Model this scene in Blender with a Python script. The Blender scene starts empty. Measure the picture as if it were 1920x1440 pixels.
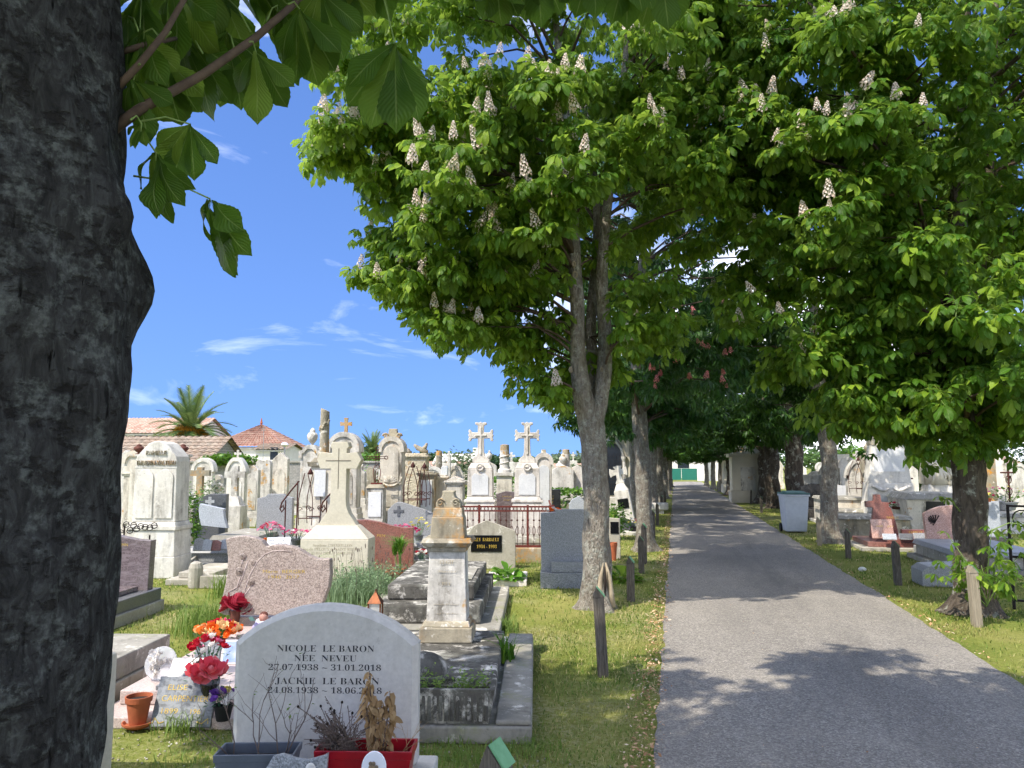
import bpy, bmesh, math, random
import numpy as np
from math import radians as R, sin, cos, pi, tan, atan2, sqrt
from mathutils import Vector, Matrix, noise as mnoise, Euler

random.seed(7); rng = np.random.default_rng(7)
S = bpy.context.scene
COL = S.collection

# ------------------------------------------------------------------ camera, sky, sun, exposure
FPX, YAW, PITCH, EYE = 1443.0, R(11.87), R(6.01), 1.6
cd = bpy.data.cameras.new('camera'); cam = bpy.data.objects.new('camera', cd); COL.objects.link(cam)
cd.sensor_fit = 'HORIZONTAL'; cd.sensor_width = 36.0; cd.lens = 36.0*FPX/1920.0
cd.clip_start = 0.05; cd.clip_end = 3000
cam.location = (0, 0, EYE); cam.rotation_euler = (R(90)+PITCH, 0, YAW)
S.camera = cam

SUN_AZ, SUN_EL = R(216), R(53)          # the sun stands left of and behind the camera (azimuth clockwise from +Y)
sd = Vector((sin(SUN_AZ)*cos(SUN_EL), cos(SUN_AZ)*cos(SUN_EL), sin(SUN_EL)))
ld = bpy.data.lights.new('sun', 'SUN'); ld.energy = 2.0; ld.angle = R(0.53); ld.color = (1.0, 0.93, 0.82)
lo = bpy.data.objects.new('sun', ld); COL.objects.link(lo)
lo.rotation_euler = (-sd).to_track_quat('-Z', 'Y').to_euler(); lo.location = (0, 0, 30)

world = bpy.data.worlds.new('World'); S.world = world; world.use_nodes = True
wn = world.node_tree; wn.nodes.clear()
wo = wn.nodes.new('ShaderNodeOutputWorld'); bg = wn.nodes.new('ShaderNodeBackground'); bg.inputs[1].default_value = 0.15
sky = wn.nodes.new('ShaderNodeTexSky'); sky.sky_type = 'NISHITA'; sky.sun_disc = False
sky.sun_elevation = SUN_EL; sky.sun_rotation = SUN_AZ; sky.altitude = 0; sky.air_density = 1.2; sky.dust_density = 0.1; sky.ozone_density = 1.5
tc = wn.nodes.new('ShaderNodeTexCoord')
FILL_CLOUD = (7.23, 15.72, 15.5)
def wnode(t, **k):
    n = wn.nodes.new(t)
    for a, b in k.items(): setattr(n, a, b)
    return n
# soft cloud masses added mostly out of view as fill light, thin wisps between
sepw = wnode('ShaderNodeMapping'); sepw.inputs['Scale'].default_value = (1, 1, 1.9); sepw.inputs['Location'].default_value = FILL_CLOUD
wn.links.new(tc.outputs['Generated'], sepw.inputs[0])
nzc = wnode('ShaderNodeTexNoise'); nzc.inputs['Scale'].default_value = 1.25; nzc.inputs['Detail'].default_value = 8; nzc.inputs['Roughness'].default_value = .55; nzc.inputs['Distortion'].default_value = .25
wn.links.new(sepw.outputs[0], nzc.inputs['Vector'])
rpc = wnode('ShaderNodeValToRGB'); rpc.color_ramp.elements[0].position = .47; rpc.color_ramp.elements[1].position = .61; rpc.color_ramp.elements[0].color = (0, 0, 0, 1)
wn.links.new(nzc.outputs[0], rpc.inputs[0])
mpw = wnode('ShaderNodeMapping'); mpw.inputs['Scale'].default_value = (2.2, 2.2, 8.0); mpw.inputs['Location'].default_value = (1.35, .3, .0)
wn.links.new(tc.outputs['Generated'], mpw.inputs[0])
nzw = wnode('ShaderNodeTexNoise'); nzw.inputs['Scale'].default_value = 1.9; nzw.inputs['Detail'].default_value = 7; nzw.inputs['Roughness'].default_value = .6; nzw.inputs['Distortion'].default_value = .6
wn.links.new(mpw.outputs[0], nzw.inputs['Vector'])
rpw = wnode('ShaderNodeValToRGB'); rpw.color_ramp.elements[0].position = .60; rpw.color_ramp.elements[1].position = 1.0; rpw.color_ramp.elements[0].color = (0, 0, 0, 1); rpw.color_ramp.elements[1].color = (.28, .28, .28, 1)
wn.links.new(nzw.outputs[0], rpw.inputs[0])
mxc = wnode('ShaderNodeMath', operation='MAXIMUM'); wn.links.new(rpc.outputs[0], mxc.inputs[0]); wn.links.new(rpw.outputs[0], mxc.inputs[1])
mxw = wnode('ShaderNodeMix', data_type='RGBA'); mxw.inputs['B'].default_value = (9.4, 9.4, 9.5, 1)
# the sky is read a little above the line of sight, so that the horizon stays pale blue as on this clear day
lift = wnode('ShaderNodeVectorMath', operation='MULTIPLY_ADD'); lift.inputs[1].default_value = (1, 1, .76); lift.inputs[2].default_value = (0, 0, .23)
wn.links.new(tc.outputs['Generated'], lift.inputs[0]); nrm = wnode('ShaderNodeVectorMath', operation='NORMALIZE'); wn.links.new(lift.outputs[0], nrm.inputs[0]); wn.links.new(nrm.outputs[0], sky.inputs[0])
tint = wnode('ShaderNodeMix', data_type='RGBA', blend_type='MULTIPLY'); tint.inputs['Factor'].default_value = 1; tint.inputs['B'].default_value = (.245, .315, .475, 1); wn.links.new(sky.outputs[0], tint.inputs['A'])
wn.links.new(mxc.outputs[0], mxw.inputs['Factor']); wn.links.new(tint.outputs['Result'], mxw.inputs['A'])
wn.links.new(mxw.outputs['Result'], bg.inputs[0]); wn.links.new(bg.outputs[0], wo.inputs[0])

S.view_settings.view_transform = 'Standard'; S.view_settings.look = 'None'
S.view_settings.exposure = 1.74; S.view_settings.gamma = 1.0; S.view_settings.use_curve_mapping = False
S.cycles.max_bounces = 8; S.cycles.diffuse_bounces = 5; S.cycles.glossy_bounces = 3; S.cycles.transmission_bounces = 5
S.cycles.transparent_max_bounces = 8; S.cycles.caustics_reflective = False; S.cycles.caustics_refractive = False
S.cycles.adaptive_threshold = .025; S.cycles.use_denoising = True; S.cycles.sample_clamp_indirect = 6.0

# ------------------------------------------------------------------ where things stand
RGT = Vector((cos(YAW), sin(YAW), 0)); HF = Vector((-sin(YAW), cos(YAW), 0))
RG = R(10.1)                                # the graves left of the path stand turned this much
def at(px, d, z=0.0):
    """world point at horizontal depth d before the camera, at height z, in the column px of the photograph"""
    dep = d*cos(PITCH) + (z-EYE)*sin(PITCH)
    l = (px-960.0)/FPX*dep
    p = HF*d + RGT*l
    return Vector((p.x, p.y, z))
def zat(py, d):
    v = (720.0-py)/FPX
    return EYE + d*(sin(PITCH)+v*cos(PITCH))/(cos(PITCH)-v*sin(PITCH))
def dat(py, z=0.0):
    v = (720.0-py)/FPX
    return (z-EYE)*(cos(PITCH)-v*sin(PITCH))/(sin(PITCH)+v*cos(PITCH))
def gat(px, py, z=0.0): return at(px, dat(py, z), z)
def m(px, d): return px*d/FPX
def proj(P):
    """numpy: world points -> photo pixels"""
    f = np.array([-sin(YAW)*cos(PITCH), cos(YAW)*cos(PITCH), sin(PITCH)]); r = np.array([cos(YAW), sin(YAW), 0.]); u = np.cross(r, f)
    q = P-np.array([0, 0, EYE]); dz = q@f
    return 960+FPX*(q@r)/np.maximum(dz, 1e-3), 720-FPX*(q@u)/np.maximum(dz, 1e-3), dz

# ------------------------------------------------------------------ mesh helpers
class MB:
    def __init__(s): s.v = []; s.f = []
    def add(s, v, f):
        o = len(s.v); s.v += [tuple(p) for p in v]; s.f += [tuple(i+o for i in q) for q in f]; return s
    def box(s, x0, x1, y0, y1, z0, z1, tx=0, ty=0):
        """tx, ty: how much the top draws in on each side"""
        return s.add([(x0, y0, z0), (x1, y0, z0), (x1, y1, z0), (x0, y1, z0), (x0+tx, y0+ty, z1), (x1-tx, y0+ty, z1), (x1-tx, y1-ty, z1), (x0+tx, y1-ty, z1)],
                     [(3, 2, 1, 0), (4, 5, 6, 7), (0, 1, 5, 4), (1, 2, 6, 5), (2, 3, 7, 6), (3, 0, 4, 7)])
    def cbox(s, w, d, z0, z1, cx=0, cy=0, tx=0, ty=0): return s.box(cx-w/2, cx+w/2, cy-d/2, cy+d/2, z0, z1, tx, ty)
    def prism(s, out, y0, y1):
        n = len(out)
        v = [(x, y0, z) for x, z in out]+[(x, y1, z) for x, z in out]
        return s.add(v, [tuple(range(n)), tuple(range(2*n-1, n-1, -1))]+[(i, i+n, (i+1) % n+n, (i+1) % n) for i in range(n)])
    def flat(s, out, z0, z1):
        n = len(out)
        v = [(x, y, z0) for x, y in out]+[(x, y, z1) for x, y in out]
        return s.add(v, [tuple(range(n-1, -1, -1)), tuple(range(n, 2*n))]+[(i, (i+1) % n, (i+1) % n+n, i+n) for i in range(n)])
    def lathe(s, prof, n=16, cx=0, cy=0, sx=1, sy=1):
        v = []; f = []
        for r, z in prof:
            for k in range(n):
                a = 2*pi*k/n; v.append((cx+r*cos(a)*sx, cy+r*sin(a)*sy, z))
        for i in range(len(prof)-1):
            for k in range(n):
                f.append((i*n+k, i*n+(k+1) % n, (i+1)*n+(k+1) % n, (i+1)*n+k))
        f.append(tuple(range(n-1, -1, -1))); f.append(tuple((len(prof)-1)*n+k for k in range(n)))
        return s.add(v, f)
    def tube(s, pts, rad, n=6, cap=True):
        pts = [Vector(p) for p in pts]
        if not hasattr(rad, '__len__'): rad = [rad]*len(pts)
        v = []; f = []; up = Vector((0.13, 0.21, 0.97))
        for i, p in enumerate(pts):
            t = (pts[min(i+1, len(pts)-1)]-pts[max(i-1, 0)]).normalized()
            a = t.cross(up)
            if a.length < .05: a = t.cross(Vector((1, .1, 0)))
            a.normalize(); b = a.cross(t); up = b
            for k in range(n):
                q = 2*pi*k/n; v.append(p+(a*cos(q)+b*sin(q))*rad[i])
        for i in range(len(pts)-1):
            for k in range(n): f.append((i*n+k, i*n+(k+1) % n, (i+1)*n+(k+1) % n, (i+1)*n+k))
        if cap: f.append(tuple(range(n-1, -1, -1))); f.append(tuple((len(pts)-1)*n+k for k in range(n)))
        return s.add(v, f)
    def ball(s, c, rx, ry=None, rz=None, n=10, mm=7, jit=0):
        ry = ry or rx; rz = rz or rx; v = []; f = []
        for i in range(mm+1):
            t = pi*i/mm
            for k in range(n):
                a = 2*pi*k/n; j = 1+random.uniform(-jit, jit)
                v.append((c[0]+rx*sin(t)*cos(a)*j, c[1]+ry*sin(t)*sin(a)*j, c[2]+rz*cos(t)*j))
        for i in range(mm):
            for k in range(n): f.append((i*n+k, (i+1)*n+k, (i+1)*n+(k+1) % n, i*n+(k+1) % n))
        return s.add(v, f)
    def mesh(s, name, mat, smooth=False, fix=True):
        me = bpy.data.meshes.new(name); me.from_pydata(s.v, [], s.f)
        if fix:
            bm = bmesh.new(); bm.from_mesh(me); bmesh.ops.remove_doubles(bm, verts=bm.verts, dist=1e-5)
            bmesh.ops.recalc_face_normals(bm, faces=bm.faces); bm.to_mesh(me); bm.free()
        if smooth: me.polygons.foreach_set('use_smooth', [True]*len(me.polygons))
        me.materials.append(mat); return me
    def build(s, name, mat, parent=None, bevel=0, smooth=False, fix=True, loc=None, rot=None):
        return link(name, s.mesh(name, mat, smooth, fix), parent, bevel, loc, rot)
def link(name, me, parent=None, bevel=0, loc=None, rot=None):
    o = bpy.data.objects.new(name, me); COL.objects.link(o)
    if parent: o.parent = parent
    if loc is not None: o.location = loc
    if rot is not None: o.rotation_euler = rot
    if bevel:
        b = o.modifiers.new('edge', 'BEVEL'); b.width = bevel; b.segments = 2; b.limit_method = 'ANGLE'; b.angle_limit = R(35); b.use_clamp_overlap = True
    return o
def tag(o, label=None, cat=None, group=None, kind=None):
    if label: o['label'] = label
    if cat: o['category'] = cat
    if group: o['group'] = group
    if kind: o['kind'] = kind
    return o
def thing(name, label, cat, loc, rz=0.0, group=None):
    o = bpy.data.objects.new(name, None); COL.objects.link(o); o.empty_display_size = .1
    o.location = loc; o.rotation_euler = (0, 0, rz); tag(o, label, cat, group, 'thing'); return o
def npmesh(name, V, F, mat, uv=None, smooth=False):
    """V (n,3); F (m,k) faces of one size; uv (m*k,2)"""
    me = bpy.data.meshes.new(name); n, k = F.shape
    me.vertices.add(len(V)); me.vertices.foreach_set('co', np.asarray(V, np.float32).ravel())
    me.loops.add(n*k); me.loops.foreach_set('vertex_index', F.astype(np.int32).ravel())
    me.polygons.add(n); me.polygons.foreach_set('loop_start', np.arange(0, n*k, k, dtype=np.int32))
    try: me.polygons.foreach_set('loop_total', np.full(n, k, np.int32))
    except Exception: pass
    if uv is not None:
        l = me.uv_layers.new(name='UVMap'); l.data.foreach_set('uv', np.asarray(uv, np.float32).ravel())
    me.update(calc_edges=True)
    if smooth: me.polygons.foreach_set('use_smooth', np.ones(n, bool))
    me.materials.append(mat); return me
def arc(cx, cz, rx, rz, a0, a1, n=12):
    return [(cx+rx*cos(R(a0+(a1-a0)*i/n)), cz+rz*sin(R(a0+(a1-a0)*i/n))) for i in range(n+1)]
def arch_top(w, z0, z1, rise, n=14):
    """outline of a slab with a segmental arch on top: base z0, peak z1"""
    h = w/2; rr = (h*h+rise*rise)/(2*rise); cz = z1-rr; a = math.degrees(math.acos(min(1, h/rr)))
    if rise >= h: a = 0; return [(-h, z0), (h, z0)]+arc(0, z1-rise, h, rise, 0, 180, n)
    return [(-h, z0), (h, z0)]+arc(0, cz, rr, rr, a, 180-a, n)

# ------------------------------------------------------------------ lettering
def serif(t):
    return ''.join(chr(0x1D400+ord(c)-65) if 'A' <= c <= 'Z' else chr(0x1D41A+ord(c)-97) if 'a' <= c <= 'z' else chr(0x1D7CE+ord(c)-48) if '0' <= c <= '9' else c for c in t)
def script(t):
    return ''.join(chr(0x1D4D0+ord(c)-65) if 'A' <= c <= 'Z' else chr(0x1D4EA+ord(c)-97) if 'a' <= c <= 'z' else c for c in t)
def text_mesh(body, size, depth, width=None, thin=None, spacing=1.0, align='CENTER'):
    c = bpy.data.curves.new('t', 'FONT'); c.body = body; c.size = size; c.extrude = depth; c.align_x = align; c.offset = -size*.012 if thin is None else thin; c.space_character = spacing; c.resolution_u = 3
    o = bpy.data.objects.new('t', c); COL.objects.link(o)
    dg = bpy.context.evaluated_depsgraph_get(); me = bpy.data.meshes.new_from_object(o.evaluated_get(dg))
    bpy.data.objects.remove(o); bpy.data.curves.remove(c)
    V = np.zeros(len(me.vertices)*3); me.vertices.foreach_get('co', V); V = V.reshape(-1, 3)
    if width:
        w = V[:, 0].max()-V[:, 0].min(); V[:, 0] = (V[:, 0]-(V[:, 0].max()+V[:, 0].min())/2)*width/w
        me.vertices.foreach_set('co', V.ravel())
    return me
def letters(parent, lines, y, mat, name='lettering', tilt=0.0, zoff=(0, 0, 0)):
    """lines: (text, cap height, centre x, baseline z, width) on the face y (facing -Y) of the parent; one object for each line"""
    for t, h, x, z, w in lines:
        me = text_mesh(t, h/.69, .0005, w); me.name = name; me.materials.clear(); me.materials.append(mat)
        o = link(name, me, parent); o.location = (x, y, z); o.rotation_euler = (R(90)+tilt, 0, 0)
# ------------------------------------------------------------------ materials
def lin(h):
    h = h.lstrip('#'); o = []
    for i in (0, 2, 4):
        c = int(h[i:i+2], 16)/255; o.append(c/12.92 if c <= .04045 else ((c+.055)/1.055)**2.4)
    return (*o, 1)
class NT:
    def __init__(s, name):
        s.m = bpy.data.materials.new(name); s.m.use_nodes = True; s.t = s.m.node_tree; s.t.nodes.clear()
        s.out = s.n('ShaderNodeOutputMaterial'); s.b = s.n('ShaderNodeBsdfPrincipled'); s.t.links.new(s.b.outputs[0], s.out.inputs[0])
        tcn = s.n('ShaderNodeTexCoord'); oi = s.n('ShaderNodeObjectInfo'); s.rnd = oi.outputs['Random']
        mul = s.n('ShaderNodeMath', operation='MULTIPLY'); mul.inputs[1].default_value = 37.0; s.l(oi.outputs['Random'], mul.inputs[0])
        ad = s.n('ShaderNodeVectorMath', operation='ADD'); s.l(tcn.outputs['Object'], ad.inputs[0]); s.l(mul.outputs[0], ad.inputs[1])
        s.co = ad.outputs[0]; s.uv = tcn.outputs['UV']
    def n(s, t, **k):
        x = s.t.nodes.new(t)
        for a, b in k.items(): setattr(x, a, b)
        return x
    def l(s, a, b): s.t.links.new(a, b)
    def map(s, scale, co=None):
        x = s.n('ShaderNodeMapping'); x.inputs['Scale'].default_value = scale; s.l(co or s.co, x.inputs[0]); return x.outputs[0]
    def noise(s, scale, detail=5, rough=.6, co=None, dist=0):
        x = s.n('ShaderNodeTexNoise'); x.inputs['Scale'].default_value = scale; x.inputs['Detail'].default_value = detail
        x.inputs['Roughness'].default_value = rough; x.inputs['Distortion'].default_value = dist; s.l(co or s.co, x.inputs['Vector']); return x.outputs[0]
    def vor(s, scale, feat='F1', out='Distance', co=None, rand=1):
        x = s.n('ShaderNodeTexVoronoi', feature=feat); x.inputs['Scale'].default_value = scale; x.inputs['Randomness'].default_value = rand; s.l(co or s.co, x.inputs['Vector']); return x.outputs[out]
    def ramp(s, fac, stops, interp='LINEAR'):
        x = s.n('ShaderNodeValToRGB'); e = x.color_ramp.elements; x.color_ramp.interpolation = interp
        while len(e) < len(stops): e.new(.5)
        for q, (p, c) in zip(e, stops): q.position = p; q.color = c if len(c) == 4 else (*c, 1)
        s.l(fac, x.inputs[0]); return x.outputs[0]
    def step(s, fac, a, b): return s.ramp(fac, [(a, (0, 0, 0, 1)), (b, (1, 1, 1, 1))])
    def mix(s, fac, a, b, mode='MIX'):
        x = s.n('ShaderNodeMix', data_type='RGBA', blend_type=mode)
        for q, k in ((fac, 'Factor'), (a, 'A'), (b, 'B')):
            if hasattr(q, 'is_output'): s.l(q, x.inputs[k])
            else: x.inputs[k].default_value = q
        return x.outputs['Result']
    def math(s, op, a, b):
        x = s.n('ShaderNodeMath', operation=op)
        for i, q in enumerate((a, b)):
            if hasattr(q, 'is_output'): s.l(q, x.inputs[i])
            else: x.inputs[i].default_value = q
        return x.outputs[0]
    def bump(s, h, strength=.3, dist=.01, prev=None):
        x = s.n('ShaderNodeBump'); x.inputs['Strength'].default_value = strength; x.inputs['Distance'].default_value = dist; s.l(h, x.inputs['Height'])
        if prev is not None: s.l(prev, x.inputs['Normal'])
        s.l(x.outputs[0], s.b.inputs['Normal']); return x.outputs[0]
    def col(s, c): s.l(c, s.b.inputs['Base Color']) if hasattr(c, 'is_output') else setattr(s.b.inputs['Base Color'], 'default_value', c)
    def rough(s, r):
        if hasattr(r, 'is_output'): s.l(r, s.b.inputs['Roughness'])
        else: s.b.inputs['Roughness'].default_value = r
    def spec(s, v): s.b.inputs['Specular IOR Level'].default_value = v

def stone(name, c1, c2, stain=None, stain_amt=.0, lichen=None, lichen_amt=0., white=0., bump=.35, rough=.85, carve=0.):
    """weathered stone: two tones, vertical run-off stains, patches of lichen"""
    t = NT(name); a = t.noise(2.6, 8, .62); c = t.mix(t.step(a, .32, .68), lin(c1), lin(c2))
    fine = t.noise(38, 6, .7); c = t.mix(.28, c, t.ramp(fine, [(.3, (.35, .35, .35, 1)), (.7, (1.0, 1.0, 1.0, 1))]), 'MULTIPLY')
    if stain:
        st = t.noise(1.0, 7, .65, t.map((5.5, 5.5, 1.1))); bl = t.noise(4.5, 7, .7, dist=.5)
        f = t.math('MULTIPLY', t.step(st, .62-.22*stain_amt, .80-.15*stain_amt), t.step(bl, .3, .62))
        c = t.mix(f, c, lin(stain))
        sp = t.step(t.noise(21, 5, .75), .66-.1*stain_amt, .72); c = t.mix(t.math('MULTIPLY', sp, .75), c, lin(stain))
    if white:
        w = t.math('MULTIPLY', t.step(t.noise(6.5, 8, .72, dist=.4), .60-.1*white, .66), t.step(t.noise(1.6, 4), .35, .5)); c = t.mix(w, c, lin('#e4dfd3'))
    if lichen:
        lf = t.math('MULTIPLY', t.step(t.noise(2.3, 5, .6), .62-.2*lichen_amt, .68), t.step(t.noise(17, 7, .75), .42, .56)); c = t.mix(lf, c, lin(lichen))
    t.col(c); t.rough(rough); t.spec(.25)
    h = t.math('ADD', t.math('MULTIPLY', t.noise(9, 8, .7), 1.0), t.math('MULTIPLY', fine, .5))
    p = t.bump(h, bump, .012)
    if carve: t.bump(t.noise(11, 3, .5, dist=1.6), carve, .05, p)
    return t.m
def granite(name, c1, c2, c3, scale=150, polish=.25, veins=None):
    t = NT(name); a = t.vor(scale, out='Color'); sepc = t.n('ShaderNodeSeparateColor'); t.l(a, sepc.inputs[0])
    c = t.ramp(sepc.outputs[0], [(0, lin(c1)), (.45, lin(c2)), (.8, lin(c3)), (1, lin(c3))])
    c = t.mix(.35, c, t.ramp(t.noise(scale*.5, 4), [(.35, lin(c1)), (.65, lin(c3))]))
    if veins:
        v = t.noise(6, 6, .65, t.map((1, 1, 3.2)), 2.2); c = t.mix(t.math('MULTIPLY', t.step(v, .46, .6), .6), c, lin(veins))
    c = t.mix(t.math('MULTIPLY', t.step(t.noise(1.7, 5), .35, .7), .22), c, lin('#a29c92'))
    t.col(c); t.rough(t.ramp(t.noise(3, 4), [(.3, (polish,)*3), (.7, (min(1, polish+.25),)*3)])); t.spec(.5); return t.m
def plain(name, c1, c2=None, rough=.6, scale=12, bump=0., metal=0., spec=.4):
    t = NT(name); c2 = c2 or c1; t.col(t.mix(t.step(t.noise(scale, 6, .65), .35, .65), lin(c1), lin(c2))); t.rough(rough); t.spec(spec)
    t.b.inputs['Metallic'].default_value = metal
    if bump: t.bump(t.noise(scale*3, 5, .65), bump, .006)
    return t.m
def leafmat(name, top, young, back, trans=.42, gloss=.42, veins=True):
    t = NT(name); g = t.n('ShaderNodeNewGeometry'); r = g.outputs['Random Per Island']
    r = t.math('FRACT', t.math('ADD', r, t.rnd), 0.0)
    c = t.ramp(r, [(0, [q*.72 for q in lin(top)[:3]]), (.3, lin(top)), (.72, lin(top)), (.9, lin(young)), (1, lin(young))]); c = t.mix(t.math('MULTIPLY', g.outputs['Backfacing'], .7), c, lin(back))
    t.col(c); t.rough(gloss); t.spec(.35)
    if veins:
        se = t.n('ShaderNodeSeparateXYZ'); t.l(t.uv, se.inputs[0])
        au = t.math('ABSOLUTE', t.math('SUBTRACT', se.outputs[0], .5), 0.0)
        w = t.math('SINE', t.math('MULTIPLY', t.math('SUBTRACT', se.outputs[1], t.math('MULTIPLY', au, .55)), 88.0), 0.0)
        mid = t.step(au, .0, .035); t.bump(t.math('ADD', t.math('MULTIPLY', w, .35), mid), .55, .0035)
        c = t.mix(t.math('MULTIPLY', t.math('SUBTRACT', 1.0, mid), .5), c, lin('#b4c47a')); t.col(c)
    tr = t.n('ShaderNodeBsdfTranslucent'); t.l(t.mix(.5, c, lin(young), 'MIX'), tr.inputs[0])
    mx = t.n('ShaderNodeMixShader'); mx.inputs[0].default_value = trans; t.l(t.b.outputs[0], mx.inputs[1]); t.l(tr.outputs[0], mx.inputs[2]); t.l(mx.outputs[0], t.out.inputs[0])
    return t.m
def petal(name, c1, c2, trans=.3):
    t = NT(name); g = t.n('ShaderNodeNewGeometry'); c = t.mix(g.outputs['Random Per Island'], lin(c1), lin(c2)); t.col(c); t.rough(.6); t.spec(.2)
    tr = t.n('ShaderNodeBsdfTranslucent'); t.l(c, tr.inputs[0]); mx = t.n('ShaderNodeMixShader'); mx.inputs[0].default_value = trans
    t.l(t.b.outputs[0], mx.inputs[1]); t.l(tr.outputs[0], mx.inputs[2]); t.l(mx.outputs[0], t.out.inputs[0]); return t.m
def bark(name, c1, c2, c3, scale=1.0, lich='#a9ab9c', lich_amt=.5, bump=.9):
    t = NT(name); st = t.map((9*scale, 9*scale, 2.6*scale)); f = t.noise(2.2, 9, .72, st, .7)
    c = t.ramp(f, [(.25, lin(c1)), (.45, lin(c2)), (.7, lin(c3))])
    lp = t.math('MULTIPLY', t.step(t.noise(7*scale, 7, .72), .56-.1*lich_amt, .63), t.step(t.noise(30*scale, 5), .3, .6)); c = t.mix(t.math('MULTIPLY', lp, .8), c, lin(lich))
    dk = t.step(t.noise(11*scale, 6, .7, t.map((1, 1, 1.6))), .64, .70); c = t.mix(t.math('MULTIPLY', dk, .85), c, lin('#1d1a17'))
    t.col(c); t.rough(.92); t.spec(.15)
    h = t.math('ADD', f, t.math('MULTIPLY', t.vor(26*scale, 'DISTANCE_TO_EDGE', co=t.map((1, 1, .45))), 1.2)); t.bump(h, bump, .02)
    return t.m

M = {}
M['lime_clean'] = stone('clean_limestone', '#d9d1bd', '#cdc4af', None, bump=.12, rough=.75)
M['lime_gray'] = stone('smooth_pale_limestone', '#d2cec6', '#c6c1b7', '#aaa59b', .5, bump=.14, rough=.7)
M['lime'] = stone('weathered_limestone', '#dfdbd2', '#cfc9bd', '#625d52', .85, '#b98a3c', .0, .35)
M['lime_warm'] = stone('warm_limestone', '#dfd8c9', '#d1c8b7', '#605a4e', .75, '#b07a2c', .02, .25)
M['lime_white'] = stone('whitewashed_stone', '#e6e2d8', '#d6d0c3', '#7a7468', .7, None, 0, .8)
M['lime_pink'] = stone('pinkish_white_stone', '#e5dfd7', '#d5ccc0', '#7f776c', .7, None, 0, .5)
M['lime_dark'] = stone('stained_shading_limestone', '#b6ad97', '#8d8573', '#4a463d', .7, '#b9822f', .3, .4, carve=.15)  # stained stone; its dark tone also paints relief shading on the raised letters
M['lime_lichen'] = stone('lichen_limestone', '#b7ad95', '#938b78', '#5a554a', .6, '#c98a22', .75, .3, bump=.6)
M['lime_carved'] = stone('carved_limestone', '#dad0ba', '#c6b999', '#776f5f', .45, '#b07a2c', .15, .3, carve=.9)
M['marble'] = stone('white_marble', '#e6e6e4', '#d4d5d6', '#9b9b99', .15, bump=.06, rough=.45)
M['slab_dark'] = stone('lichen_blackened_slab', '#6f6c64', '#4c4a44', '#2a2926', .8, '#8a8a80', .5, .9, bump=.9)
M['slab_grey'] = stone('grey_concrete', '#a6a297', '#8b877c', '#57544c', .5, '#8f9070', .3, .5, bump=.6)
M['concrete'] = stone('pale_concrete', '#b9b3a4', '#a29c8c', '#6a655a', .4, None, 0, .3, bump=.5)
M['wall_grey'] = stone('grey_rubble', '#9b968b', '#7f7a70', '#55524b', .5, '#98906a', .3, .4, bump=.9)
M['g_grey'] = granite('grey_granite', '#55585a', '#838688', '#acaeb0')
M['g_grey_light'] = granite('light_grey_granite', '#7f858c', '#a3a9ae', '#c4c8cb', 170)
M['g_blue'] = granite('blue_grey_granite', '#6a6c6e', '#87898b', '#a5a7a8', 160, .35)
M['g_dark'] = granite('dark_granite', '#2c2f35', '#474b52', '#666b72', 190, .2)
M['g_black'] = granite('black_granite', '#0d0e10', '#17181b', '#25272b', 200, .12)
M['g_brown'] = granite('brown_veined_granite', '#3a2f31', '#57474a', '#77686a', 170, .2, veins='#8b7f80')
M['g_pink'] = granite('pink_brown_granite', '#63544c', '#97857a', '#bcaca0', 120, .4)
M['g_red'] = granite('red_granite', '#4a2522', '#7a4138', '#a06458', 150, .22)
M['g_rose'] = granite('rose_granite', '#8a5648', '#b98574', '#d6b3a5', 130, .28)
M['g_pinkslab'] = granite('pale_pink_granite', '#a08d87', '#bca8a1', '#d3c4bd', 160, .35)
M['g_marble'] = granite('mottled_marble', '#4f5459', '#6b7076', '#8a8f94', 60, .4, veins='#92979c')
M['black_plate'] = plain('black_plate', '#0c0c0e', '#141417', .18)
M['gold'] = plain('gold_lettering', '#c9a640', '#d8bb5c', .4, metal=.3)
M['ink'] = plain('dark_lettering', '#25262b', '#2f3036', .6)
M['carved'] = plain('carved_lettering', '#a2977f', '#ab9f88', .8)
M['incised'] = plain('incised_line', '#6d675b', '#787163', .9)
M['rust'] = plain('rusty_iron', '#5b3029', '#3c2723', .8, 40, .5, .2)
M['rust_red'] = plain('red_rust_iron', '#7a352b', '#542a25', .8, 40, .5, .1)
M['iron'] = plain('black_iron', '#241d1c', '#302725', .6, 30, .2, .3)
M['terra'] = plain('terracotta', '#b0603c', '#9a5434', .8, 14, .2)
M['terra_dark'] = plain('dark_terracotta', '#6b4034', '#553128', .85, 14, .2)
M['red_plastic'] = plain('red_plastic', '#a01222', '#8c1020', .32)
M['grey_plastic'] = plain('grey_plastic', '#5d646d', '#555b64', .45)
M['soil'] = plain('soil', '#33271f', '#211913', .95, 40, .9)
M['white_ceramic'] = plain('white_ceramic', '#e9e9ec', '#dfe0e4', .2)
M['pebble'] = plain('white_pebble', '#d9d7d0', '#c3bfb5', .6)
M['copper'] = plain('copper', '#7a4b30', '#5e3a28', .45, 18, .1, .7)
M['glass'] = None
M['wood'] = None
M['bin'] = plain('pale_grey_plastic', '#c4cad2', '#b8bfc8', .5)
M['bin_lid'] = plain('green_plastic', '#3f6a66', '#365c59', .5)
M['black_rubber'] = plain('black_rubber', '#151515', '#1d1d1d', .8)
M['green_paint'] = plain('faded_green_paint', '#5f9468', '#73a57c', .6, 20, .2)
M['green_gate'] = plain('green_gate_paint', '#1e6f5e', '#226353', .5)
M['plaster'] = plain('white_plaster', '#e6e2d8', '#d8d2c5', .9, 3, .15)
M['plaster_far'] = plain('pale_plaster', '#dcd5c6', '#cec5b3', .9, 2, .1)
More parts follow.
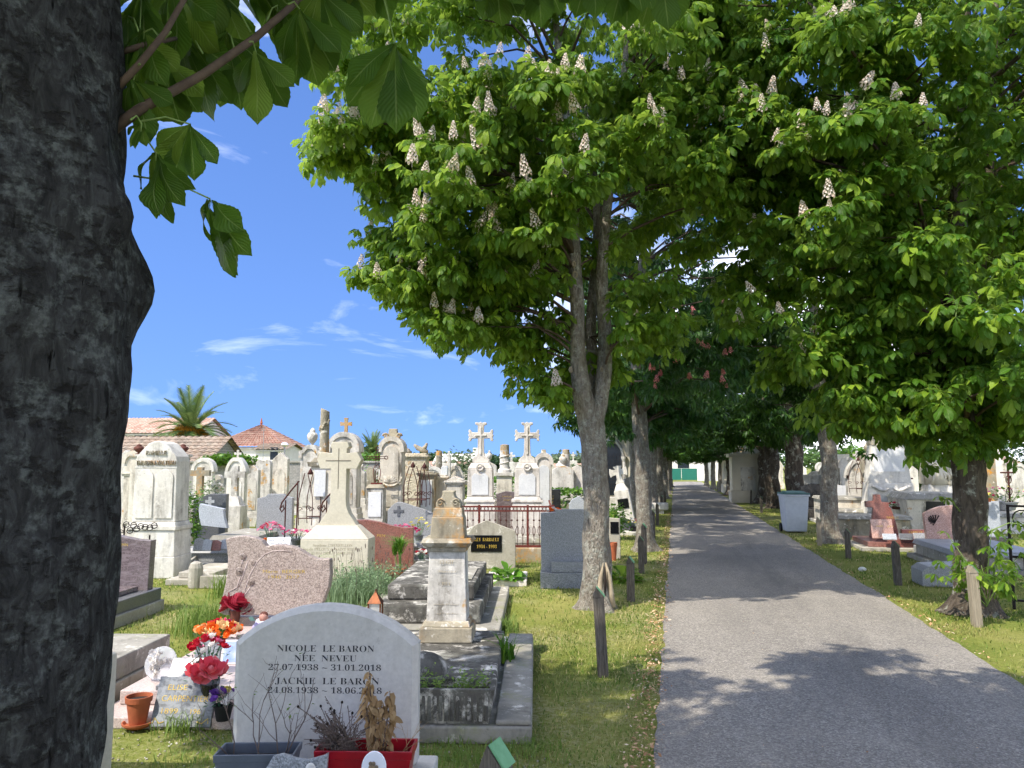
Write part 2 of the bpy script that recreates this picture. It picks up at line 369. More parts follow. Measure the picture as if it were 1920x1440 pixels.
M['window'] = plain('dark_window', '#20262c', '#2a3138', .15)
M['brick'] = plain('orange_brick', '#b4573c', '#9a4530', .85, 25, .4)
M['bouquet_green'] = leafmat('artificial_leaf', '#3c6b4c', '#5c8a66', '#456b50', .2, .5, False)
M['hedge'] = leafmat('hedge_leaf', '#4d7a24', '#7ba238', '#4c6b2c', .35, .45, False)
M['olive'] = leafmat('grey_green_leaf', '#5c6f4c', '#7d8c68', '#7a8a6c', .3, .55, False)
M['darktree'] = leafmat('dark_far_leaf', '#2f4a2a', '#45633a', '#34492c', .3, .6, False)
M['fartree'] = leafmat('mid_far_leaf', '#4a6a34', '#6d8a48', '#52683c', .3, .6, False)
M['lavender'] = leafmat('lavender_leaf', '#6f8a60', '#8fa67c', '#7d926e', .3, .6, False)
M['hosta'] = leafmat('broad_leaf', '#5f8f2c', '#86b043', '#6d9440', .4, .4, False)
M['weed'] = leafmat('long_grass_leaf', '#6a8a3a', '#93a850', '#72883f', .35, .6, False)
M['palm'] = leafmat('palm_leaf', '#4e6a34', '#8a9a58', '#5d6f40', .25, .5, False)
M['dry'] = leafmat('dry_leaf', '#8a7a66', '#b39a78', '#a48c6c', .3, .7, False)
M['dry_tan'] = leafmat('tan_dry_leaf', '#a98b62', '#c9ab80', '#b0936b', .35, .7, False)
M['dry_grey'] = leafmat('grey_dry_sprig', '#6b5d56', '#94857a', '#786a61', .2, .8, False)
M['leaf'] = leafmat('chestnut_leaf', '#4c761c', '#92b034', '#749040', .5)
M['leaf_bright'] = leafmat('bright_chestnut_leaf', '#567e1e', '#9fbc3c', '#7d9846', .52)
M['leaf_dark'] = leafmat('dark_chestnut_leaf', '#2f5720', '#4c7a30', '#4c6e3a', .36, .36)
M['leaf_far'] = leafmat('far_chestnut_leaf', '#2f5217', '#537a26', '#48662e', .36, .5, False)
M['twig'] = plain('brown_twig', '#4b3d33', '#5d4e40', .85, 30, .3)
M['petiole'] = plain('green_stalk', '#6d8540', '#7c9350', .6)
M['flower_white'] = petal('cream_blossom', '#efe6da', '#dcc5b4', .25)
M['flower_pink'] = petal('coral_blossom', '#ea8290', '#f4b6ae', .4)
for k, a, b in (('red', '#b3122a', '#d6384a'), ('deepred', '#9c1f33', '#c2475a'), ('orange', '#e0601c', '#ee9440'), ('peach', '#e6bf86', '#efd6a6'), ('coral', '#dd4a5a', '#f09290'),
                ('magenta', '#c3155f', '#d8408a'), ('purple', '#5b2a8a', '#8152b0'), ('white', '#eeeae4', '#ddd8d2'), ('pink', '#d0547c', '#e58fae'), ('yellow', '#d8c648', '#e8de88')):
    M['p_'+k] = petal(k+'_petal', a, b, .2)
M['bark'] = bark('pale_chestnut_bark', '#3d3730', '#756d62', '#9c9486', 1.5, '#b0b2a4', .7, 1.0)
M['bark_dark'] = bark('dark_chestnut_bark', '#231f1b', '#4a4239', '#6a6055', .8, lich_amt=.15)
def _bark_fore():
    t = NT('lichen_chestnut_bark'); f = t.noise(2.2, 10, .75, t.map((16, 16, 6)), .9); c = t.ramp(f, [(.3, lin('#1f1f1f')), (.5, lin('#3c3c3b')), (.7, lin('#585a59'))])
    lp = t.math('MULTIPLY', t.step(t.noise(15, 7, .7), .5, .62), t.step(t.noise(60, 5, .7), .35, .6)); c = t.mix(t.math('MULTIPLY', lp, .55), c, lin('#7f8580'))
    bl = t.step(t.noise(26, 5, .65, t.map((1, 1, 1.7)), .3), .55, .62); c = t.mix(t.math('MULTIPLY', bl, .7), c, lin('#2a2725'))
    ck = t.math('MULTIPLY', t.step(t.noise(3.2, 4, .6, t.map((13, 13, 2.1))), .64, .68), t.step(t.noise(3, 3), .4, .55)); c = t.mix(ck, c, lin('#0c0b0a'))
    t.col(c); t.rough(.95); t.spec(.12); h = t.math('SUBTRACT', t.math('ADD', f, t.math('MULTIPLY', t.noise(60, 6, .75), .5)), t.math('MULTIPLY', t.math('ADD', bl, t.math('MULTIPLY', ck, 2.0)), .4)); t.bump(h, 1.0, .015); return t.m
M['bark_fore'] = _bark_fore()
M['scar'] = plain('bare_wood', '#a89a82', '#8d7f69', .85, 9, .5)
M['hollow'] = plain('dark_hollow', '#1c1713', '#2a221b', .95)

def _glass():
    t = NT('clear_acrylic'); t.col((.86, .88, .9, 1)); t.rough(.08); t.b.inputs['Transmission Weight'].default_value = .55; t.b.inputs['Alpha'].default_value = .7; return t.m
M['glass'] = _glass()
def _wood():
    t = NT('weathered_timber'); f = t.noise(3, 8, .7, t.map((30, 30, 2.2)), .4)
    t.col(t.ramp(f, [(.28, lin('#2e2a26')), (.5, lin('#5a544b')), (.75, lin('#817a6e'))])); t.rough(.85); t.spec(.2); t.bump(f, .5, .006); return t.m
M['wood'] = _wood()
def _wood2():
    t = NT('pale_weathered_timber'); f = t.noise(3, 8, .7, t.map((26, 26, 2.0)), .4)
    t.col(t.ramp(f, [(.28, lin('#6d6353')), (.5, lin('#8f8471')), (.75, lin('#aaa08c'))])); t.rough(.85); t.spec(.2); t.bump(f, .5, .006); return t.m
M['wood_pale'] = _wood2()
def _asphalt():
    t = NT('old_asphalt'); a = t.vor(95, out='Color'); sc = t.n('ShaderNodeSeparateColor'); t.l(a, sc.inputs[0])
    c = t.ramp(sc.outputs[0], [(0, lin('#4a4845')), (.3, lin('#757169')), (.7, lin('#968f86')), (1, lin('#c6bfb2'))])
    c = t.mix(.5, c, t.ramp(t.noise(160, 5, .7), [(.3, lin('#44423f')), (.7, lin('#b5aea3'))]))
    wear = t.noise(.55, 5, .6, t.map((1.6, .35, 1))); c = t.mix(t.math('MULTIPLY', t.step(wear, .42, .66), .4), c, lin('#726e68'))
    c = t.mix(t.math('MULTIPLY', t.step(t.noise(2.1, 6, .7), .5, .72), .3), c, lin('#a8a193'))
    tw = t.n('ShaderNodeTexCoord'); sx = t.n('ShaderNodeSeparateXYZ'); t.l(tw.outputs['Object'], sx.inputs[0])
    band = t.ramp(sx.outputs[0], [(.0, (0, 0, 0, 1)), (.6, (.5, .5, .5, 1)), (1.0, (0, 0, 0, 1))]); q = t.math('MULTIPLY', t.math('SUBTRACT', 1.0, t.math('ABSOLUTE', t.math('SUBTRACT', sx.outputs[0], 1.35), 0.0)), t.step(t.noise(1.4, 6, .65, t.map((1.5, .25, 1))), .38, .62))
    q.node.use_clamp = True; c = t.mix(t.math('MULTIPLY', q, .42), c, lin('#4d4b49'))
    c = t.mix(t.math('MULTIPLY', t.step(t.noise(5, 6, .75), .66, .72), .5), c, lin('#3c3a38'))
    t.col(c); t.rough(.9); t.spec(.2); h = t.math('ADD', t.vor(95), t.math('MULTIPLY', t.noise(220, 4), .6)); t.bump(h, .75, .006); return t.m
M['asphalt'] = _asphalt()
def _ground():
    t = NT('dry_lawn_soil'); n1 = t.noise(1.1, 6, .6); n2 = t.noise(26, 7, .75)
    c = t.ramp(n1, [(.3, lin('#5f6a2c')), (.5, lin('#7c7f3c')), (.68, lin('#9a8f58'))]); c = t.mix(.5, c, t.ramp(n2, [(.3, lin('#3c4a1a')), (.55, lin('#74803a')), (.75, lin('#a89c68'))]))
    g = t.math('MULTIPLY', t.step(t.noise(.45, 4), .5, .6), t.step(n2, .45, .6)); c = t.mix(t.math('MULTIPLY', g, .6), c, lin('#a79b82'))
    t.col(c); t.rough(.95); t.spec(.1); t.bump(n2, .8, .02); return t.m
M['ground'] = _ground()
def _grass():
    t = NT('grass_blade'); g = t.n('ShaderNodeNewGeometry'); r = g.outputs['Random Per Island']
    c = t.ramp(r, [(0, lin('#4c6a28')), (.45, lin('#6b8638')), (.75, lin('#8d9a4e')), (.88, lin('#b5a974')), (1, lin('#cdbf8e'))])
    pt = t.n('ShaderNodeSeparateXYZ'); tcn = t.n('ShaderNodeTexCoord'); c = t.mix(t.math('MULTIPLY', t.step(t.noise(1.3, 5, .6, tcn.outputs['Object']), .47, .62), .6), c, lin('#b3a868'))
    t.col(c); t.rough(.7); t.spec(.15)
    tr = t.n('ShaderNodeBsdfTranslucent'); t.l(c, tr.inputs[0]); mx = t.n('ShaderNodeMixShader'); mx.inputs[0].default_value = .35
    t.l(t.b.outputs[0], mx.inputs[1]); t.l(tr.outputs[0], mx.inputs[2]); t.l(mx.outputs[0], t.out.inputs[0]); return t.m
M['grass'] = _grass()
def _roof(name, a, b, c3, lich=0.):
    t = NT(name); c = t.ramp(t.vor(3.2, out='Color', co=t.map((1, 1, 1))), [(0, lin(a)), (.5, lin(b)), (1, lin(c3))])
    if lich: c = t.mix(t.math('MULTIPLY', t.step(t.noise(3, 6, .7), .45, .6), lich), c, lin('#6f6a60'))
    t.col(c); t.rough(.85); t.spec(.15); return t.m
M['roof_orange'] = _roof('orange_clay_tile', '#ab8a78', '#ba9e8c', '#c8b6a4')
M['roof_red'] = _roof('red_clay_tile', '#8a6355', '#9a7565', '#a58a7a', .3)
M['roof_old'] = _roof('lichen_clay_tile', '#8d7a66', '#9a8878', '#a99a88', .6)
def _blocks():
    t = NT('grey_block_wall'); b = t.n('ShaderNodeTexBrick'); t.l(t.map((1, 1, 1), None), b.inputs['Vector'])
    ro = t.n('ShaderNodeMapping'); ro.inputs['Rotation'].default_value = (R(90), 0, 0); t.l(t.co, ro.inputs[0]); t.l(ro.outputs[0], b.inputs['Vector'])
    b.inputs['Scale'].default_value = 4.5; b.inputs['Color1'].default_value = lin('#8c8a86'); b.inputs['Color2'].default_value = lin('#a19d95'); b.inputs['Mortar'].default_value = lin('#6c6a66'); b.inputs['Mortar Size'].default_value = .025
    t.col(t.mix(.5, b.outputs[0], t.ramp(t.noise(14, 6, .7), [(.3, lin('#6b6964')), (.7, lin('#b4b0a6'))]))); t.rough(.9); t.bump(t.noise(14, 6, .7), .5, .02); return t.m
M['blocks'] = _blocks()
# ------------------------------------------------------------------ ground, path, lawn
g = MB(); g.add([(-500, -300, 0), (500, -300, 0), (500, 900, 0), (-500, 900, 0)], [(0, 1, 2, 3)])
tag(g.build('ground', M['ground'], fix=False), kind='structure')
XL, XR = -0.14, 2.45
def edge(y, k): return .045*mnoise.noise((y*.9, k, 0))+.03*mnoise.noise((y*3.7, k+9, 0))+.018*mnoise.noise((y*11, k+4, 0))
ys = [-12+.11*i for i in range(330)]+[24.4+.5*i for i in range(104)]
NX = 6; v = []; f = []
for j, y in enumerate(ys):
    a = XL+edge(y, 1); b = XR+edge(y, 5)
    for i in range(NX+1):
        t = i/NX; v.append((a+(b-a)*t, y, .008+.02*sin(pi*t)+.003*mnoise.noise((t*4, y*.6, 2))))
for j in range(len(ys)-1):
    for i in range(NX):
        o = j*(NX+1)+i; f.append((o, o+1, o+NX+2, o+NX+1))
pm = MB(); pm.v = v; pm.f = f
tag(pm.build('path', M['asphalt'], fix=False, smooth=True), kind='structure')

def blades(P, h, w, lean=.6, bend=.5, rgen=rng):
    """one tapering bent blade at each point: P (n,3), h and w (n,)"""
    n = len(P); a = rgen.uniform(0, 2*pi, n); l = rgen.uniform(.1, lean, n)
    D = np.stack([np.cos(a), np.sin(a), np.zeros(n)], 1); s = np.stack([-np.sin(a), np.cos(a), np.zeros(n)], 1)
    tw = rgen.uniform(-.8, .8, n)[:, None]; s = s*np.cos(tw)+D*np.sin(tw)
    Z = np.array([0, 0, 1.]); hh = h[:, None]; ww = w[:, None]/2
    m1 = P+(Z*.55+D*(l*.35)[:, None])*hh; tip = P+(Z*(1-.35*l[:, None])+D*(l*(1+bend))[:, None])*hh
    V = np.stack([P-s*ww, P+s*ww, m1-s*ww*.8, m1+s*ww*.8, tip], 1).reshape(-1, 3)
    b = np.arange(n)[:, None]*5
    F = np.concatenate([b+np.array([[0, 1, 3]]), b+np.array([[0, 3, 2]]), b+np.array([[2, 3, 4]])], 1).reshape(-1, 3)
    return V, F
def lawn_points(n, d0, d1, px0=-60, px1=1980):
    d = d0*(d1/d0)**rng.random(n); px = rng.uniform(px0, px1, n); l = (px-960)/FPX*(d-.1)
    X = -sin(YAW)*d+cos(YAW)*l; Y = cos(YAW)*d+sin(YAW)*l
    return X, Y, d
X, Y, dd = lawn_points(260000, 2.25, 30)
en = np.array([.05*sin(y*2.1)+.04*sin(y*5.3+1)+.03*sin(y*13.) for y in Y])
fringe = rng.random(len(X))**2*.10
keep = ((X < XL-.03+en*.6+fringe*.5) | (X > XR+.02+en*.5-fringe*.4)) & (X > -7.5) & (X < 14)
# thinner where the soil shows
thin = np.array([mnoise.noise((x*.8, y*.8, 3.3)) for x, y in zip(X, Y)])
keep &= (rng.random(len(X)) < np.clip(.95-.75*(thin > .22), 0, 1))
X, Y, dd, thin = X[keep], Y[keep], dd[keep], thin[keep]
sc = np.maximum(1, dd/5.0)
hh = rng.uniform(.014, .036, len(X))*(1+.5*np.clip(thin, -.5, .5))*np.minimum(sc, 1.5)
V, F = blades(np.stack([X, Y, np.full(len(X), -.002)], 1), hh, rng.uniform(.003, .006, len(X))*sc, 1.0)
tag(link('lawn_grass', npmesh('lawn_grass', V, F, M['grass'])), 'short mown grass either side of the path', 'grass', kind='stuff')
# longer tufts along slabs, posts and trunks come with their things; a few loose tufts here
T = []
for px, py, n, r, h in ((345, 1368, 260, .12, .16), (400, 1425, 300, .35, .07), (820, 1425, 500, .5, .07), (985, 1410, 200, .2, .10), (870, 1420, 200, .3, .09), (330, 1075, 120, .2, .15), (230, 1155, 160, .25, .12), (950, 1185, 160, .12, .2), (450, 1060, 200, .3, .18), (1000, 1060, 200, .5, .15), (955, 1210, 120, .08, .12)):
    c = gat(px, py); T.append(np.stack([c.x+rng.normal(0, r*.5, n), c.y+rng.normal(0, r*.5, n), np.zeros(n), np.full(n, h)], 1))
T = np.concatenate(T); V, F = blades(T[:, :3], T[:, 3]*rng.uniform(.4, 1, len(T)), rng.uniform(.004, .008, len(T)), .9)
tag(link('grass_tufts', npmesh('grass_tufts', V, F, M['weed'])), 'longer grass tufts along the grave kerbs', 'grass', kind='stuff')
# fallen blossom and dry leaf litter along the edges of the path
n = 3600
Y = 2.0*(26/2.0)**rng.random(n); side = rng.random(n) < .86
X = np.where(side, XL-.07+rng.normal(0, .055, n), XR+.03+rng.normal(0, .04, n)); X[:160] = rng.uniform(XL, XR, 160); Y[:160] = rng.uniform(2.5, 20, 160)
s = rng.uniform(.005, .016, n)*np.where(Y > 8, 1.4, 1); a = rng.uniform(0, 2*pi, n); tl = rng.normal(0, .5, n)
s[:160] *= .55
U = np.stack([np.cos(a), np.sin(a), tl*.5], 1)*s[:, None]; W = np.stack([-np.sin(a), np.cos(a), rng.normal(0, .4, n)], 1)*s[:, None]*.55
P = np.stack([X, Y, np.where(X > XL, .034, .022)+rng.uniform(0, .014, n)], 1)
V = np.stack([P-U, P-W, P+U, P+W], 1).reshape(-1, 3); F = np.arange(4*n).reshape(n, 4)
t = NT('leaf_litter'); gg = t.n('ShaderNodeNewGeometry'); t.col(t.ramp(gg.outputs['Random Per Island'], [(0, lin('#8a6242')), (.4, lin('#b58a62')), (.75, lin('#c9a884')), (1, lin('#d9c6ae'))])); t.rough(.9)
tag(link('leaf_litter', npmesh('leaf_litter', V, F, t.m)), 'brown blossom and leaf litter along the path edge', 'litter', kind='stuff')
# pale stones and gravel by the graves
n = 900; X = []; 
gs = MB()
for px, py, nn, rx in ((400, 1400, 70, .5), (860, 1425, 90, .45), (250, 1415, 30, .25), (700, 1100, 50, .5)):
    c = gat(px, py)
    for i in range(nn):
        gs.ball((c.x+random.gauss(0, rx), c.y+random.gauss(0, .15), .004), random.uniform(.004, .01), random.uniform(.004, .01), random.uniform(.003, .006), 5, 3)
tag(gs.build('gravel', M['concrete'], fix=False, smooth=True), 'pale gravel scattered at the foot of the graves', 'gravel', kind='stuff')
tag(MB().ball((0, 0, .03), .06, .045, .035, 8, 6, .08).build('pebble', M['pebble'], loc=gat(1617, 1071)), 'single white pebble lying on the right-hand lawn', 'pebble')
# ------------------------------------------------------------------ chestnut leaves and trees
def leaflet(L, wid, seg, cross, droop, fold, rg, jag=0.0):
    """one obovate leaflet along +X, (seg+1)*(cross+1) points"""
    t = np.array([0, .32, .64, .86, 1.0]) if seg == 4 else np.array([0, .36, .74, 1.0]) if seg == 3 else np.linspace(0, 1, seg+1)
    w = wid*np.interp(t, [0, .12, .35, .58, .72, .84, .93, 1], [.04, .14, .46, .88, 1.0, .74, .3, .0])
    u = np.linspace(-1, 1, cross+1)
    if jag:
        jj = 1+jag*np.where(np.arange(seg+1) % 2 == 0, 1, -1)[:, None]*(np.abs(u) > .99)[None]
    else: jj = 1
    ang = droop*t**1.3
    ds = np.diff(t, prepend=0)*L; x = np.cumsum(np.cos(ang)*ds); z = np.cumsum(-np.sin(ang)*ds)
    Y = w[:, None]*u[None]*jj; X = np.repeat(x[:, None], cross+1, 1); Z = z[:, None]+np.abs(u)[None]*w[:, None]*fold+.004*np.sin(t*9+rg.random()*6)[:, None]*u[None]
    V = np.stack([X, Y, Z], -1).reshape(-1, 3)
    c1 = cross+1; F = np.array([[i*c1+k, (i+1)*c1+k, (i+1)*c1+k+1, i*c1+k+1] for i in range(seg) for k in range(cross)])
    UV = np.stack([np.repeat((u[None]+1)/2, seg+1, 0), np.repeat(t[:, None], c1, 1)], -1).reshape(-1, 2)
    return V, F, UV
def leaf_geo(seed, n=7, seg=3, cross=2, L=.17, pet=.12, droop=1.0, stalk=True, jag=0.0):
    """palmate leaf: stalk along +X from the origin, then n leaflets fanned out and drooping"""
    rg = np.random.default_rng(seed); Vs, Fs, Us = [], [], []; o = 0
    for k in range(n):
        t = (k-(n-1)/2)/((n-1)/2); a = t*1.75+rg.normal(0, .07); Lk = L*(1-.38*abs(t)**1.5)*rg.uniform(.92, 1.08)
        V, F, U = leaflet(Lk, Lk*.2, seg, cross, droop*rg.uniform(.75, 1.25), rg.uniform(.15, .4), rg, jag)
        tilt = rg.uniform(.0, .35)+.12*abs(t); c, s_ = cos(tilt), sin(tilt); X, Z = V[:, 0].copy(), V[:, 2].copy(); V[:, 0] = X*c+Z*s_; V[:, 2] = -X*s_+Z*c
        c, s_ = cos(a), sin(a); X, Y = V[:, 0].copy(), V[:, 1].copy(); V[:, 0] = X*c-Y*s_+pet; V[:, 1] = X*s_+Y*c
        Vs.append(V); Fs.append(F+o); Us.append(U); o += len(V)
    if stalk:
        r = .0022*L/.17
        V = np.array([[0, -r, 0], [pet, -r, 0], [pet, r, 0], [0, r, 0]]); Vs.append(V); Fs.append(np.array([[0, 1, 2, 3]])+o); Us.append(np.full((4, 2), .5))
    return np.concatenate(Vs), np.concatenate(Fs), np.concatenate(Us)
def geo_mesh(name, G, mat):
    V, F, U = G; return npmesh(name, V, F, mat, U[F].reshape(-1, 2), True)
def frames(az, el, roll):
    """rotation matrices (n,3,3) with +X pointing to azimuth az, elevation el"""
    ca, sa, ce, se, cr, sr = np.cos(az), np.sin(az), np.cos(el), np.sin(el), np.cos(roll), np.sin(roll)
    x = np.stack([ca*ce, sa*ce, se], 1); y0 = np.stack([-sa, ca, np.zeros_like(sa)], 1); z0 = np.cross(x, y0)
    y = y0*cr[:, None]+z0*sr[:, None]; z = np.cross(x, y)
    return np.stack([x, y, z], 2)
def scatter_leaves(name, geos, P, Rm, sc, mat):
    """join a transformed copy of a leaf at each place"""
    n = len(P); pick = rng.integers(0, len(geos), n); VV, FF, UU = [], [], []; o = 0
    for k, (V, F, U) in enumerate(geos):
        i = np.where(pick == k)[0]
        if not len(i): continue
        W = np.einsum('nij,vj->nvi', Rm[i], V)*sc[i][:, None, None]+P[i][:, None, :]
        VV.append(W.reshape(-1, 3)); FF.append((F[None]+(np.arange(len(i))*len(V))[:, None, None]+o).reshape(-1, F.shape[1])); UU.append(np.tile(U[F].reshape(-1, 2), (len(i), 1))); o += len(i)*len(V)
    return npmesh(name, np.concatenate(VV), np.concatenate(FF), mat, np.concatenate(UU))
def rosettes(C, k=6, rg=rng, pet=1.0):
    """leaves around each twig tip C (n,3): -> P, R, scale"""
    n = len(C); az = (np.arange(k)[None]*2*pi/k+rg.uniform(0, 6.28, n)[:, None]+rg.normal(0, .25, (n, k))).ravel()
    el = rg.normal(-.05, .38, n*k); P = np.repeat(C, k, 0)+np.stack([np.zeros(n*k), np.zeros(n*k), rg.uniform(-.05, .03, n*k)], 1)
    return P, frames(az, el, rg.normal(0, .35, n*k)), rg.uniform(.62, 1.22, n*k)
def crown_tips(lobes, n_clump, per, clump_r, rg, shell=.5, squash=.75):
    """twig tips gathered in clumps spread over the shell of a set of ellipsoids (cx,cy,cz,rx,ry,rz)"""
    lob = np.array(lobes); vol = (lob[:, 3]*lob[:, 4]*lob[:, 5])**.6; out = []; cen = []
    for _ in range(n_clump):
        L = lob[rg.choice(len(lob), p=vol/vol.sum())]; q = rg.normal(size=3); q /= np.linalg.norm(q); r = (shell**3+(1-shell**3)*rg.random())**(1/3)
        c = L[:3]+q*r*L[3:]; cen.append(c); rr = clump_r*rg.uniform(.7, 1.3)
        q = rg.normal(size=(per, 3)); q /= np.linalg.norm(q, axis=1)[:, None]; q *= (rg.random(per)**.45)[:, None]
        q[:, 2] *= squash; out.append(c+q*rr)
    return np.concatenate(out), np.array(cen)
def spike_mesh(name, mat, seed, n=46, h=.2):
    """upright flower candle: small cupped blossoms round a stalk"""
    rg = random.Random(seed); b = MB(); b.tube([(0, 0, -.05), (0, 0, h)], .003, 4)
    for i in range(n):
        t = (i+.5)/n; z = h*t; r = .05*(1-t)**.7+.006; a = i*2.4; c = Vector((cos(a)*r, sin(a)*r, z)); s = .018*(1-.45*t)*rg.uniform(.8, 1.3)
        o = Vector((cos(a), sin(a), .25)).normalized(); u = o.cross(Vector((0, 0, 1))).normalized(); w = o.cross(u)
        ring = [c+(u*cos(q)+w*sin(q))*s+o*s*rg.uniform(.2, .9) for q in (0, 1.26, 2.51, 3.77, 5.03)]
        b.add([c]+ring, [(0, 1, 2), (0, 2, 3), (0, 3, 4), (0, 4, 5), (0, 5, 1)])
    return b.mesh(name, mat, fix=False)
SPIKE = [spike_mesh('flower_spike', M['flower_white'], i, 50, .19+.02*i) for i in range(3)]
SPIKE_P = [spike_mesh('flower_spike', M['flower_pink'], 10+i, 34, .15) for i in range(2)]
GEO_HI = [leaf_geo(i, 7 if i % 2 else 6, 4, 2, .165, .12, .95) for i in range(6)]
GEO_LO = [leaf_geo(20+i, 5, 2, 2, .2, .1, .9, stalk=False) for i in range(4)]

def bark_tube(b, pts, rads, n=28, rough=.03, seed=0, flare=0.0, sub=5, knots=()):
    """trunk or limb as one displaced tube; flare widens the foot into root swellings"""
    P = [Vector(p) for p in pts]; Q = []; Rr = []
    for i in range(len(P)-1):
        p0 = P[max(i-1, 0)]; p1 = P[i]; p2 = P[i+1]; p3 = P[min(i+2, len(P)-1)]
        for k in range(sub):
            t = k/sub; Q.append(.5*((2*p1)+(p2-p0)*t+(2*p0-5*p1+4*p2-p3)*t*t+(3*p1-p0-3*p2+p3)*t**3)); Rr.append(rads[i]+(rads[i+1]-rads[i])*t)
    Q.append(P[-1]); Rr.append(rads[-1]); v = []; f = []; up = Vector((1, 0, 0)); z0 = Q[0].z
    for i, p in enumerate(Q):
        t = (Q[min(i+1, len(Q)-1)]-Q[max(i-1, 0)]).normalized(); bb = up-t*up.dot(t); bb.normalize(); aa = t.cross(bb); up = bb
        for k in range(n):
            q = 2*pi*k/n; dirv = bb*cos(q)+aa*sin(q); r = Rr[i]
            if flare: r *= 1+flare*math.exp(-(p.z-z0)/.14)*(.75+.45*cos(3*q+seed)+.25*cos(5*q+seed*2))
            w = p+dirv*r; d = rough*r/.16*(mnoise.noise((w.x*7+seed, w.y*7, w.z*3.2))+.6*mnoise.noise((w.x*17, w.y*17+seed, w.z*8)))
            for kp, kr, ka in knots:
                dist = (w-Vector(kp)).length
                if dist < kr*2.5: d += ka*math.exp(-(dist/kr)**2)
            v.append(w+dirv*d)
    for i in range(len(Q)-1):
        for k in range(n): f.append((i*n+k, i*n+(k+1) % n, (i+1)*n+(k+1) % n, (i+1)*n+k))
    f.append(tuple((len(Q)-1)*n+k for k in range(n))); b.add(v, f)
def limbs_to(b, start_pts, centres, rg, r0=.035, frac=1.0):
    """a bent limb from the nearest stem point to each clump centre"""
    sp = np.array(start_pts)
    for c in centres:
        if rg.random() > frac: continue
        dz = sp-c; cost = np.linalg.norm(dz, axis=1)+1.2*np.maximum(0, sp[:, 2]-c[2]+.3); s = Vector(sp[int(np.argmin(cost))]); e = Vector(c)
        mid = s.lerp(e, .5)+Vector((rg.normal(0, .15), rg.normal(0, .15), .22*(e-s).length*rg.uniform(.2, 1))); k = r0*(.5+.22*(e-s).length)
        b.tube([s, s.lerp(mid, .5)+Vector((0, 0, .03)), mid, mid.lerp(e, .55), e], [k, k*.8, k*.6, k*.4, k*.15], 5, False)

def chestnut(name, label, base, stems, lobes, seed, n_clump, per, clump_r, geos, leaf_mat, bark_mat, n_parts=0, n_spikes=0, spikes=SPIKE, kmul=6, group=None, keepfn=None, scale=1.0, squash=.75, shell=.5, knots=(), hi=None, extra=None):
    """stems: list of (points, radii); all world coordinates relative to the base"""
    rg = np.random.default_rng(seed); base = Vector(base)
    root = thing(name, label, 'tree', base, 0, group)
    tb = MB(); sp = []
    for i, (pts, rad) in enumerate(stems):
        bark_tube(tb, pts, rad, 32 if i == 0 else 22, .028, seed+i, .75 if i == 0 else 0, knots=knots)
        for a, b_ in zip(pts[:-1], pts[1:]):
            for t in np.linspace(0, 1, 6):
                q = Vector(a).lerp(Vector(b_), t)
                if q.z > 1.9*scale: sp.append(tuple(q))
    trunk = tb.build('trunk', bark_mat, root, smooth=True, fix=False)
    C, cen = crown_tips(lobes, n_clump, per, clump_r, rg, shell, squash)
    if keepfn is not None: C = C[keepfn(C+np.array(base))]; cen = cen[keepfn(cen+np.array(base))]
    if extra is not None: n_c = len(C); C = np.concatenate([C, extra]+[extra+rg.normal(0, .16, extra.shape)*np.array([1, 1, .6])-np.array([0, 0, .1]) for _ in range(3)]); cen = np.concatenate([cen, extra])
    lb = MB(); limbs_to(lb, sp, cen, rg, .028, .42)
    if lb.v: lb.build('branch', M['twig'], root, smooth=True, fix=False)['kind'] = 'stuff'
    P, Rm, sc = rosettes(C, kmul, rg); sc = sc*scale
    Wp = P+np.array(base)
    if n_parts:
        px, py, dz = proj(Wp); vis = (px > -30) & (px < 1950) & (py > -40) & (py < 1440) & (dz > .3)
        # the leaves nearest to the camera show largest
        order = np.argsort(np.where(vis, np.linalg.norm(Wp-np.array([0, 0, EYE]), axis=1), 1e9))[:n_parts]
        mask = np.ones(len(P), bool); mask[order] = False
        meshes = [geo_mesh('leaf', g_, leaf_mat) for g_ in (hi or geos)]
        for i in order:
            o = bpy.data.objects.new('leaf', meshes[int(rg.integers(len(meshes)))]); COL.objects.link(o); o.parent = root
            mt = Matrix([list(Rm[i][r])+[0] for r in range(3)]+[[0, 0, 0, 1]]); o.matrix_local = Matrix.Translation(Vector(P[i])) @ mt @ Matrix.Scale(float(sc[i]), 4)
        P, Rm, sc = P[mask], Rm[mask], sc[mask]
    cr = link('crown', scatter_leaves('crown', geos, P, Rm, sc, leaf_mat), root); cr['kind'] = 'stuff'
    if n_spikes:
        ctr = np.mean(np.array([l_[:3] for l_ in lobes]), 0); Wc = C+np.array(base); px, py, dz = proj(Wc)
        out = np.linalg.norm((C-ctr)*np.array([1, 1, .8]), axis=1); tocam = np.array([0, 0, EYE])-(ctr+np.array(base)); tocam /= np.linalg.norm(tocam); dirs = tocam*.9+np.array([-.3, 0, .12]); score = (C-ctr)@dirs*1.3+.3*out+rg.random(len(C))*2.0
        vis = (px > 0) & (px < 1920) & (py > 0) & (py < 900); 
        if spikes is SPIKE_P: vis &= (px > 1165) & (px < 1365) & (py > 530) & (py < 745); score = -dz+rg.random(len(C))*.6
        score = np.where(vis, score, -99)
        for i in list(np.argsort(-score)[:n_spikes])+([] if extra is None or spikes is not SPIKE_P else list(range(n_c, n_c+len(extra)))):
            o = bpy.data.objects.new('flower_spike', spikes[int(rg.integers(len(spikes)))]); COL.objects.link(o); o.parent = root
            o.location = Vector(C[i])+Vector((0, 0, .06)); o.rotation_euler = (rg.normal(0, .18), rg.normal(0, .18), rg.random()*6); s_ = rg.uniform(.5, .98)*scale; o.scale = (s_, s_, s_)
    return root
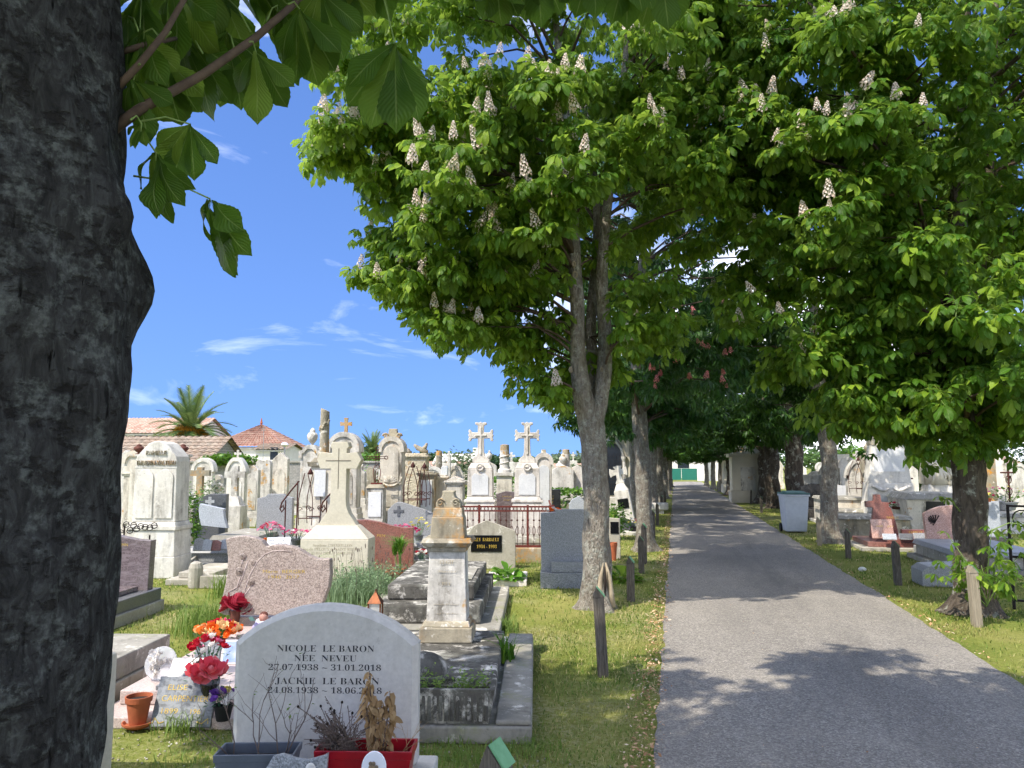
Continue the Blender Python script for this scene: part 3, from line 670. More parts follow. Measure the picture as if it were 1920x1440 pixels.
# ------------------------------------------------------------------ the avenue
def stem_px(rows, d, base):
    """stem given as (column, row, radius in m, extra depth) -> points relative to base"""
    pts = []; rad = []
    for px, py, r, dx in rows:
        z = zat(py, d+dx); pts.append(tuple(at(px, d+dx, z)-base)); rad.append(r)
    return pts, rad
# --- forked tree left of the path
d1 = dat(1140); b1 = at(1120, d1)
st1 = stem_px([(1120, 1142, .175, 0), (1119, 1080, .16, 0), (1118, 950, .148, 0), (1114, 850, .148, 0), (1108, 795, .155, 0), (1097, 760, .12, -.02), (1086, 690, .095, -.05), (1083, 600, .085, -.05), (1076, 450, .075, 0), (1068, 300, .06, .1), (1050, 120, .045, .2), (1030, -80, .03, .3)], d1, b1)
st1b = stem_px([(1108, 812, .1, .02), (1120, 775, .10, .03), (1131, 715, .09, .05), (1134, 620, .08, .08), (1128, 520, .07, .1), (1140, 380, .055, .2), (1165, 180, .04, .3), (1190, -60, .03, .4)], d1, b1)
st1c = stem_px([(1110, 800, .08, .12), (1113, 700, .075, .25), (1108, 600, .065, .35), (1120, 420, .05, .6), (1100, 200, .035, .8)], d1, b1)
kn = [(tuple(at(1068+dx_, d1-.12, zat(py, d1))-b1), .035, .03) for dx_, py in ((6, 695), (10, 640), (8, 548), (8, 528), (8, 500), (25, 735), (30, 760))]
lob1 = []
for px, py, dd_, rx, ry, rz in ((890, 400, -.7, .9, .7, .6), (1000, 470, -.7, .8, .7, .5), (1000, 280, -1.0, .9, .7, .7), (760, 520, 0, .5, .5, .3), (650, 270, 0, .45, .5, .3), (690, 420, .2, .4, .5, .3), (1250, 60, .5, 1.2, 1.5, 1.1), (1280, 260, .7, 1.1, 1.4, .9), (800, 470, 0, .8, 1.0, .55), (920, 590, 0, .75, .9, .4), (1000, 650, .1, .6, .8, .4), (870, 610, .1, .45, .6, .25), (1050, 720, .3, .35, .6, .25), (1180, 650, .3, .6, .8, .4), (700, 300, -.2, .5, .6, .5), (1180, 560, .3, .9, 1.0, .6), (1010, 120, 0, 2.15, 2.4, 1.9), (830, 330, -.3, 1.25, 1.5, 1.0), (860, 500, .1, .95, 1.2, .72), (1100, 330, .4, 1.9, 2.2, 1.4), (740, 320, .2, .72, .8, .6), (1000, -150, 0, 2.0, 2.2, 1.5), (980, 560, .3, .8, 1.0, .5), (800, 130, 0, 1.0, 1.3, 1.1)):
    c = at(px, d1+dd_, zat(py, d1+dd_))-b1; lob1.append((c.x, c.y, c.z, rx, ry, rz))
def bare_stem(Wp):
    # the two stems stay bare below the crown
    px, py, dz = proj(Wp); return ~((px > 1045) & (px < 1160) & (py > 430) & (py < 800) & (dz < d1+.3))
t1 = chestnut('chestnut_tree', 'forked grey chestnut with white blossom left of the path', b1, [st1, st1b, st1c], lob1, 3, 300, 8, .38, [leaf_geo(i, 6, 3, 1, .175, .12, 1.05) for i in range(6)], M['leaf_bright'], M['bark'], 300, 150, knots=kn, squash=.6, keepfn=bare_stem, hi=[leaf_geo(i, 7 if i % 2 else 6, 6, 2, .18, .11, 1.05) for i in range(6)])
# old wound at its foot
def wound(root, b, d):
    w = MB(); ov = []
    rows = [(0, 1052), (1, 1070), (2, 1095), (3, 1125)]
    pts_l = [at(1131, d-.165, zat(1052, d))-b, at(1126, d-.18, zat(1080, d))-b, at(1125, d-.185, zat(1108, d))-b, at(1118, d-.215, zat(1134, d))-b]
    pts_r = [at(1136, d-.16, zat(1052, d))-b, at(1143, d-.16, zat(1080, d))-b, at(1146, d-.16, zat(1108, d))-b, at(1151, d-.185, zat(1134, d))-b]
    pts_l = [p+HF*.022 for p in pts_l]; pts_r = [p+HF*.03 for p in pts_r]; w.tube(pts_l, [.008, .03, .034, .024], 10); w.tube(pts_r, [.008, .028, .034, .028], 10)
    w.build('bark_wound', M['scar'], root, smooth=True)
    MB().tube([at(1134, d-.172, zat(1060, d))-b, at(1135, d-.18, zat(1085, d))-b, at(1134, d-.187, zat(1112, d))-b], [.004, .016, .008], 8).build('hollow', M['hollow'], root, smooth=True)
wound(t1, b1, d1)
kb = MB()
for px, py, r in ((1070, 695, .03), (1078, 548, .035), (1078, 520, .04), (1076, 500, .03), (1085, 642, .022), (1128, 695, .025)):
    c = at(px, d1-.11, zat(py, d1))-b1; kb.lathe([(r, -.012), (r*1.05, .0), (r*.7, .012), (r*.45, -.002)], 10); n0 = len(kb.v)-40
    for i in range(n0, len(kb.v)):
        x, y, z = kb.v[i]; kb.v[i] = (c.x+x*.8, c.y-z, c.z+y*1.25)
kb.build('branch_scar', M['scar'], t1, smooth=True, fix=False)['kind'] = 'stuff'

# --- big tree right of the path
d2 = dat(1150); b2 = at(1822, d2)
st2 = stem_px([(1822, 1152, .2, 0), (1822, 1080, .17, 0), (1818, 950, .165, 0), (1815, 850, .16, 0), (1806, 720, .15, .05), (1795, 620, .14, .1), (1795, 450, .11, .15), (1805, 250, .08, .2), (1812, 0, .05, .3), (1815, -150, .03, .3)], d2, b2)
st2b = stem_px([(1797, 640, .1, .1), (1830, 540, .075, .2), (1850, 380, .06, .3), (1862, 150, .04, .4), (1870, -100, .03, .5)], d2, b2)
st2c = stem_px([(1797, 600, .09, .1), (1750, 480, .07, .1), (1690, 330, .055, 0), (1640, 120, .04, -.1)], d2, b2)
lob2 = []
for px, py, dd_, rx, ry, rz in ((1400, 40, .3, 1.1, 1.4, 1.0), (1430, 300, .7, 1.0, 1.3, .9), (1640, 200, -.6, 1.2, 1.0, 1.0), (1800, 480, -1.0, .8, .7, .6), (1790, 620, -.9, .7, .6, .5), (1830, 740, -.8, .7, .6, .35), (1720, 740, .2, .9, 1.1, .4), (1900, 730, .1, .8, 1.1, .45), (1560, 690, .3, .6, .8, .4), (1640, 760, .3, .5, .7, .3), (1810, 770, -.3, .7, .6, .3), (1760, 810, .3, .7, .7, .25), (1880, 800, .2, .7, .7, .25), (1480, 520, .3, .8, 1.0, .7), (1800, 120, 0, 2.5, 2.5, 2.0), (1560, 380, .3, 1.25, 1.6, 1.2), (1660, 560, .2, 1.0, 1.2, .8), (1900, 560, .1, 1.0, 1.3, 1.0), (1800, 720, .2, .85, 1.1, .45), (1600, 640, .4, .7, .9, .5), (1780, 400, .8, 1.8, 1.6, 1.2), (1480, 150, .3, 1.5, 1.8, 1.5), (2050, 300, 0, 1.6, 1.8, 1.8), (1850, -180, 0, 2.2, 2.2, 1.5)):
    c = at(px, d2+dd_, zat(py, d2+dd_))-b2; lob2.append((c.x, c.y, c.z, rx, ry, rz))
chestnut('chestnut_tree', 'leafy chestnut with dark bark right of the path, its foot among fresh sprouts', b2, [st2, st2b, st2c], lob2, 8, 360, 8, .40, [leaf_geo(40+i, 6, 3, 1, .18, .13, 1.0) for i in range(6)], M['leaf'], M['bark_dark'], 300, 90, squash=.6, hi=[leaf_geo(40+i, 7 if i % 2 else 5, 6, 2, .19, .12, 1.0) for i in range(6)])

# --- second trees on either side
d3 = dat(1033); b3 = at(1209, d3)
st3 = stem_px([(1209, 1034, .17, 0), (1208, 960, .15, 0), (1204, 860, .145, 0), (1197, 760, .14, 0), (1194, 690, .12, 0), (1200, 560, .09, 0), (1210, 400, .06, 0)], d3, b3)
lob3 = []
for px, py, dd_, rx, ry, rz in ((1200, 480, 0, 2.9, 2.8, 2.2), (1300, 650, -1.4, .75, .7, .55), (1260, 600, -1.8, .7, .5, .5), (1230, 690, -1.8, .5, .5, .4), (1215, 690, -1.2, .5, .5, .4), (1350, 720, -1.2, .4, .4, .3), (1220, 730, .5, 1.0, 1.2, .5), (1150, 730, .4, 1.0, 1.0, .5), (1180, 800, .8, .7, .8, .35), (1260, 780, .8, .8, .8, .3), (1200, 250, 0, 2.4, 2.4, 1.8)):
    c = at(px, d3+dd_, zat(py, d3+dd_))-b3; lob3.append((c.x, c.y, c.z, rx, ry, rz))
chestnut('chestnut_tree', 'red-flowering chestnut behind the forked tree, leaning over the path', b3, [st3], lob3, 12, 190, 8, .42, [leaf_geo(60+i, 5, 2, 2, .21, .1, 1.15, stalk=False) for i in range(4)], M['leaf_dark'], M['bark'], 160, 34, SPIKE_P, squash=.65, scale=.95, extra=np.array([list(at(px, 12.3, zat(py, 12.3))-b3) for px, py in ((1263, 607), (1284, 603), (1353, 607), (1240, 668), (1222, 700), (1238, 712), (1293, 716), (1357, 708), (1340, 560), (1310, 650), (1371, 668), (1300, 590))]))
d4 = dat(1018); b4 = at(1560, d4)
st4 = stem_px([(1560, 1019, .19, 0), (1556, 980, .175, 0), (1553, 920, .17, 0), (1556, 870, .165, 0), (1548, 800, .165, 0), (1537, 735, .15, 0), (1530, 650, .12, 0), (1525, 500, .08, 0)], d4, b4)
lob4 = []
for px, py, dd_, rx, ry, rz in ((1540, 450, 0, 3.1, 3.0, 2.5), (1600, 720, .5, 1.2, 1.3, .7), (1500, 720, .5, 1.2, 1.3, .7), (1420, 640, .5, 1.2, 1.3, .9), (1590, 800, .8, .8, .8, .35), (1660, 760, .8, .9, .9, .5)):
    c = at(px, d4+dd_, zat(py, d4+dd_))-b4; lob4.append((c.x, c.y, c.z, rx, ry, rz))
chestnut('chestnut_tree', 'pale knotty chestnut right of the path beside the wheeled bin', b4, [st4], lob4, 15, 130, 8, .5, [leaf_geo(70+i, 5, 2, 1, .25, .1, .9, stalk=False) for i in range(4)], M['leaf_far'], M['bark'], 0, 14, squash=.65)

# --- the rest of the rows: two trees built once, then copied with their parts
def far_tree(name, label, base, seed, bark_mat, r=.17, lean=0.0):
    st = ([(0, 0, 0), (lean*.1, 0, .4), (lean*.3, .03, 1.2), (lean*.2, 0, 2.0), (lean*.5, -.03, 2.8), (lean*.6, 0, 4.2), (lean*.4, 0, 6)], [r*1.15, r, r*.97, r*.95, r*.85, r*.6, r*.3])
    st2_ = ([(lean*.3, 0, 2.3), (.35, .2, 3.2), (.8, .5, 5)], [r*.6, r*.45, r*.2])
    lob = [(0, 0, 5.4, 3.1, 3.0, 2.3), (1.2, .8, 3.5, 1.5, 1.5, .9), (-1.2, -.6, 3.5, 1.5, 1.6, .9), (0, 1.2, 3.2, 1.3, 1.3, .7), (-.4, -1.3, 3.3, 1.3, 1.3, .8)]
    return chestnut(name, label, base, [st, st2_], lob, seed, 100, 8, .52, [leaf_geo(80+i, 5, 2, 1, .27, .1, .85, stalk=False) for i in range(4)], M['leaf_far'], bark_mat, 0, 0, kmul=5, squash=.65)
def copy_thing(root, label, loc, rz=0.0, sc=1.0, group=None):
    r = root.copy(); COL.objects.link(r); r.location = loc; r.rotation_euler = (0, 0, rz); r.scale = (sc, sc, sc); r['label'] = label
    if group: r['group'] = group
    def rec(a, b):
        for ch in a.children:
            if ch == b: continue
            c = ch.copy(); COL.objects.link(c); c.parent = b; rec(ch, c)
    kids = list(root.children)
    for ch in kids:
        c = ch.copy(); COL.objects.link(c); c.parent = r
        for g_ in list(ch.children):
            e = g_.copy(); COL.objects.link(e); e.parent = c
    return r
fa = far_tree('chestnut_tree', 'third chestnut on the left side of the path, slim and straight', gat(1193, 984), 21, M['bark'], .15)
fb = far_tree('chestnut_tree', 'stout dark chestnut with a crooked trunk right behind the wheeled bin', gat(1500, 966), 22, M['bark_dark'], .29, -.5)
AV = 'chestnuts further down the avenue'
left = [(1226, 962), (1238, 946), (1246, 935), (1251, 927), (1255, 920), (1257.5, 914)]
right = [(1455, 953), (1432, 944), (1374, 929), (1352, 922), (1338, 917), (1325, 912)]
ordn = ('fourth', 'fifth', 'sixth', 'seventh', 'eighth', 'ninth')
for i, (px, py) in enumerate(left): copy_thing(fa, ordn[i]+' chestnut on the left side of the path, counting away from the viewer', gat(px, py), 1.3*i+.8, 1+.04*(i % 3), AV).scale.z = 1.0 if i < 2 else .76
for i, (px, py) in enumerate(right): copy_thing(fb if i < 3 else fa, ordn[i]+' chestnut on the right side of the path, counting away from the viewer', gat(px, py), 2.1*i+.5, .95+.05*(i % 3), AV).scale.z = .92 if i < 2 else .74

# --- the tree the photographer stands under
b0 = Vector((-1.2, 1.11, 0)); vd = Vector((b0.x, b0.y, 0)).normalized(); rd = Vector((-vd.y, vd.x, 0))*-1
def f0(side, toward, z): return tuple(rd*side-vd*toward+Vector((0, 0, z)))
kn0 = [(f0(.235, .03, 1.95), .085, .03), (f0(.225, .05, 1.9), .05, .012), (f0(.21, .08, 2.0), .03, .008), (f0(.22, .06, 1.78), .05, .012), (f0(.18, .14, 2.05), .05, .025), (f0(.05, .23, 1.25), .05, .02), (f0(-.05, .22, 1.95), .06, .02), (f0(.1, .2, .9), .05, .02)]
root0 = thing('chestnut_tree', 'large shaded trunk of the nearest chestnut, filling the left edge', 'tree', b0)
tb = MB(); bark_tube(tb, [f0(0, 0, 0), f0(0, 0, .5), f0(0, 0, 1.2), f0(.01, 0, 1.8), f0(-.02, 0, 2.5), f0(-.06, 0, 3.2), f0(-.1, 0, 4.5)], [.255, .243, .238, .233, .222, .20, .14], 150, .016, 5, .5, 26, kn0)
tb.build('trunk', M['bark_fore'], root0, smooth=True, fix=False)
bl = MB()
for i in range(14):
    a = random.uniform(0, 6.28); e = Vector((2.4*cos(a), 2.4*sin(a), random.uniform(3.9, 6))); w = e+Vector(b0); q = proj(np.array([list(w)]))
    if q[2][0] > 0 and q[1][0] > -150 and -100 < q[0][0] < 2000: continue
    bl.tube([(0, 0, 3.0), (e.x*.3, e.y*.3, 3.6), (e.x*.7, e.y*.7, e.z-.3), e], [.07, .05, .03, .01], 7)
bl.build('branch', M['bark_fore'], root0, smooth=True, fix=False)['kind'] = 'stuff'
C, cen = crown_tips([(0, 0, 5.6, 3.0, 3.0, 2.3), (.3, -.6, 4.4, 2.4, 2.4, 1.2), (-.8, -1.6, 4.6, 2.4, 2.0, 1.4), (-1.9, .4, 4.7, 1.7, 1.6, 1.0), (-1.6, -.6, 4.2, 1.5, 1.5, .8), (-.5, 1.3, 5.0, 2.2, 2.0, 1.2)], 215, 8, .5, np.random.default_rng(31), .2)
Wc = C+np.array(b0); qx, qy, qz = proj(Wc); inside = ((C[:, 0] < -.5) & (C[:, 1] > 1.1-.25*(C[:, 0]+.5))) | (qz > -.2) & (qx > -150) & (qx < 2070) & (qy > -190-160/np.maximum(qz, .3)); C = C[~inside]
P, Rm, sc = rosettes(C, 5, np.random.default_rng(5))
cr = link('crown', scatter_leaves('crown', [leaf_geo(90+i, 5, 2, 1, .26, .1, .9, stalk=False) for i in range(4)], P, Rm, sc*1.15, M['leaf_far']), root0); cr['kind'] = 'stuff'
# branches and single leaves hanging into view
M['leaf_near'] = leafmat('hanging_chestnut_leaf', '#486c1e', '#728f30', '#557328', .55, .5)
nearleaf = []
for i in range(6):
    rgl = np.random.default_rng(200+i); Vs, Fs, Us = [], [], []; o = 0; n = (5, 6, 7, 5, 6, 5)[i]
    for k in range(n):
        t = (k-(n-1)/2)/((n-1)/2); V, F, U = leaflet(.17*(1-.3*abs(t)**1.4), .17*.22*(1-.25*abs(t)), 26, 4, .6*rgl.uniform(.5, 1.6), rgl.uniform(-.15, .3), rgl, .03)
        V[:, 2] += .008*np.sin(V[:, 0]*34+k)+.5*V[:, 1]*np.sin(V[:, 0]*20+k*2)*.5
        a = t*rgl.uniform(.6, 1.0); tl = rgl.uniform(-.1, .45); c, s_ = cos(tl), sin(tl); X, Z = V[:, 0].copy(), V[:, 2].copy(); V[:, 0] = X*c+Z*s_; V[:, 2] = -X*s_+Z*c
        c, s_ = cos(a), sin(a); X, Y = V[:, 0].copy(), V[:, 1].copy(); V[:, 0] = X*c-Y*s_; V[:, 1] = X*s_+Y*c
        Vs.append(V); Fs.append(F+o); Us.append(U); o += len(V)
    nearleaf.append(geo_mesh('leaf', (np.concatenate(Vs), np.concatenate(Fs), np.concatenate(Us)), M['leaf_near']))
def w3(px, py, d): return at(px, d, zat(py, d))-b0
br = MB(); br.tube([Vector(f0(.14, -.02, 2.19)), w3(262, 205, 1.40), w3(380, 140, 1.45), w3(480, 70, 1.52), w3(560, 0, 1.6), w3(640, -90, 1.7), w3(700, -260, 1.85)], [.013, .0098, .0084, .0078, .0072, .0065, .005], 10).build('branch', M['twig'], root0, smooth=True)
MB().tube([Vector(f0(.14, 0, 2.24)), w3(262, 120, 1.36), w3(310, 60, 1.38), w3(350, -10, 1.42), w3(395, -120, 1.5)], [.0085, .007, .006, .0055, .004], 8).build('branch', M['twig'], root0, smooth=True)
MB().tube([Vector(f0(.14, -.02, 2.38)), w3(270, 85, 1.42), w3(330, 72, 1.5)], [.007, .006, .004], 7).build('branch', M['twig'], root0, smooth=True)
# column, row of the leaf's heart, depth, where its stalk starts, hang direction (sideways lean), size
HANG = [(357, 233, 1.42, (262, 228), -.25, .72), (394, 373, 1.45, (250, 330), .02, .98), (293, 287, 1.40, (250, 250), -.15, .8), (480, 98, 1.5, (468, 78), -.05, .86), (741, 84, 1.55, (700, -60), -.12, 1.15),
        (562, 18, 1.55, (540, 8), .1, 1.0), (600, -20, 1.6, (560, -10), .05, 1.05), (520, 10, 1.62, (500, 40), -.1, 1.05), (420, -10, 1.62, (470, 60), .1, 1.1), (330, -20, 1.5, (350, -10), -.05, 1.05), (270, 60, 1.42, (300, 70), -.2, .9),
        (300, 100, 1.48, (320, 60), .1, .95), (350, 70, 1.55, (380, 100), .0, 1.05), (425, 60, 1.58, (440, 95), .12, 1.0), (265, -10, 1.5, (260, 100), -.1, 1.0), (250, 150, 1.38, (262, 120), .1, .7), (265, 232, 1.36, (245, 225), -.4, .3),
        (470, -60, 1.62, (560, 0), .0, 1.1), (545, -70, 1.7, (600, -50), .05, 1.15), (625, -70, 1.75, (640, -90), .1, 1.1), (385, -60, 1.6, (380, -90), -.1, 1.0), (300, -70, 1.55, (350, -60), .1, 1.0), (240, 30, 1.45, (260, 60), -.1, .9),
        (930, -75, 1.7, (760, -250), -.15, 1.0), (1005, -85, 1.75, (800, -260), .1, 1.0), (1110, -80, 1.7, (900, -270), .12, .85), (1180, -85, 1.72, (950, -280), -.1, 1.0), (1240, -70, 1.75, (990, -280), .1, 1.0), (960, -100, 1.8, (790, -260), 0, 1.05), (1215, -95, 1.8, (990, -280), .05, 1.1), (700, -90, 1.75, (690, -200), .1, 1.0)]
for i, (px, py, d, sfrom, lean, s_) in enumerate(HANG):
    c = w3(px, py, d); rr = random.Random(i*3+1)
    # hang down in a plane that roughly faces the sky light, turned by chance
    ax = (Vector((0, 0, -1))+RGT*lean+HF*rr.uniform(-.15, .35)).normalized(); side = (RGT*1.0+HF*rr.uniform(-.7, .7)); side = (side-ax*side.dot(ax)).normalized(); nz = ax.cross(side)
    if nz.dot(HF) > 0: side = -side; nz = -nz
    lf = link('leaf', nearleaf[i % 6], root0); mt = Matrix((ax, side, nz)).transposed().to_4x4(); lf.matrix_local = Matrix.Translation(c) @ mt @ Matrix.Scale(s_, 4)
    q = w3(sfrom[0], sfrom[1], d-.03); mid = (q+c)/2+Vector((0, 0, .012)); MB().tube([q, mid, c, c-Vector((0, 0, .015))], [.0022, .0016, .0018, .001], 5).build('stalk', M['petiole'], lf if False else root0, smooth=True)

# --- sprouts round the foot of the right-hand tree
sp_root = thing('chestnut_sprout', 'bright green chestnut sprouts at the foot of the right-hand tree', 'plant', at(1850, d2-.3))
sm = [geo_mesh('leaf', leaf_geo(300+i, 5, 3, 2, .15, .07, .8), M['leaf_bright']) for i in range(4)]
rs = random.Random(4)
for (px0, py0, px1, py1, n) in ((1850, 1140, 1770, 1080, 8), (1850, 1140, 1900, 1065, 8), (1850, 1135, 1820, 1075, 8), (1850, 1135, 1880, 1020, 8), (1850, 1130, 1755, 1050, 6), (1850, 1130, 1775, 1000, 4), (1845, 1120, 1800, 1040, 6), (1850, 1110, 1860, 990, 6), (1855, 1110, 1905, 960, 5), (1855, 1115, 1915, 1040, 6), (1860, 1120, 1880, 1100, 5), (1850, 1120, 1840, 1060, 6), (1870, 1130, 1910, 1090, 5), (1800, 960, 1760, 930, 2), (1850, 1000, 1935, 985, 4)):
    dd_ = d2-.45+rs.uniform(-.2, .3); a = at(px0, dd_+.1, max(0.03, zat(py0, dd_))); e = at(px1, dd_, zat(py1, dd_)); mid = a.lerp(e, .5)+Vector((0, 0, .06))
    bs = sp_root.location; MB().tube([a-bs, mid-bs, e-bs], [.008, .005, .003], 5).build('stem', M['petiole'], sp_root, smooth=True)
    for k in range(n):
        p = a.lerp(e, .45+.55*k/max(1, n-1)) if n > 2 else e.copy(); p += Vector((rs.uniform(-.04, .04), rs.uniform(-.04, .04), rs.uniform(-.02, .05)))
        Rf = frames(np.array([rs.uniform(0, 6.28)]), np.array([rs.uniform(-.35, .3)]), np.array([rs.gauss(0, .3)]))[0]
        o = link('leaf', sm[rs.randrange(4)], sp_root); s_ = rs.uniform(.7, 1.05); o.matrix_local = Matrix.Translation(p-bs) @ Matrix([list(Rf[r])+[0] for r in range(3)]+[[0, 0, 0, 1]]) @ Matrix.Scale(s_, 4)
# ------------------------------------------------------------------ graves: builders
def cl(l, d, z=0.0):
    p = HF*d+RGT*l; return Vector((p.x, p.y, z))
def lat(px, d): return (px-960.0)/FPX*(d*cos(PITCH)-1.2*sin(PITCH))
def cross_outline(w, h, arm, zc, z0, flare=0.0, foot=0.0):
    """latin cross outline: width w, top h, arm thickness, centre of the bar zc, foot at z0"""
    a = arm/2; W = w/2; f = flare
    return [(-a-foot, z0), (a+foot, z0), (a, z0+(zc-z0)*.35 if foot else z0+.001), (a, zc-a), (W-f, zc-a-f*.3), (W, zc-a-f), (W+f*.35, zc), (W, zc+a+f), (W-f, zc+a+f*.3), (a, zc+a), (a+f*.3, h-f), (a+f, h), (0, h+f*.35), (-a-f, h), (-a-f*.3, h-f), (-a, zc+a), (-W+f, zc+a+f*.3), (-W, zc+a+f), (-W-f*.35, zc), (-W, zc-a-f), (-W+f, zc-a-f*.3), (-a, zc-a), (-a, z0+(zc-z0)*.35 if foot else z0+.001)]
def outline(top, w, z0, h):
    H = w/2
    if top == 'arch': return [(-H, z0), (H, z0)]+arc(0, h-H, H, H, 0, 180, 14)
    if top == 'seg': return arch_top(w, z0, h, w*.2)
    if top == 'gable': return [(-H, z0), (H, z0), (H, h-w*.45), (0, h), (-H, h-w*.45)]
    if top == 'low': return [(-H, z0), (H, z0), (H, h-w*.22), (0, h), (-H, h-w*.22)]
    if top == 'gothic': return [(-H, z0), (H, z0)]+arc(-H*.55, h-w*.75, H*1.55, w*.9, 0, 58, 7)+[(0, h)]+arc(H*.55, h-w*.75, H*1.55, w*.9, 122, 180, 7)
    if top == 'bulb': return [(-H, z0), (H, z0)]+arc(H*.5, h-H*.9, H*.5, H*.9, 0, 120, 6)+arc(-H*.5, h-H*.9, H*.5, H*.9, 60, 180, 6)
    if top == 'wave': return [(-H, z0), (H, z0), (H, h-w*.16)]+[(H-w*t, h-w*.16+w*.16*(.5-.5*cos(pi*min(1, t*1.25)))) for t in (.15, .3, .45, .6, .75, .9)]+[(-H, h-w*.03)]
    if top == 'shoulder': return [(-H, z0), (H, z0), (H, h-w*.3), (H*.72, h-w*.26)]+arc(0, h-H*.72, H*.72, H*.72, 10, 170, 10)+[(-H*.72, h-w*.26), (-H, h-w*.3)]
    return [(-H, z0), (H, z0), (H, h), (-H, h)]
URN = [(.02, 0), (.09, .0), (.09, .03), (.035, .05), (.03, .08), (.07, .12), (.12, .2), (.13, .28), (.1, .34), (.06, .36), (.07, .39), (.05, .43), (.0, .47)]
def finial(root, kind, z, s, mat, parent_name='finial'):
    b = MB()
    if kind == 'cross':
        b.prism(cross_outline(.3*s, z+.46*s, .085*s, z+.3*s, z, .02*s), -.04*s, .04*s); b.cbox(.16*s, .12*s, z-.03*s, z+.06*s); return b.build('cross', mat, root, bevel=.006)
    if kind == 'urn': b.lathe([(r*s, z+q*s) for r, q in URN], 14); return b.build('urn', mat, root, smooth=True)
    if kind == 'ball': b.lathe([(.05*s, z), (.03*s, z+.04*s), (.06*s, z+.07*s), (.075*s, z+.13*s), (.04*s, z+.19*s), (0, z+.21*s)], 12); return b.build('finial', mat, root, smooth=True)
    if kind == 'stump': b.cbox(.14*s, .12*s, z-.02, z+.14*s, tx=.02*s, ty=.02*s); return b.build('finial', mat, root, bevel=.006)
def stele(name, label, px, d, w, h, mat, top='arch', t=.2, ph=.3, pe=.07, fin=None, fs=1.0, fmat=None, panel=None, pm=None, cornice=0, rz=RG, frame=False, cat='gravestone', group=None, taper=0.0, loc=None):
    root = thing(name, label, cat, loc if loc is not None else at(px, d), rz, group)
    b = MB(); b.cbox(w+2*pe, t+2*pe, 0, ph*.72); b.cbox(w+1.3*pe, t+1.3*pe, ph*.72, ph*.86); b.cbox(w+.7*pe, t+.7*pe, ph*.86, ph+.002); b.build('base', mat, root, bevel=.008)
    o = outline(top, w, ph, h)
    if taper: o = [(x*(1-taper*(z-ph)/(h-ph)), z) for x, z in o]
    MB().prism(o, -t/2, t/2).build('shaft', mat, root, bevel=.012)
    if frame:
        oo = outline(top, w+.08, h-w*.62, h+.05); ii = outline(top, w-.06, h-w*.62, h-.045)
        b = MB(); n = min(len(oo), len(ii)); oo = oo[1:]+oo[:1]; ii = ii[1:]+ii[:1]
        for k in range(len(oo)-1):
            (x0, z0), (x1, z1), (x2, z2), (x3, z3) = oo[k], oo[k+1], ii[k+1], ii[k]
            b.add([(x0, -t/2-.03, z0), (x1, -t/2-.03, z1), (x2, -t/2-.03, z2), (x3, -t/2-.03, z3), (x0, t/2+.02, z0), (x1, t/2+.02, z1), (x2, t/2+.02, z2), (x3, t/2+.02, z3)], [(0, 1, 2, 3), (0, 4, 5, 1), (3, 2, 6, 7), (4, 7, 6, 5)])
        b.build('moulding', mat, root, fix=True)
    if cornice:
        b = MB(); z = h-cornice; b.cbox(w+.06, t+.06, z, z+.035); b.cbox(w+.1, t+.1, z+.035, z+.07); b.build('cornice', mat, root, bevel=.006)
    if panel:
        pw, p0, p1, ps = panel; MB().prism(outline(ps, pw, p0, p1), -t/2-.014, -t/2-.001).build('panel', pm or mat, root, bevel=.004)
    if fin: finial(root, fin, h-.01, fs, fmat or mat)
    return root
def granite_slab(name, label, px, d, w, out, mat, t=.1, rz=RG, base=None, base_mat=None, cat='gravestone', loc=None, lean=0):
    """upright modern stone with its own outline, on a low base (w, depth, height)"""
    root = thing(name, label, cat, loc if loc is not None else at(px, d), rz)
    b = MB().prism(out, -t/2, t/2).build('headstone', mat, root, bevel=.007)
    if lean: b.rotation_euler = (lean, 0, 0)
    if base: MB().box(-base[0]/2, base[0]/2, -base[1], t/2+.05, 0, base[2]).build('base', base_mat or mat, root, bevel=.006)
    return root
def tomb(name, label, loc, rz, w, L, h, mat, lid=None, cat='tomb', kerb=.08):
    """low box tomb with a ledger, front at the root, running back along +Y"""
    root = thing(name, label, cat, loc, rz)
    if kerb: MB().box(-w/2-.12, w/2+.12, -.12, L+.12, 0, kerb).build('kerb', mat, root, bevel=.01)
    MB().box(-w/2, w/2, 0, L, kerb, h).build('body', mat, root, bevel=.012)
    if lid is not None: MB().box(-w/2-.05, w/2+.05, -.05, L+.05, h+.002, h+.08, .04, .04).build('ledger', lid, root, bevel=.012)
    return root

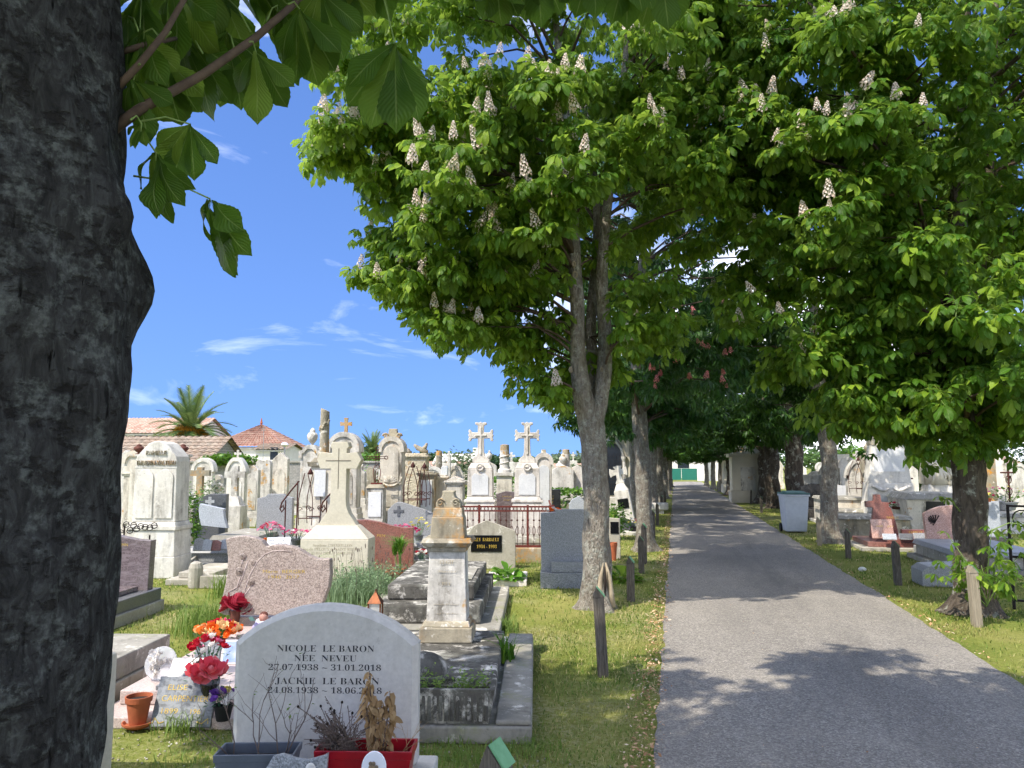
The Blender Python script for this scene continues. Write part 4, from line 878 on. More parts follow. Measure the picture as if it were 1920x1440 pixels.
# ------------------------------------------------------------------ near graves, left
# 1 -- pale round-topped headstone with dark lettering
d = 4.0; zpk = zat(1135, d); zsh = zat(1206, d)
lb = thing('headstone', 'pale round-topped headstone with dark inscription, nearest in the foreground', 'headstone', at(604, d), RG)
MB().prism(arch_top(.935, .1, zpk, zpk-zsh), -.0, .115).build('slab', M['lime_gray'], lb, bevel=.0)
o = lb.children[0]; bv = o.modifiers.new('edge', 'BEVEL'); bv.width = .028; bv.segments = 1; bv.limit_method = 'ANGLE'; bv.angle_limit = R(50)
MB().box(-.55, .55, -.62, .2, 0, .1).build('base', M['lime_gray'], lb, bevel=.008)
def px_lines(rows, pxc, d): return [(t, m(hp, d), m(px-pxc, d), zat(py, d), m(wp, d)) for t, hp, px, py, wp in rows]
letters(lb, px_lines([(serif('NICOLE  LE BARON'), 11.5, 604, 1222, 178), (serif('NEE  NEVEU'), 11, 604, 1240, 114), (serif('27.07.1938')+' ~ '+serif('31.01.2018'), 10.5, 603, 1257, 206), (serif('JACKIE  LE BARON'), 11.5, 608, 1283, 190), (serif('24.08.1938')+' ~ '+serif('18.06.2018'), 10.5, 604, 1300, 208)], 604, d), -.0007, M['ink'])
acc = MB(); ax_ = m(562-604, d); az_ = zat(1228, d); acc.prism([(ax_, az_), (ax_+.006, az_), (ax_+.016, az_+.012), (ax_+.009, az_+.012)], -.0026, -.0002); acc.build('accent', M['ink'], lb)

# 2 -- lichened slab grave with the small stele
sl = thing('grave_slab', 'lichen-dark slab grave with raised ledger, right of the pale headstone', 'grave', cl(-.45, 4.63), RG)
kb_ = [('kerb', -.565, -.40, 0, 2.37), ('kerb', .335, .565, 0, 2.37)]
MB().box(-.57, .565, 0, 2.37, 0, .098).build('kerb', M['slab_grey'], sl, bevel=.012)
MB().box(-.5, .325, .33, 2.0, .1, .225).build('ledger', M['slab_dark'], sl, bevel=.015)
MB().box(.352, .56, .02, 2.35, .1, .128).build('side_kerb', M['slab_grey'], sl, bevel=.01)
d = 6.16
gs_ = thing('stele', 'slender tapering stele with orange lichen and scrolled top, standing on the dark slab', 'gravestone', at(836, d, .226), RG)
def zz(py): return zat(py, d)-.226
b = MB(); b.cbox(m(97, d), .36, 0, zz(1176), 0, .15); b.build('base', M['lime_lichen'], gs_, bevel=.01)
b = MB(); b.cbox(m(88, d), .33, zz(1176)+.002, zz(1166), 0, .15, .014, .014); b.build('moulding', M['lime_lichen'], gs_, bevel=.006)
w0, w1 = m(74, d), m(66, d); b = MB(); b.box(-w0/2, w0/2, .02, .28, zz(1166)-.004, zz(1035), (w0-w1)/2, .01); b.build('shaft', M['lime'], gs_, bevel=.006)
b = MB(); b.cbox(w1+.02, .28, zz(1035)-.002, zz(1026), 0, .15); b.cbox(w1+.07, .33, zz(1026), zz(1018), 0, .15, -.02, -.02); b.cbox(w1+.13, .38, zz(1018), zz(1010), 0, .15, .02, .02); b.build('cornice', M['lime_dark'], gs_, bevel=.005)
b = MB(); b.cbox(m(64, d), .26, zz(1010)-.004, zz(970), 0, .15, .012, .01); b.build('block', M['lime_lichen'], gs_, bevel=.008)
b = MB(); b.cbox(m(56, d), .22, zz(970)-.002, zz(953), 0, .15, .008, .008); b.build('step', M['lime_lichen'], gs_, bevel=.006)
zp, zt = zz(953)-.003, zz(921); hw = m(23, d)
so = [(-hw, zp), (hw, zp), (hw*1.02, zp+.035), (hw*.9, zp+.06), (hw*.55, zp+.085), (hw*.45, zt-.02), (hw*.52, zt), (-hw*.52, zt), (-hw*.45, zt-.02), (-hw*.55, zp+.085), (-hw*.9, zp+.06), (-hw*1.02, zp+.035)]
MB().prism(so, .07, .23).build('pediment', M['lime_lichen'], gs_, bevel=.008)
for s_ in (-1, 1):
    b = MB()
    for k in range(14):
        a = k*.75; r = .036*(1-k/18); b_ = None
    sc_ = MB(); sc_.tube([(s_*hw*.62+.034*(1-k/15)*cos(k*.7), .062, zp+.045+.034*(1-k/15)*sin(k*.7)) for k in range(14)], .006, 6); sc_.build('scroll', M['lime_lichen'], gs_, smooth=True)
letters(gs_, [(serif('CI-GIT'), .03, 0, zz(1058), .11), (script('Laurent'), .02, 0, zz(1074), .15), (serif('REY'), .024, 0, zz(1098), .075), (script('decede le vingt'), .018, 0, zz(1136), .2), (script('septembre'), .018, 0, zz(1153), .18)], .0195, M['carved'])
for t_ in range(3): pass
# 3 -- trough on the slab, boulder
tr = thing('planter', 'ribbed concrete trough at the front of the dark slab grave', 'planter', cl(-.50, 4.655, .1), RG)
b = MB(); L_, D_, H_ = .80, .26, .2
b.add([(-L_/2+.03, .01, 0), (L_/2-.03, .01, 0), (L_/2-.03, D_-.01, 0), (-L_/2+.03, D_-.01, 0), (-L_/2, 0, H_), (L_/2, 0, H_), (L_/2, D_, H_), (-L_/2, D_, H_), (-L_/2+.03, .03, H_), (L_/2-.03, .03, H_), (L_/2-.03, D_-.03, H_), (-L_/2+.03, D_-.03, H_), (-L_/2+.04, .04, H_-.05), (L_/2-.04, .04, H_-.05), (L_/2-.04, D_-.04, H_-.05), (-L_/2+.04, D_-.04, H_-.05)],
      [(3, 2, 1, 0), (0, 1, 5, 4), (1, 2, 6, 5), (2, 3, 7, 6), (3, 0, 4, 7), (4, 5, 9, 8), (5, 6, 10, 9), (6, 7, 11, 10), (7, 4, 8, 11), (8, 9, 13, 12), (9, 10, 14, 13), (10, 11, 15, 14), (11, 8, 12, 15)])
b.build('trough', M['slab_dark'], tr, bevel=.006)
for k in range(22):
    x = -L_/2+.05+k*(L_-.1)/21; me_ = None
    if k == 0: rib = MB().box(-.011, .011, -.009, .004, .02, H_-.03).mesh('rib', M['slab_dark'])
    link('rib', rib, tr, .004, (x, .004, 0), (R(-2.5), 0, 0))
MB().box(-L_/2+.041, L_/2-.041, .041, D_-.041, H_-.06, H_-.045).build('soil', M['soil'], tr)
def sprigs(root, n, x0, x1, y0, y1, z, h, mat, name='foliage', k=7, ls=.012, rs_=1):
    """many short leafy stems joined as one mass"""
    rg = np.random.default_rng(rs_); P = []; 
    for i in range(n):
        p = np.array([rg.uniform(x0, x1), rg.uniform(y0, y1), z]); dr = np.array([rg.normal(0, .35), rg.normal(0, .35), 1.0]); hh_ = h*rg.uniform(.4, 1)
        for j in range(k): P.append(p+dr*hh_*(j+1)/k+rg.normal(0, .006, 3))
    P = np.array(P); q = len(P); a = rg.uniform(0, 6.28, q); e = rg.uniform(-.5, .9, q); fr = frames(a, e, rg.normal(0, .5, q)); s_ = ls*rg.uniform(.6, 1.4, q)
    base = np.array([[0, 0, 0], [.6, -.35, .05], [1.3, 0, 0], [.6, .35, .05]]); V = (np.einsum('nij,vj->nvi', fr, base)*s_[:, None, None]+P[:, None]).reshape(-1, 3)
    o = link(name, npmesh(name, V, np.arange(4*q).reshape(q, 4), mat), root); o['kind'] = 'stuff'; return o
hb = thing('trailing_herb', 'pale green herb growing in the ribbed trough', 'plant', cl(-.50, 4.655, .25), RG)
sprigs(hb, 130, -.37, .34, .05, .21, 0, .13, M['weed'], k=10, ls=.016, rs_=3)
bo = MB().ball((0, 0, .06), .17, .15, .12, 16, 12).mesh('boulder', M['slab_dark'], True)
tag(link('boulder', bo, None, 0, at(792, 5.15, .215), (0, 0, RG)), 'rounded dark boulder lying behind the ribbed trough', 'boulder')

# 4 -- stepped dark slab behind the stele
s2 = thing('grave_slab', 'blackened three-stepped slab grave behind the slender stele', 'grave', cl(-.83, 7.25), RG)
MB().box(-.75, .72, 0, 2.5, 0, .11).build('kerb', M['slab_grey'], s2, bevel=.015)
MB().box(-.47, .53, .2, 2.35, .112, .29).build('lower_step', M['slab_dark'], s2, bevel=.02)
MB().box(-.4, .45, .42, 2.3, .292, .44).build('ledger', M['slab_dark'], s2, bevel=.02)
MB().box(.02, .40, .75, 1.6, .442, .452).build('panel', M['slab_grey'], s2, bevel=.004)

# 5 -- cream cross on a sloping plinth
d = 10.8
cc = thing('cross_monument', 'tall cream limestone cross on a sloping plinth with incised inscription', 'cross', at(633, d), RG)
def zz(py): return zat(py, d)
b = MB(); b.cbox(m(132, d), .5, 0, .06); b.cbox(m(124, d), .44, .06, zz(1009)); b.build('plinth', M['lime_clean'], cc, bevel=.008)
w0, w1 = m(124, d), m(70, d); b = MB(); b.box(-w0/2, w0/2, -.22, .22, zz(1009)+.002, zz(984), (w0-w1)/2-.02, .1); b.build('slope', M['lime_clean'], cc, bevel=.006)
k_ = d/FPX
co_ = [(-36, 984), (36, 984), (30, 975), (21, 962), (16, 948), (15, 935), (15, 879), (34, 879), (42, 862), (34, 848), (15, 850), (15, 842), (19, 838), (16, 829), (-13, 829), (-16, 838), (-13, 842), (-13, 850), (-34, 848), (-40, 862), (-34, 879), (-14, 879), (-14, 935), (-15, 948), (-21, 962), (-30, 975)]
MB().prism([(x*k_, zat(y, d)-(0 if y < 984 else .001)) for x, y in co_], -.1, .1).build('cross', M['lime_clean'], cc, bevel=.006)
b = MB(); b.box(-.004, .004, -.104, -.099, zz(916), zz(841)); b.build('incised_line', M['incised'], cc); b = MB(); b.box(-.18, .17, -.104, -.0992, zz(864.5), zz(863)); b.build('incised_line', M['incised'], cc)
letters(cc, px_lines([(serif('Segolene CHEVRILLON'), 5, 630, 1022, 72), (serif('nee du PELOUX de SAINT ROMAIN'), 5, 630, 1029, 108), (serif('23 MAI 1955')+' - '+serif('7 AVRIL 2017'), 4.6, 630, 1036, 78)], 633, d), -.2215, M['carved'])

# 6 -- heart-like pink granite stone and the flower-laden slab before it
d = 7.2
hs = thing('headstone', 'pink-brown granite headstone with wavy heart-like outline and carved roses', 'headstone', at(514, d), RG)
hk = d/FPX; hp_ = [(412, 1146), (425, 1152), (590, 1152), (604, 1128), (614, 1100), (617, 1075), (615, 1046), (604, 1047), (590, 1046), (575, 1040), (560, 1030), (545, 1024), (528, 1021), (510, 1021), (497, 1024), (488, 1013), (475, 1007), (460, 1004), (445, 1004), (430, 1007), (421, 1010), (424, 1025), (427, 1045), (427, 1070), (424, 1095), (418, 1125)]
MB().prism([((x-514)*hk, zat(y, d)) for x, y in hp_], -.055, .055).build('headstone', M['g_pink'], hs, bevel=.01)
il = MB(); il.tube([((x-514)*hk, -.056, zat(y, d)) for x, y in ((458, 1125), (462, 1100), (470, 1075), (482, 1052), (495, 1038), (510, 1032), (528, 1031), (545, 1033))], .004, 5); il.build('ridge', M['g_pinkslab'], hs, smooth=True)
for x, y, r in ((455, 1042, .032), (450, 1070, .038), (472, 1090, .032), (474, 1053, .024)):
    b = MB()
    for q in range(3): b.lathe([(r*(1-.3*q), 0), (r*(1-.3*q), .006), (r*(1-.3*q)-.006, .009), (r*(1-.3*q)-.008, .0)], 12)
    b.build('carved_rose', M['g_pink'], hs, smooth=False, loc=((x-514)*hk, -.055, zat(y, d)), rot=(R(90), 0, 0))
b = MB()
for pts in (((455, 1048), (452, 1062)), ((452, 1078), (446, 1100), (432, 1108)), ((464, 1052), (456, 1080), (449, 1100)), ((478, 1060), (462, 1090)), ((470, 1100), (452, 1128)), ((440, 1112), (430, 1130)), ((455, 1112), (470, 1132)), ((446, 1112), (449, 1135))): b.tube([((x-514)*hk, -.056, zat(y, d)) for x, y in pts], .004, 5)
b.build('carved_stem', M['g_pinkslab'], hs, smooth=True)['kind'] = 'stuff'
letters(hs, px_lines([('Marie  BERGER', 6, 532, 1073, 78), ('1940  2017', 5.5, 532, 1083, 56)], 514, d), -.0565, M['gold'])
hg = thing('grave_slab', 'pale pink granite grave slab crowded with flowers and plaques', 'grave', cl(-2.1, 4.45), RG)
MB().box(-.5, .48, .42, 2.75, 0, .07).build('kerb', M['g_pinkslab'], hg, bevel=.008)
MB().box(-.44, .42, .66, 2.65, .072, .16).build('ledger', M['g_pinkslab'], hg, bevel=.008)
MB().box(-.5, .48, 2.75, 3.05, 0, .22).build('rear_block', M['g_pinkslab'], hg, bevel=.008)

# 7 -- brown granite stone at the left, its kerb
d = 8.6
hu = thing('headstone', 'dark brown veined granite headstone with gold lettering beside the near trunk', 'headstone', cl(-4.33, d), RG)
b = MB().prism([(-.55, .22), (.38, .22), (.395, zat(1012, d)), (.36, zat(1013, d)), (.2, zat(1010, d)), (.0, zat(1003, d)), (-.2, zat(996, d)), (-.55, zat(992, d))], -.06, .06).build('headstone', M['g_brown'], hu, bevel=.006)
MB().box(-.62, .47, -1.05, .16, 0, .12).build('footing', M['concrete'], hu, bevel=.008)
MB().box(-.6, .44, -1.0, .14, .122, .25).build('kerb', M['g_dark'], hu, bevel=.008)
MB().box(-.5, .3, -.9, -.1, .252, .30).build('ledger', M['g_brown'], hu, bevel=.006)
letters(hu, [('HUET-GAMIN', .032, .02, zat(1023, d), .24), ('20 - 2014', .028, -.06, zat(1031, d), .17)], -.0612, M['gold'])
pq = thing('plaque', 'small grey plaque leaning before the dark brown headstone', 'plaque', cl(-4.42, 7.9, .3), RG)
MB().box(-.1, .1, -.012, .012, 0, .16).build('plate', M['g_grey_light'], pq, bevel=.004, rot=(R(-18), 0, 0)); MB().box(-.08, .08, 0, .08, 0, .02).build('foot', M['g_grey'], pq, bevel=.004)
# 8 -- grey slab and white-edged stone close to the trunk
g1 = thing('grave_slab', 'low grey slab grave between the near trunk and the flower-laden slab', 'grave', cl(-3.12, 4.7), RG)
MB().box(-.45, .45, 0, 1.5, 0, .15).build('footing', M['concrete'], g1, bevel=.01); MB().box(-.42, .43, .12, 1.45, .152, .30).build('ledger', M['slab_grey'], g1, bevel=.012)
MB().box(-.3, .02, .35, .75, .302, .36).build('block', M['concrete'], g1, bevel=.008)
w8 = thing('headstone', 'plain white-edged upright stone half hidden by the near trunk', 'headstone', cl(-2.36, 3.86), RG)
MB().box(-.36, .36, 0, .17, 0, .66).build('slab', M['lime_clean'], w8, bevel=.012)
MB().box(-.4, .4, -.05, .22, 0, .05).build('base', M['concrete'], w8, bevel=.006)
# 9 -- whitewashed family stela
d = 11.4
fm = thing('stele', 'tall whitewashed family stela with raised lettering and two arched panels', 'gravestone', at(296, d), RG)
def zz(py): return zat(py, d)
b = MB(); b.cbox(.72, .56, 0, zz(1040)); b.cbox(.70, .54, zz(1040), zz(992), tx=.01, ty=.01); b.build('base', M['lime_white'], fm, bevel=.01)
b = MB(); b.cbox(.72, .56, zz(992)+.002, zz(984)); b.cbox(.68, .5, zz(984), zz(977), tx=.015, ty=.015); b.build('moulding', M['lime_white'], fm, bevel=.008)
w = .62; b = MB(); o_ = [(-.315, zz(977)+.002), (.315, zz(977)+.002), (.305, zz(865)), (.29, zz(856)), (.21, zz(844)), (.12, zz(832)), (.04, zz(828)), (-.04, zz(828)), (-.12, zz(832)), (-.21, zz(844)), (-.29, zz(856)), (-.305, zz(865))]
b.prism(o_, -.21, .21); b.build('shaft', M['lime_white'], fm, bevel=.012)
for s_ in (-1, 1): MB().prism([(x+s_*.145, z) for x, z in outline('arch', .245, zz(970), zz(880))], -.228, -.211).build('panel', M['lime_white'], fm, bevel=.005)
MB().box(-.31, .31, -.216, -.205, zz(877), zz(875)).build('band', M['lime_white'], fm)
for t_, h_, z_, w_ in (('FAMILLE', .06, zz(853), .3), ('THIVERIN-VALTEAU', .066, zz(872), .58)):
    me = text_mesh(t_, h_/.69, .012, w_, 0); me.name = 'raised_lettering'; me.materials.clear(); me.materials.append(M['lime_dark']); o = link('raised_lettering', me, fm); o.location = (0, -.219, z_); o.rotation_euler = (R(90), 0, 0)  # darker stone puts the relief shading into the letters' colour

# 10 -- small cement headstone with the black plate
d = 12.2
gb = granite_slab('headstone', 'grey cement headstone with low gable and cracked black nameplate', 917, d, .8, [(-.41, 0), (.41, 0), (.41, zat(995, d)), (0-.04, zat(975, d)), (-.41, zat(995, d))], M['concrete'], .1)
MB().box(-.28, .2, -.062, -.051, zat(1034, d), zat(1003, d)).build('nameplate', M['black_plate'], gb, bevel=.002)
letters(gb, [(serif('GUY  BARBAULT'), .052, -.035, zat(1014, d), .38), (serif('1934')+' - '+serif('1993'), .05, -.035, zat(1027, d), .31)], -.0632, M['gold'])
pk = thing('grave_kerb', 'pale stone kerb bed with broad green plants before the cement headstone', 'grave', at(945, 10.4), RG)
MB().box(-.25, .3, 0, .9, 0, .08).build('kerb', M['lime_pink'], pk, bevel=.008)
# 11 -- blue-grey granite headstone with a stepped foot
d = 10.35
gx = thing('headstone', 'large blue-grey granite headstone with stepped foot left of the forked tree', 'headstone', at(1062, d), RG)
MB().prism([(-.33, .2), (.36, .2), (.36, zat(955, d)), (-.14, zat(956, d)), (-.145, zat(961, d)), (-.335, zat(962, d))], -.0, .1).build('headstone', M['g_blue'], gx, bevel=.005)
MB().box(-.34, .44, -.12, .14, 0, .2).build('base', M['g_grey'], gx, bevel=.006)
MB().box(-.2, .36, -.09, -.002, .202, .34).build('plinth_block', M['g_blue'], gx, bevel=.004); MB().box(-.2, .36, -.1, -.0, .205, .25).build('ledge', M['g_grey'], gx, bevel=.004)
MB().box(-.3, .5, .15, 1.6, 0, .08).build('ledger', M['g_dark'], gx, bevel=.006)
# 12 -- red granite stone behind the cream cross
d = 12.0
gq = granite_slab('headstone', 'low reddish granite headstone right of the cream cross', 722, d, .9, [(-.46, 0), (.44, 0), (.43, zat(988, d)), (.3, zat(989, d)), (.1, zat(985, d)), (-.1, zat(978, d)), (-.3, zat(974, d)), (-.46, zat(975, d))], M['g_red'], .11)
letters(gq, [('ite  PEN', .04, -.12, zat(1006, d), .24), ('1959 -', .034, -.18, zat(1014, d), .13)], -.0565, M['gold'])
# 13 -- grey wave-topped stone with a carved cross
d = 14.2
gp = granite_slab('headstone', 'light grey wave-topped headstone with a carved square cross', 770, d, .8, [(-.42, 0), (.42, 0), (.40, zat(962, d)), (.25, zat(955, d)), (.05, zat(949, d)), (-.15, zat(942, d)), (-.25, zat(941, d)), (-.31, zat(945, d)), (-.42, zat(956, d))], M['g_blue'], .12)
b = MB(); b.cbox(.05, .012, zat(968, d), zat(948, d), -.22, -.066); b.cbox(.19, .012, zat(960.5, d), zat(955.5, d), -.22, -.0665); b.build('carved_cross', M['g_dark'], gp, bevel=.003)
# ------------------------------------------------------------------ twin white crosses behind the railing
def budded_cross(root, z0, ztop, w, mat):
    k = (ztop-z0); zc = z0+k*.665; a = .058
    def bud(cx, cz, dx, dz):
        # trefoil end: two curled lobes and a middle bud
        px_, pz_ = -dz, dx
        return [(cx+px_*a, cz+pz_*a), (cx+dx*.03+px_*a*1.1, cz+dz*.03+pz_*a*1.1), (cx+dx*.045+px_*a*1.9, cz+dz*.045+pz_*a*1.9), (cx+dx*.085+px_*a*1.95, cz+dz*.085+pz_*a*1.95), (cx+dx*.09+px_*a*1.2, cz+dz*.09+pz_*a*1.2), (cx+dx*.075+px_*a*.6, cz+dz*.075+pz_*a*.6), (cx+dx*.1, cz+dz*.1),
                (cx+dx*.075-px_*a*.6, cz+dz*.075-pz_*a*.6), (cx+dx*.09-px_*a*1.2, cz+dz*.09-pz_*a*1.2), (cx+dx*.085-px_*a*1.95, cz+dz*.085-pz_*a*1.95), (cx+dx*.045-px_*a*1.9, cz+dz*.045-pz_*a*1.9), (cx+dx*.03-px_*a*1.1, cz+dz*.03-pz_*a*1.1), (cx-px_*a, cz-pz_*a)]
    out = [(-.15, z0), (.15, z0), (.17, z0+.05), (.13, z0+.1), (.085, z0+.13), (a*1.1, z0+.2), (a, zc-a)]
    e = w/2-.1
    out += bud(e, zc, 1, 0)[::-1]+[(a, zc+a)]+bud(0, ztop-.1, 0, 1)[::-1]+[(-a, zc+a)]+bud(-e, zc, -1, 0)[::-1]+[(-a, zc-a), (-a*1.1, z0+.2), (-.085, z0+.13), (-.13, z0+.1), (-.17, z0+.05)]
    MB().prism(out, -.075, .075).build('cross', mat, root, bevel=.01)
    rel = MB(); rel.box(-.018, .018, -.094, -.072, z0+.16, ztop-.1); rel.box(-w/2+.14, w/2-.14, -.092, -.0725, zc-.016, zc+.016); rel.build('relief_cross', mat, root, bevel=.006)
for px, lab in ((901, 'left of the twin white budded-cross monuments behind the rusty railing'), (989, 'right of the twin white budded-cross monuments behind the rusty railing')):
    d = 15.0; r = thing('cross_monument', lab, 'cross', at(px, d), RG)
    def zz(py): return zat(py, d)
    b = MB(); b.cbox(.62, .58, 0, zz(950)); b.cbox(.58, .54, zz(950), zz(941), tx=.02, ty=.02); b.build('base', M['lime_pink'], r, bevel=.012)
    b = MB(); b.cbox(.60, .56, zz(941)+.002, zz(936)); b.cbox(.53, .5, zz(936), zz(931), tx=.02, ty=.02); b.build('moulding', M['lime_pink'], r, bevel=.008)
    b = MB(); b.cbox(.49, .46, zz(931)+.001, zz(879), tx=.012, ty=.012); b.build('shaft', M['lime_pink'], r, bevel=.012)
    MB().prism([(-.16, zz(927)), (.16, zz(927)), (.16, zz(893)), (.1, zz(887)), (0, zz(891)), (-.1, zz(887)), (-.16, zz(893))], -.243, -.225).build('panel', M['marble'], r, bevel=.004)
    b = MB(); b.box(-.235, .235, -.22, .22, zz(879)+.001, zz(868), .06, .06); b.build('cap', M['lime_pink'], r, bevel=.012)
    b = MB(); n_ = 16; b.tube([(.06*cos(q*2*pi/n_), -.24, zz(876)+.06*sin(q*2*pi/n_)) for q in range(n_+1)], .02, 8); b.build('wreath', M['lime_pink'], r, smooth=True)
    budded_cross(r, zz(868)+.001, zz(791), .5, M['lime_pink'])
# railing round them
d = 12.9
rl = thing('iron_railing', 'rusty red iron railing with scrolled bars round the twin crosses', 'railing', at(945, d), RG)
W0, W1 = m(862-945, d), m(1036-945, d); zt, zb = zat(950, d), zat(1024, d)
MB().box(W0, W1, -.08, .1, 0, zb-.02).build('kerb', M['lime_lichen'], rl, bevel=.015)
for zq, r_ in ((zt, .014), (zat(958, d), .012), (zb, .016)): MB().box(W0, W1, -r_, r_, zq-r_, zq+r_).build('rail', M['rust_red'], rl)
for x in (W0, W0+.33, m(1000-945, d)-.1, W1):
    MB().box(x-.018, x+.018, -.018, .018, zb-.02, zt+.03).build('post', M['rust_red'], rl)
bar = None
nb = 17
for k in range(nb):
    x = W0+(W1-W0)*(k+.5)/nb
    if bar is None:
        b = MB(); b.tube([(0, 0, zb), (0, 0, zat(958, d))], .006, 6); zm = (zb+zt)/2
        for s_ in (-1, 1): b.tube([(s_*.02*sin(q*.5)*1.3, 0, zm-.16+q*.028) for q in range(7)], .005, 5)
        b.ball((0, 0, zm+.1), .018, n=6, mm=4); bar = b.mesh('bar', M['rust'])
    link('bar', bar, rl, loc=(x, 0, 0))
ring = MB().tube([(.028*cos(q*.7), 0, .028*sin(q*.7)) for q in range(10)], .005, 5).mesh('ring', M['rust'])
for k in range(26): link('ring', ring, rl, loc=(W0+(W1-W0)*(k+.5)/26, 0, (zt+zat(958, d))/2))
# side run of the railing, going back
sd_ = thing('iron_railing', 'side run of the rusty railing going back from the right corner', 'railing', at(1034, d), RG)
for zq in (zt, zb): MB().box(-.012, .012, .03, 2.2, zq-.012, zq+.012).build('rail', M['rust_red'], sd_)
for k in range(9): link('bar', bar, sd_, loc=(0, .2+k*.22, 0))
# tumbled slabs and stones inside the railing
for i, (px, dd_, w_, L_, h_, rot) in enumerate(((1000, 13.6, .7, .9, .25, .1), (905, 13.7, .6, .8, .3, -.1))):
    tomb('grave_slab', ('low weathered slab inside the railing before the right twin cross', 'low weathered slab inside the railing before the left twin cross')[i], at(px, dd_), RG+rot, w_, L_, h_, M['lime_pink'], M['slab_grey'], 'grave', .1)

# ------------------------------------------------------------------ back rows left of the path: (name, label, column, depth, width px, top row, ...)
def col_px(px, d, wpx, row, **k):
    return dict(px=px, d=d, w=m(wpx, d), h=zat(row, d), **k)
ROW = [
 ('stele', 'gabled stele with carved wreath, left of the whitewashed family stela', col_px(245, 15.5, 30, 850, mat='lime_warm', top='arch', frame=True, panel=.7, cornice=.45)),
 ('stele', 'pale gabled stele at the far left, just clear of the near trunk', col_px(231, 17, 26, 844, mat='lime', top='gable')),
 ('stele', 'round-arched stele behind the cross with an orange head', col_px(379, 20, 36, 862, mat='lime_white', top='arch', frame=True, panel=.7)),
 ('stele', 'small low arched stele between the two plain stone crosses', col_px(406, 20.5, 15, 890, mat='lime', top='arch')),
 ('stele', 'pointed-arch stele with a tiny cross finial', col_px(441, 19.5, 34, 862, mat='lime_white', top='gothic', frame=True, panel=.65, fin='cross', fs=.55)),
 ('stele', 'narrow gabled stele just right of the pointed-arch stele', col_px(473, 20.5, 21, 872, mat='lime', top='gable', panel=.7)),
 ('stele', 'twin-lobed stele standing before the grey wall', col_px(492, 22, 28, 862, mat='lime', top='bulb', panel=None)),
 ('stele', 'gothic gable stele with two pointed panels before the grey wall', col_px(524, 21, 28, 848, mat='lime_warm', top='gable', panel=.6, ph=.7)),
 ('stele', 'arched monument topped by an urn, left of the broken column', col_px(581, 17.5, 34, 838, mat='lime', top='shoulder', frame=True, panel=.7, fin='urn', fs=.95, ph=.6, t=.35)),
 ('stele', 'round-headed monument with orange-topped cross behind the cream cross', col_px(644, 15.5, 52, 815, mat='lime', top='arch', frame=True, fin='cross', fs=.75, fm='lime_lichen', ph=.75, t=.4, panel=.5)),
 ('stele', 'tall cartouche monument with carved shell and scrolled crest', col_px(734, 15.2, 40, 823, mat='lime_warm', top='arch', frame=True, panel=.86, ph=.72, t=.4, fin='stump', fs=1.5, fm='lime_lichen')),
 ('stele', 'broad stepped monument carrying carved sculpture, right of the cartouche', col_px(778, 18, 44, 850, mat='lime_carved', top='flat', t=.5, cornice=.12, ph=.8)),
 ('stele', 'flat-topped stele with white marble plate, right of the iron canopy', col_px(801, 16, 28, 884, mat='lime_dark', top='flat', cornice=.1, panel=.8, pm='marble', t=.4)),
 ('stele', 'cream block stele next to the marble-plated one', col_px(827, 16.3, 20, 890, mat='lime_warm', top='flat', cornice=.1, t=.4)),
 ('stele', 'wide grey-capped block stele left of the twin crosses', col_px(854, 16, 30, 893, mat='lime', top='low', cornice=.16, t=.5)),
 ('stele', 'white round-headed stele with orange stump right of the twin crosses', col_px(1020, 16.5, 29, 853, mat='lime_pink', top='arch', frame=True, panel=.82, pm='marble', fin='stump', fs=.9, fm='lime_lichen')),
 ('stele', 'pointed white stele far behind the grey-capped block', col_px(841, 24, 8, 850, mat='lime_white', top='gable', taper=.35, ph=.6)),
 ('stele', 'little heart-shaped white stele above the cream block stele', col_px(833, 21, 12, 874, mat='marble', top='bulb')),
 ('stele', 'low gothic turret stele between the cream cross and the iron cross', col_px(676, 16.5, 15, 880, mat='lime', top='gable', ph=.9, fin='ball', fs=.6)),
 ('stele', 'grey pointed stele behind the rusty iron cross', col_px(693, 18.5, 16, 876, mat='lime_dark', top='gothic')),
 ('stele', 'small light stele far right beside the forked trunk', col_px(1083, 24, 22, 872, mat='lime_pink', top='low', ph=.5)),
]
for name, lab, k in ROW:
    mt = M[k.pop('mat')]; pn = k.pop('panel', None); w_ = k.pop('w'); h_ = k.pop('h'); pm_ = k.pop('pm', None); fm_ = k.pop('fm', None); top = k.pop('top')
    ph = k.pop('ph', .35)
    stele(name, lab, k.pop('px'), k.pop('d'), w_, h_, mt, top, ph=ph, panel=(w_*.72, ph+.08, ph+(h_-ph)*pn+.05, 'arch' if top in ('arch', 'bulb', 'shoulder') else 'flat' if top == 'flat' else 'gothic') if pn else None, pm=M[pm_] if pm_ else None, fmat=M[fm_] if fm_ else None, **k)
# carved crest, shell and garland on the cartouche monument
d = 15.2; cm = [o for o in COL.objects if o.get('label', '').startswith('tall cartouche')][0]
b = MB()
for q in range(9): b.tube([(0, -.22, zat(905, d)), (.13*sin((q-4)*.32), -.235, zat(905, d)+.14*cos((q-4)*.32))], [.008, .02], 6)
b.build('shell', M['lime_warm'], cm, smooth=True)
b = MB(); b.tube([(.22*sin(q*.2), -.24, zat(896, d)-.17*cos(q*.2)+.02) for q in range(-8, 9)], [.012+.012*cos(q*.18) for q in range(-8, 9)], 8); b.build('garland', M['lime_carved'], cm, smooth=True)
for s_ in (-1, 1): MB().tube([(s_*(.13+.06*(1-k/11)*cos(k*.8)), -.1, zat(818, d)+.06*(1-k/11)*sin(k*.8)) for k in range(11)], .022, 7).build('scroll', M['lime_lichen'], cm, smooth=True)
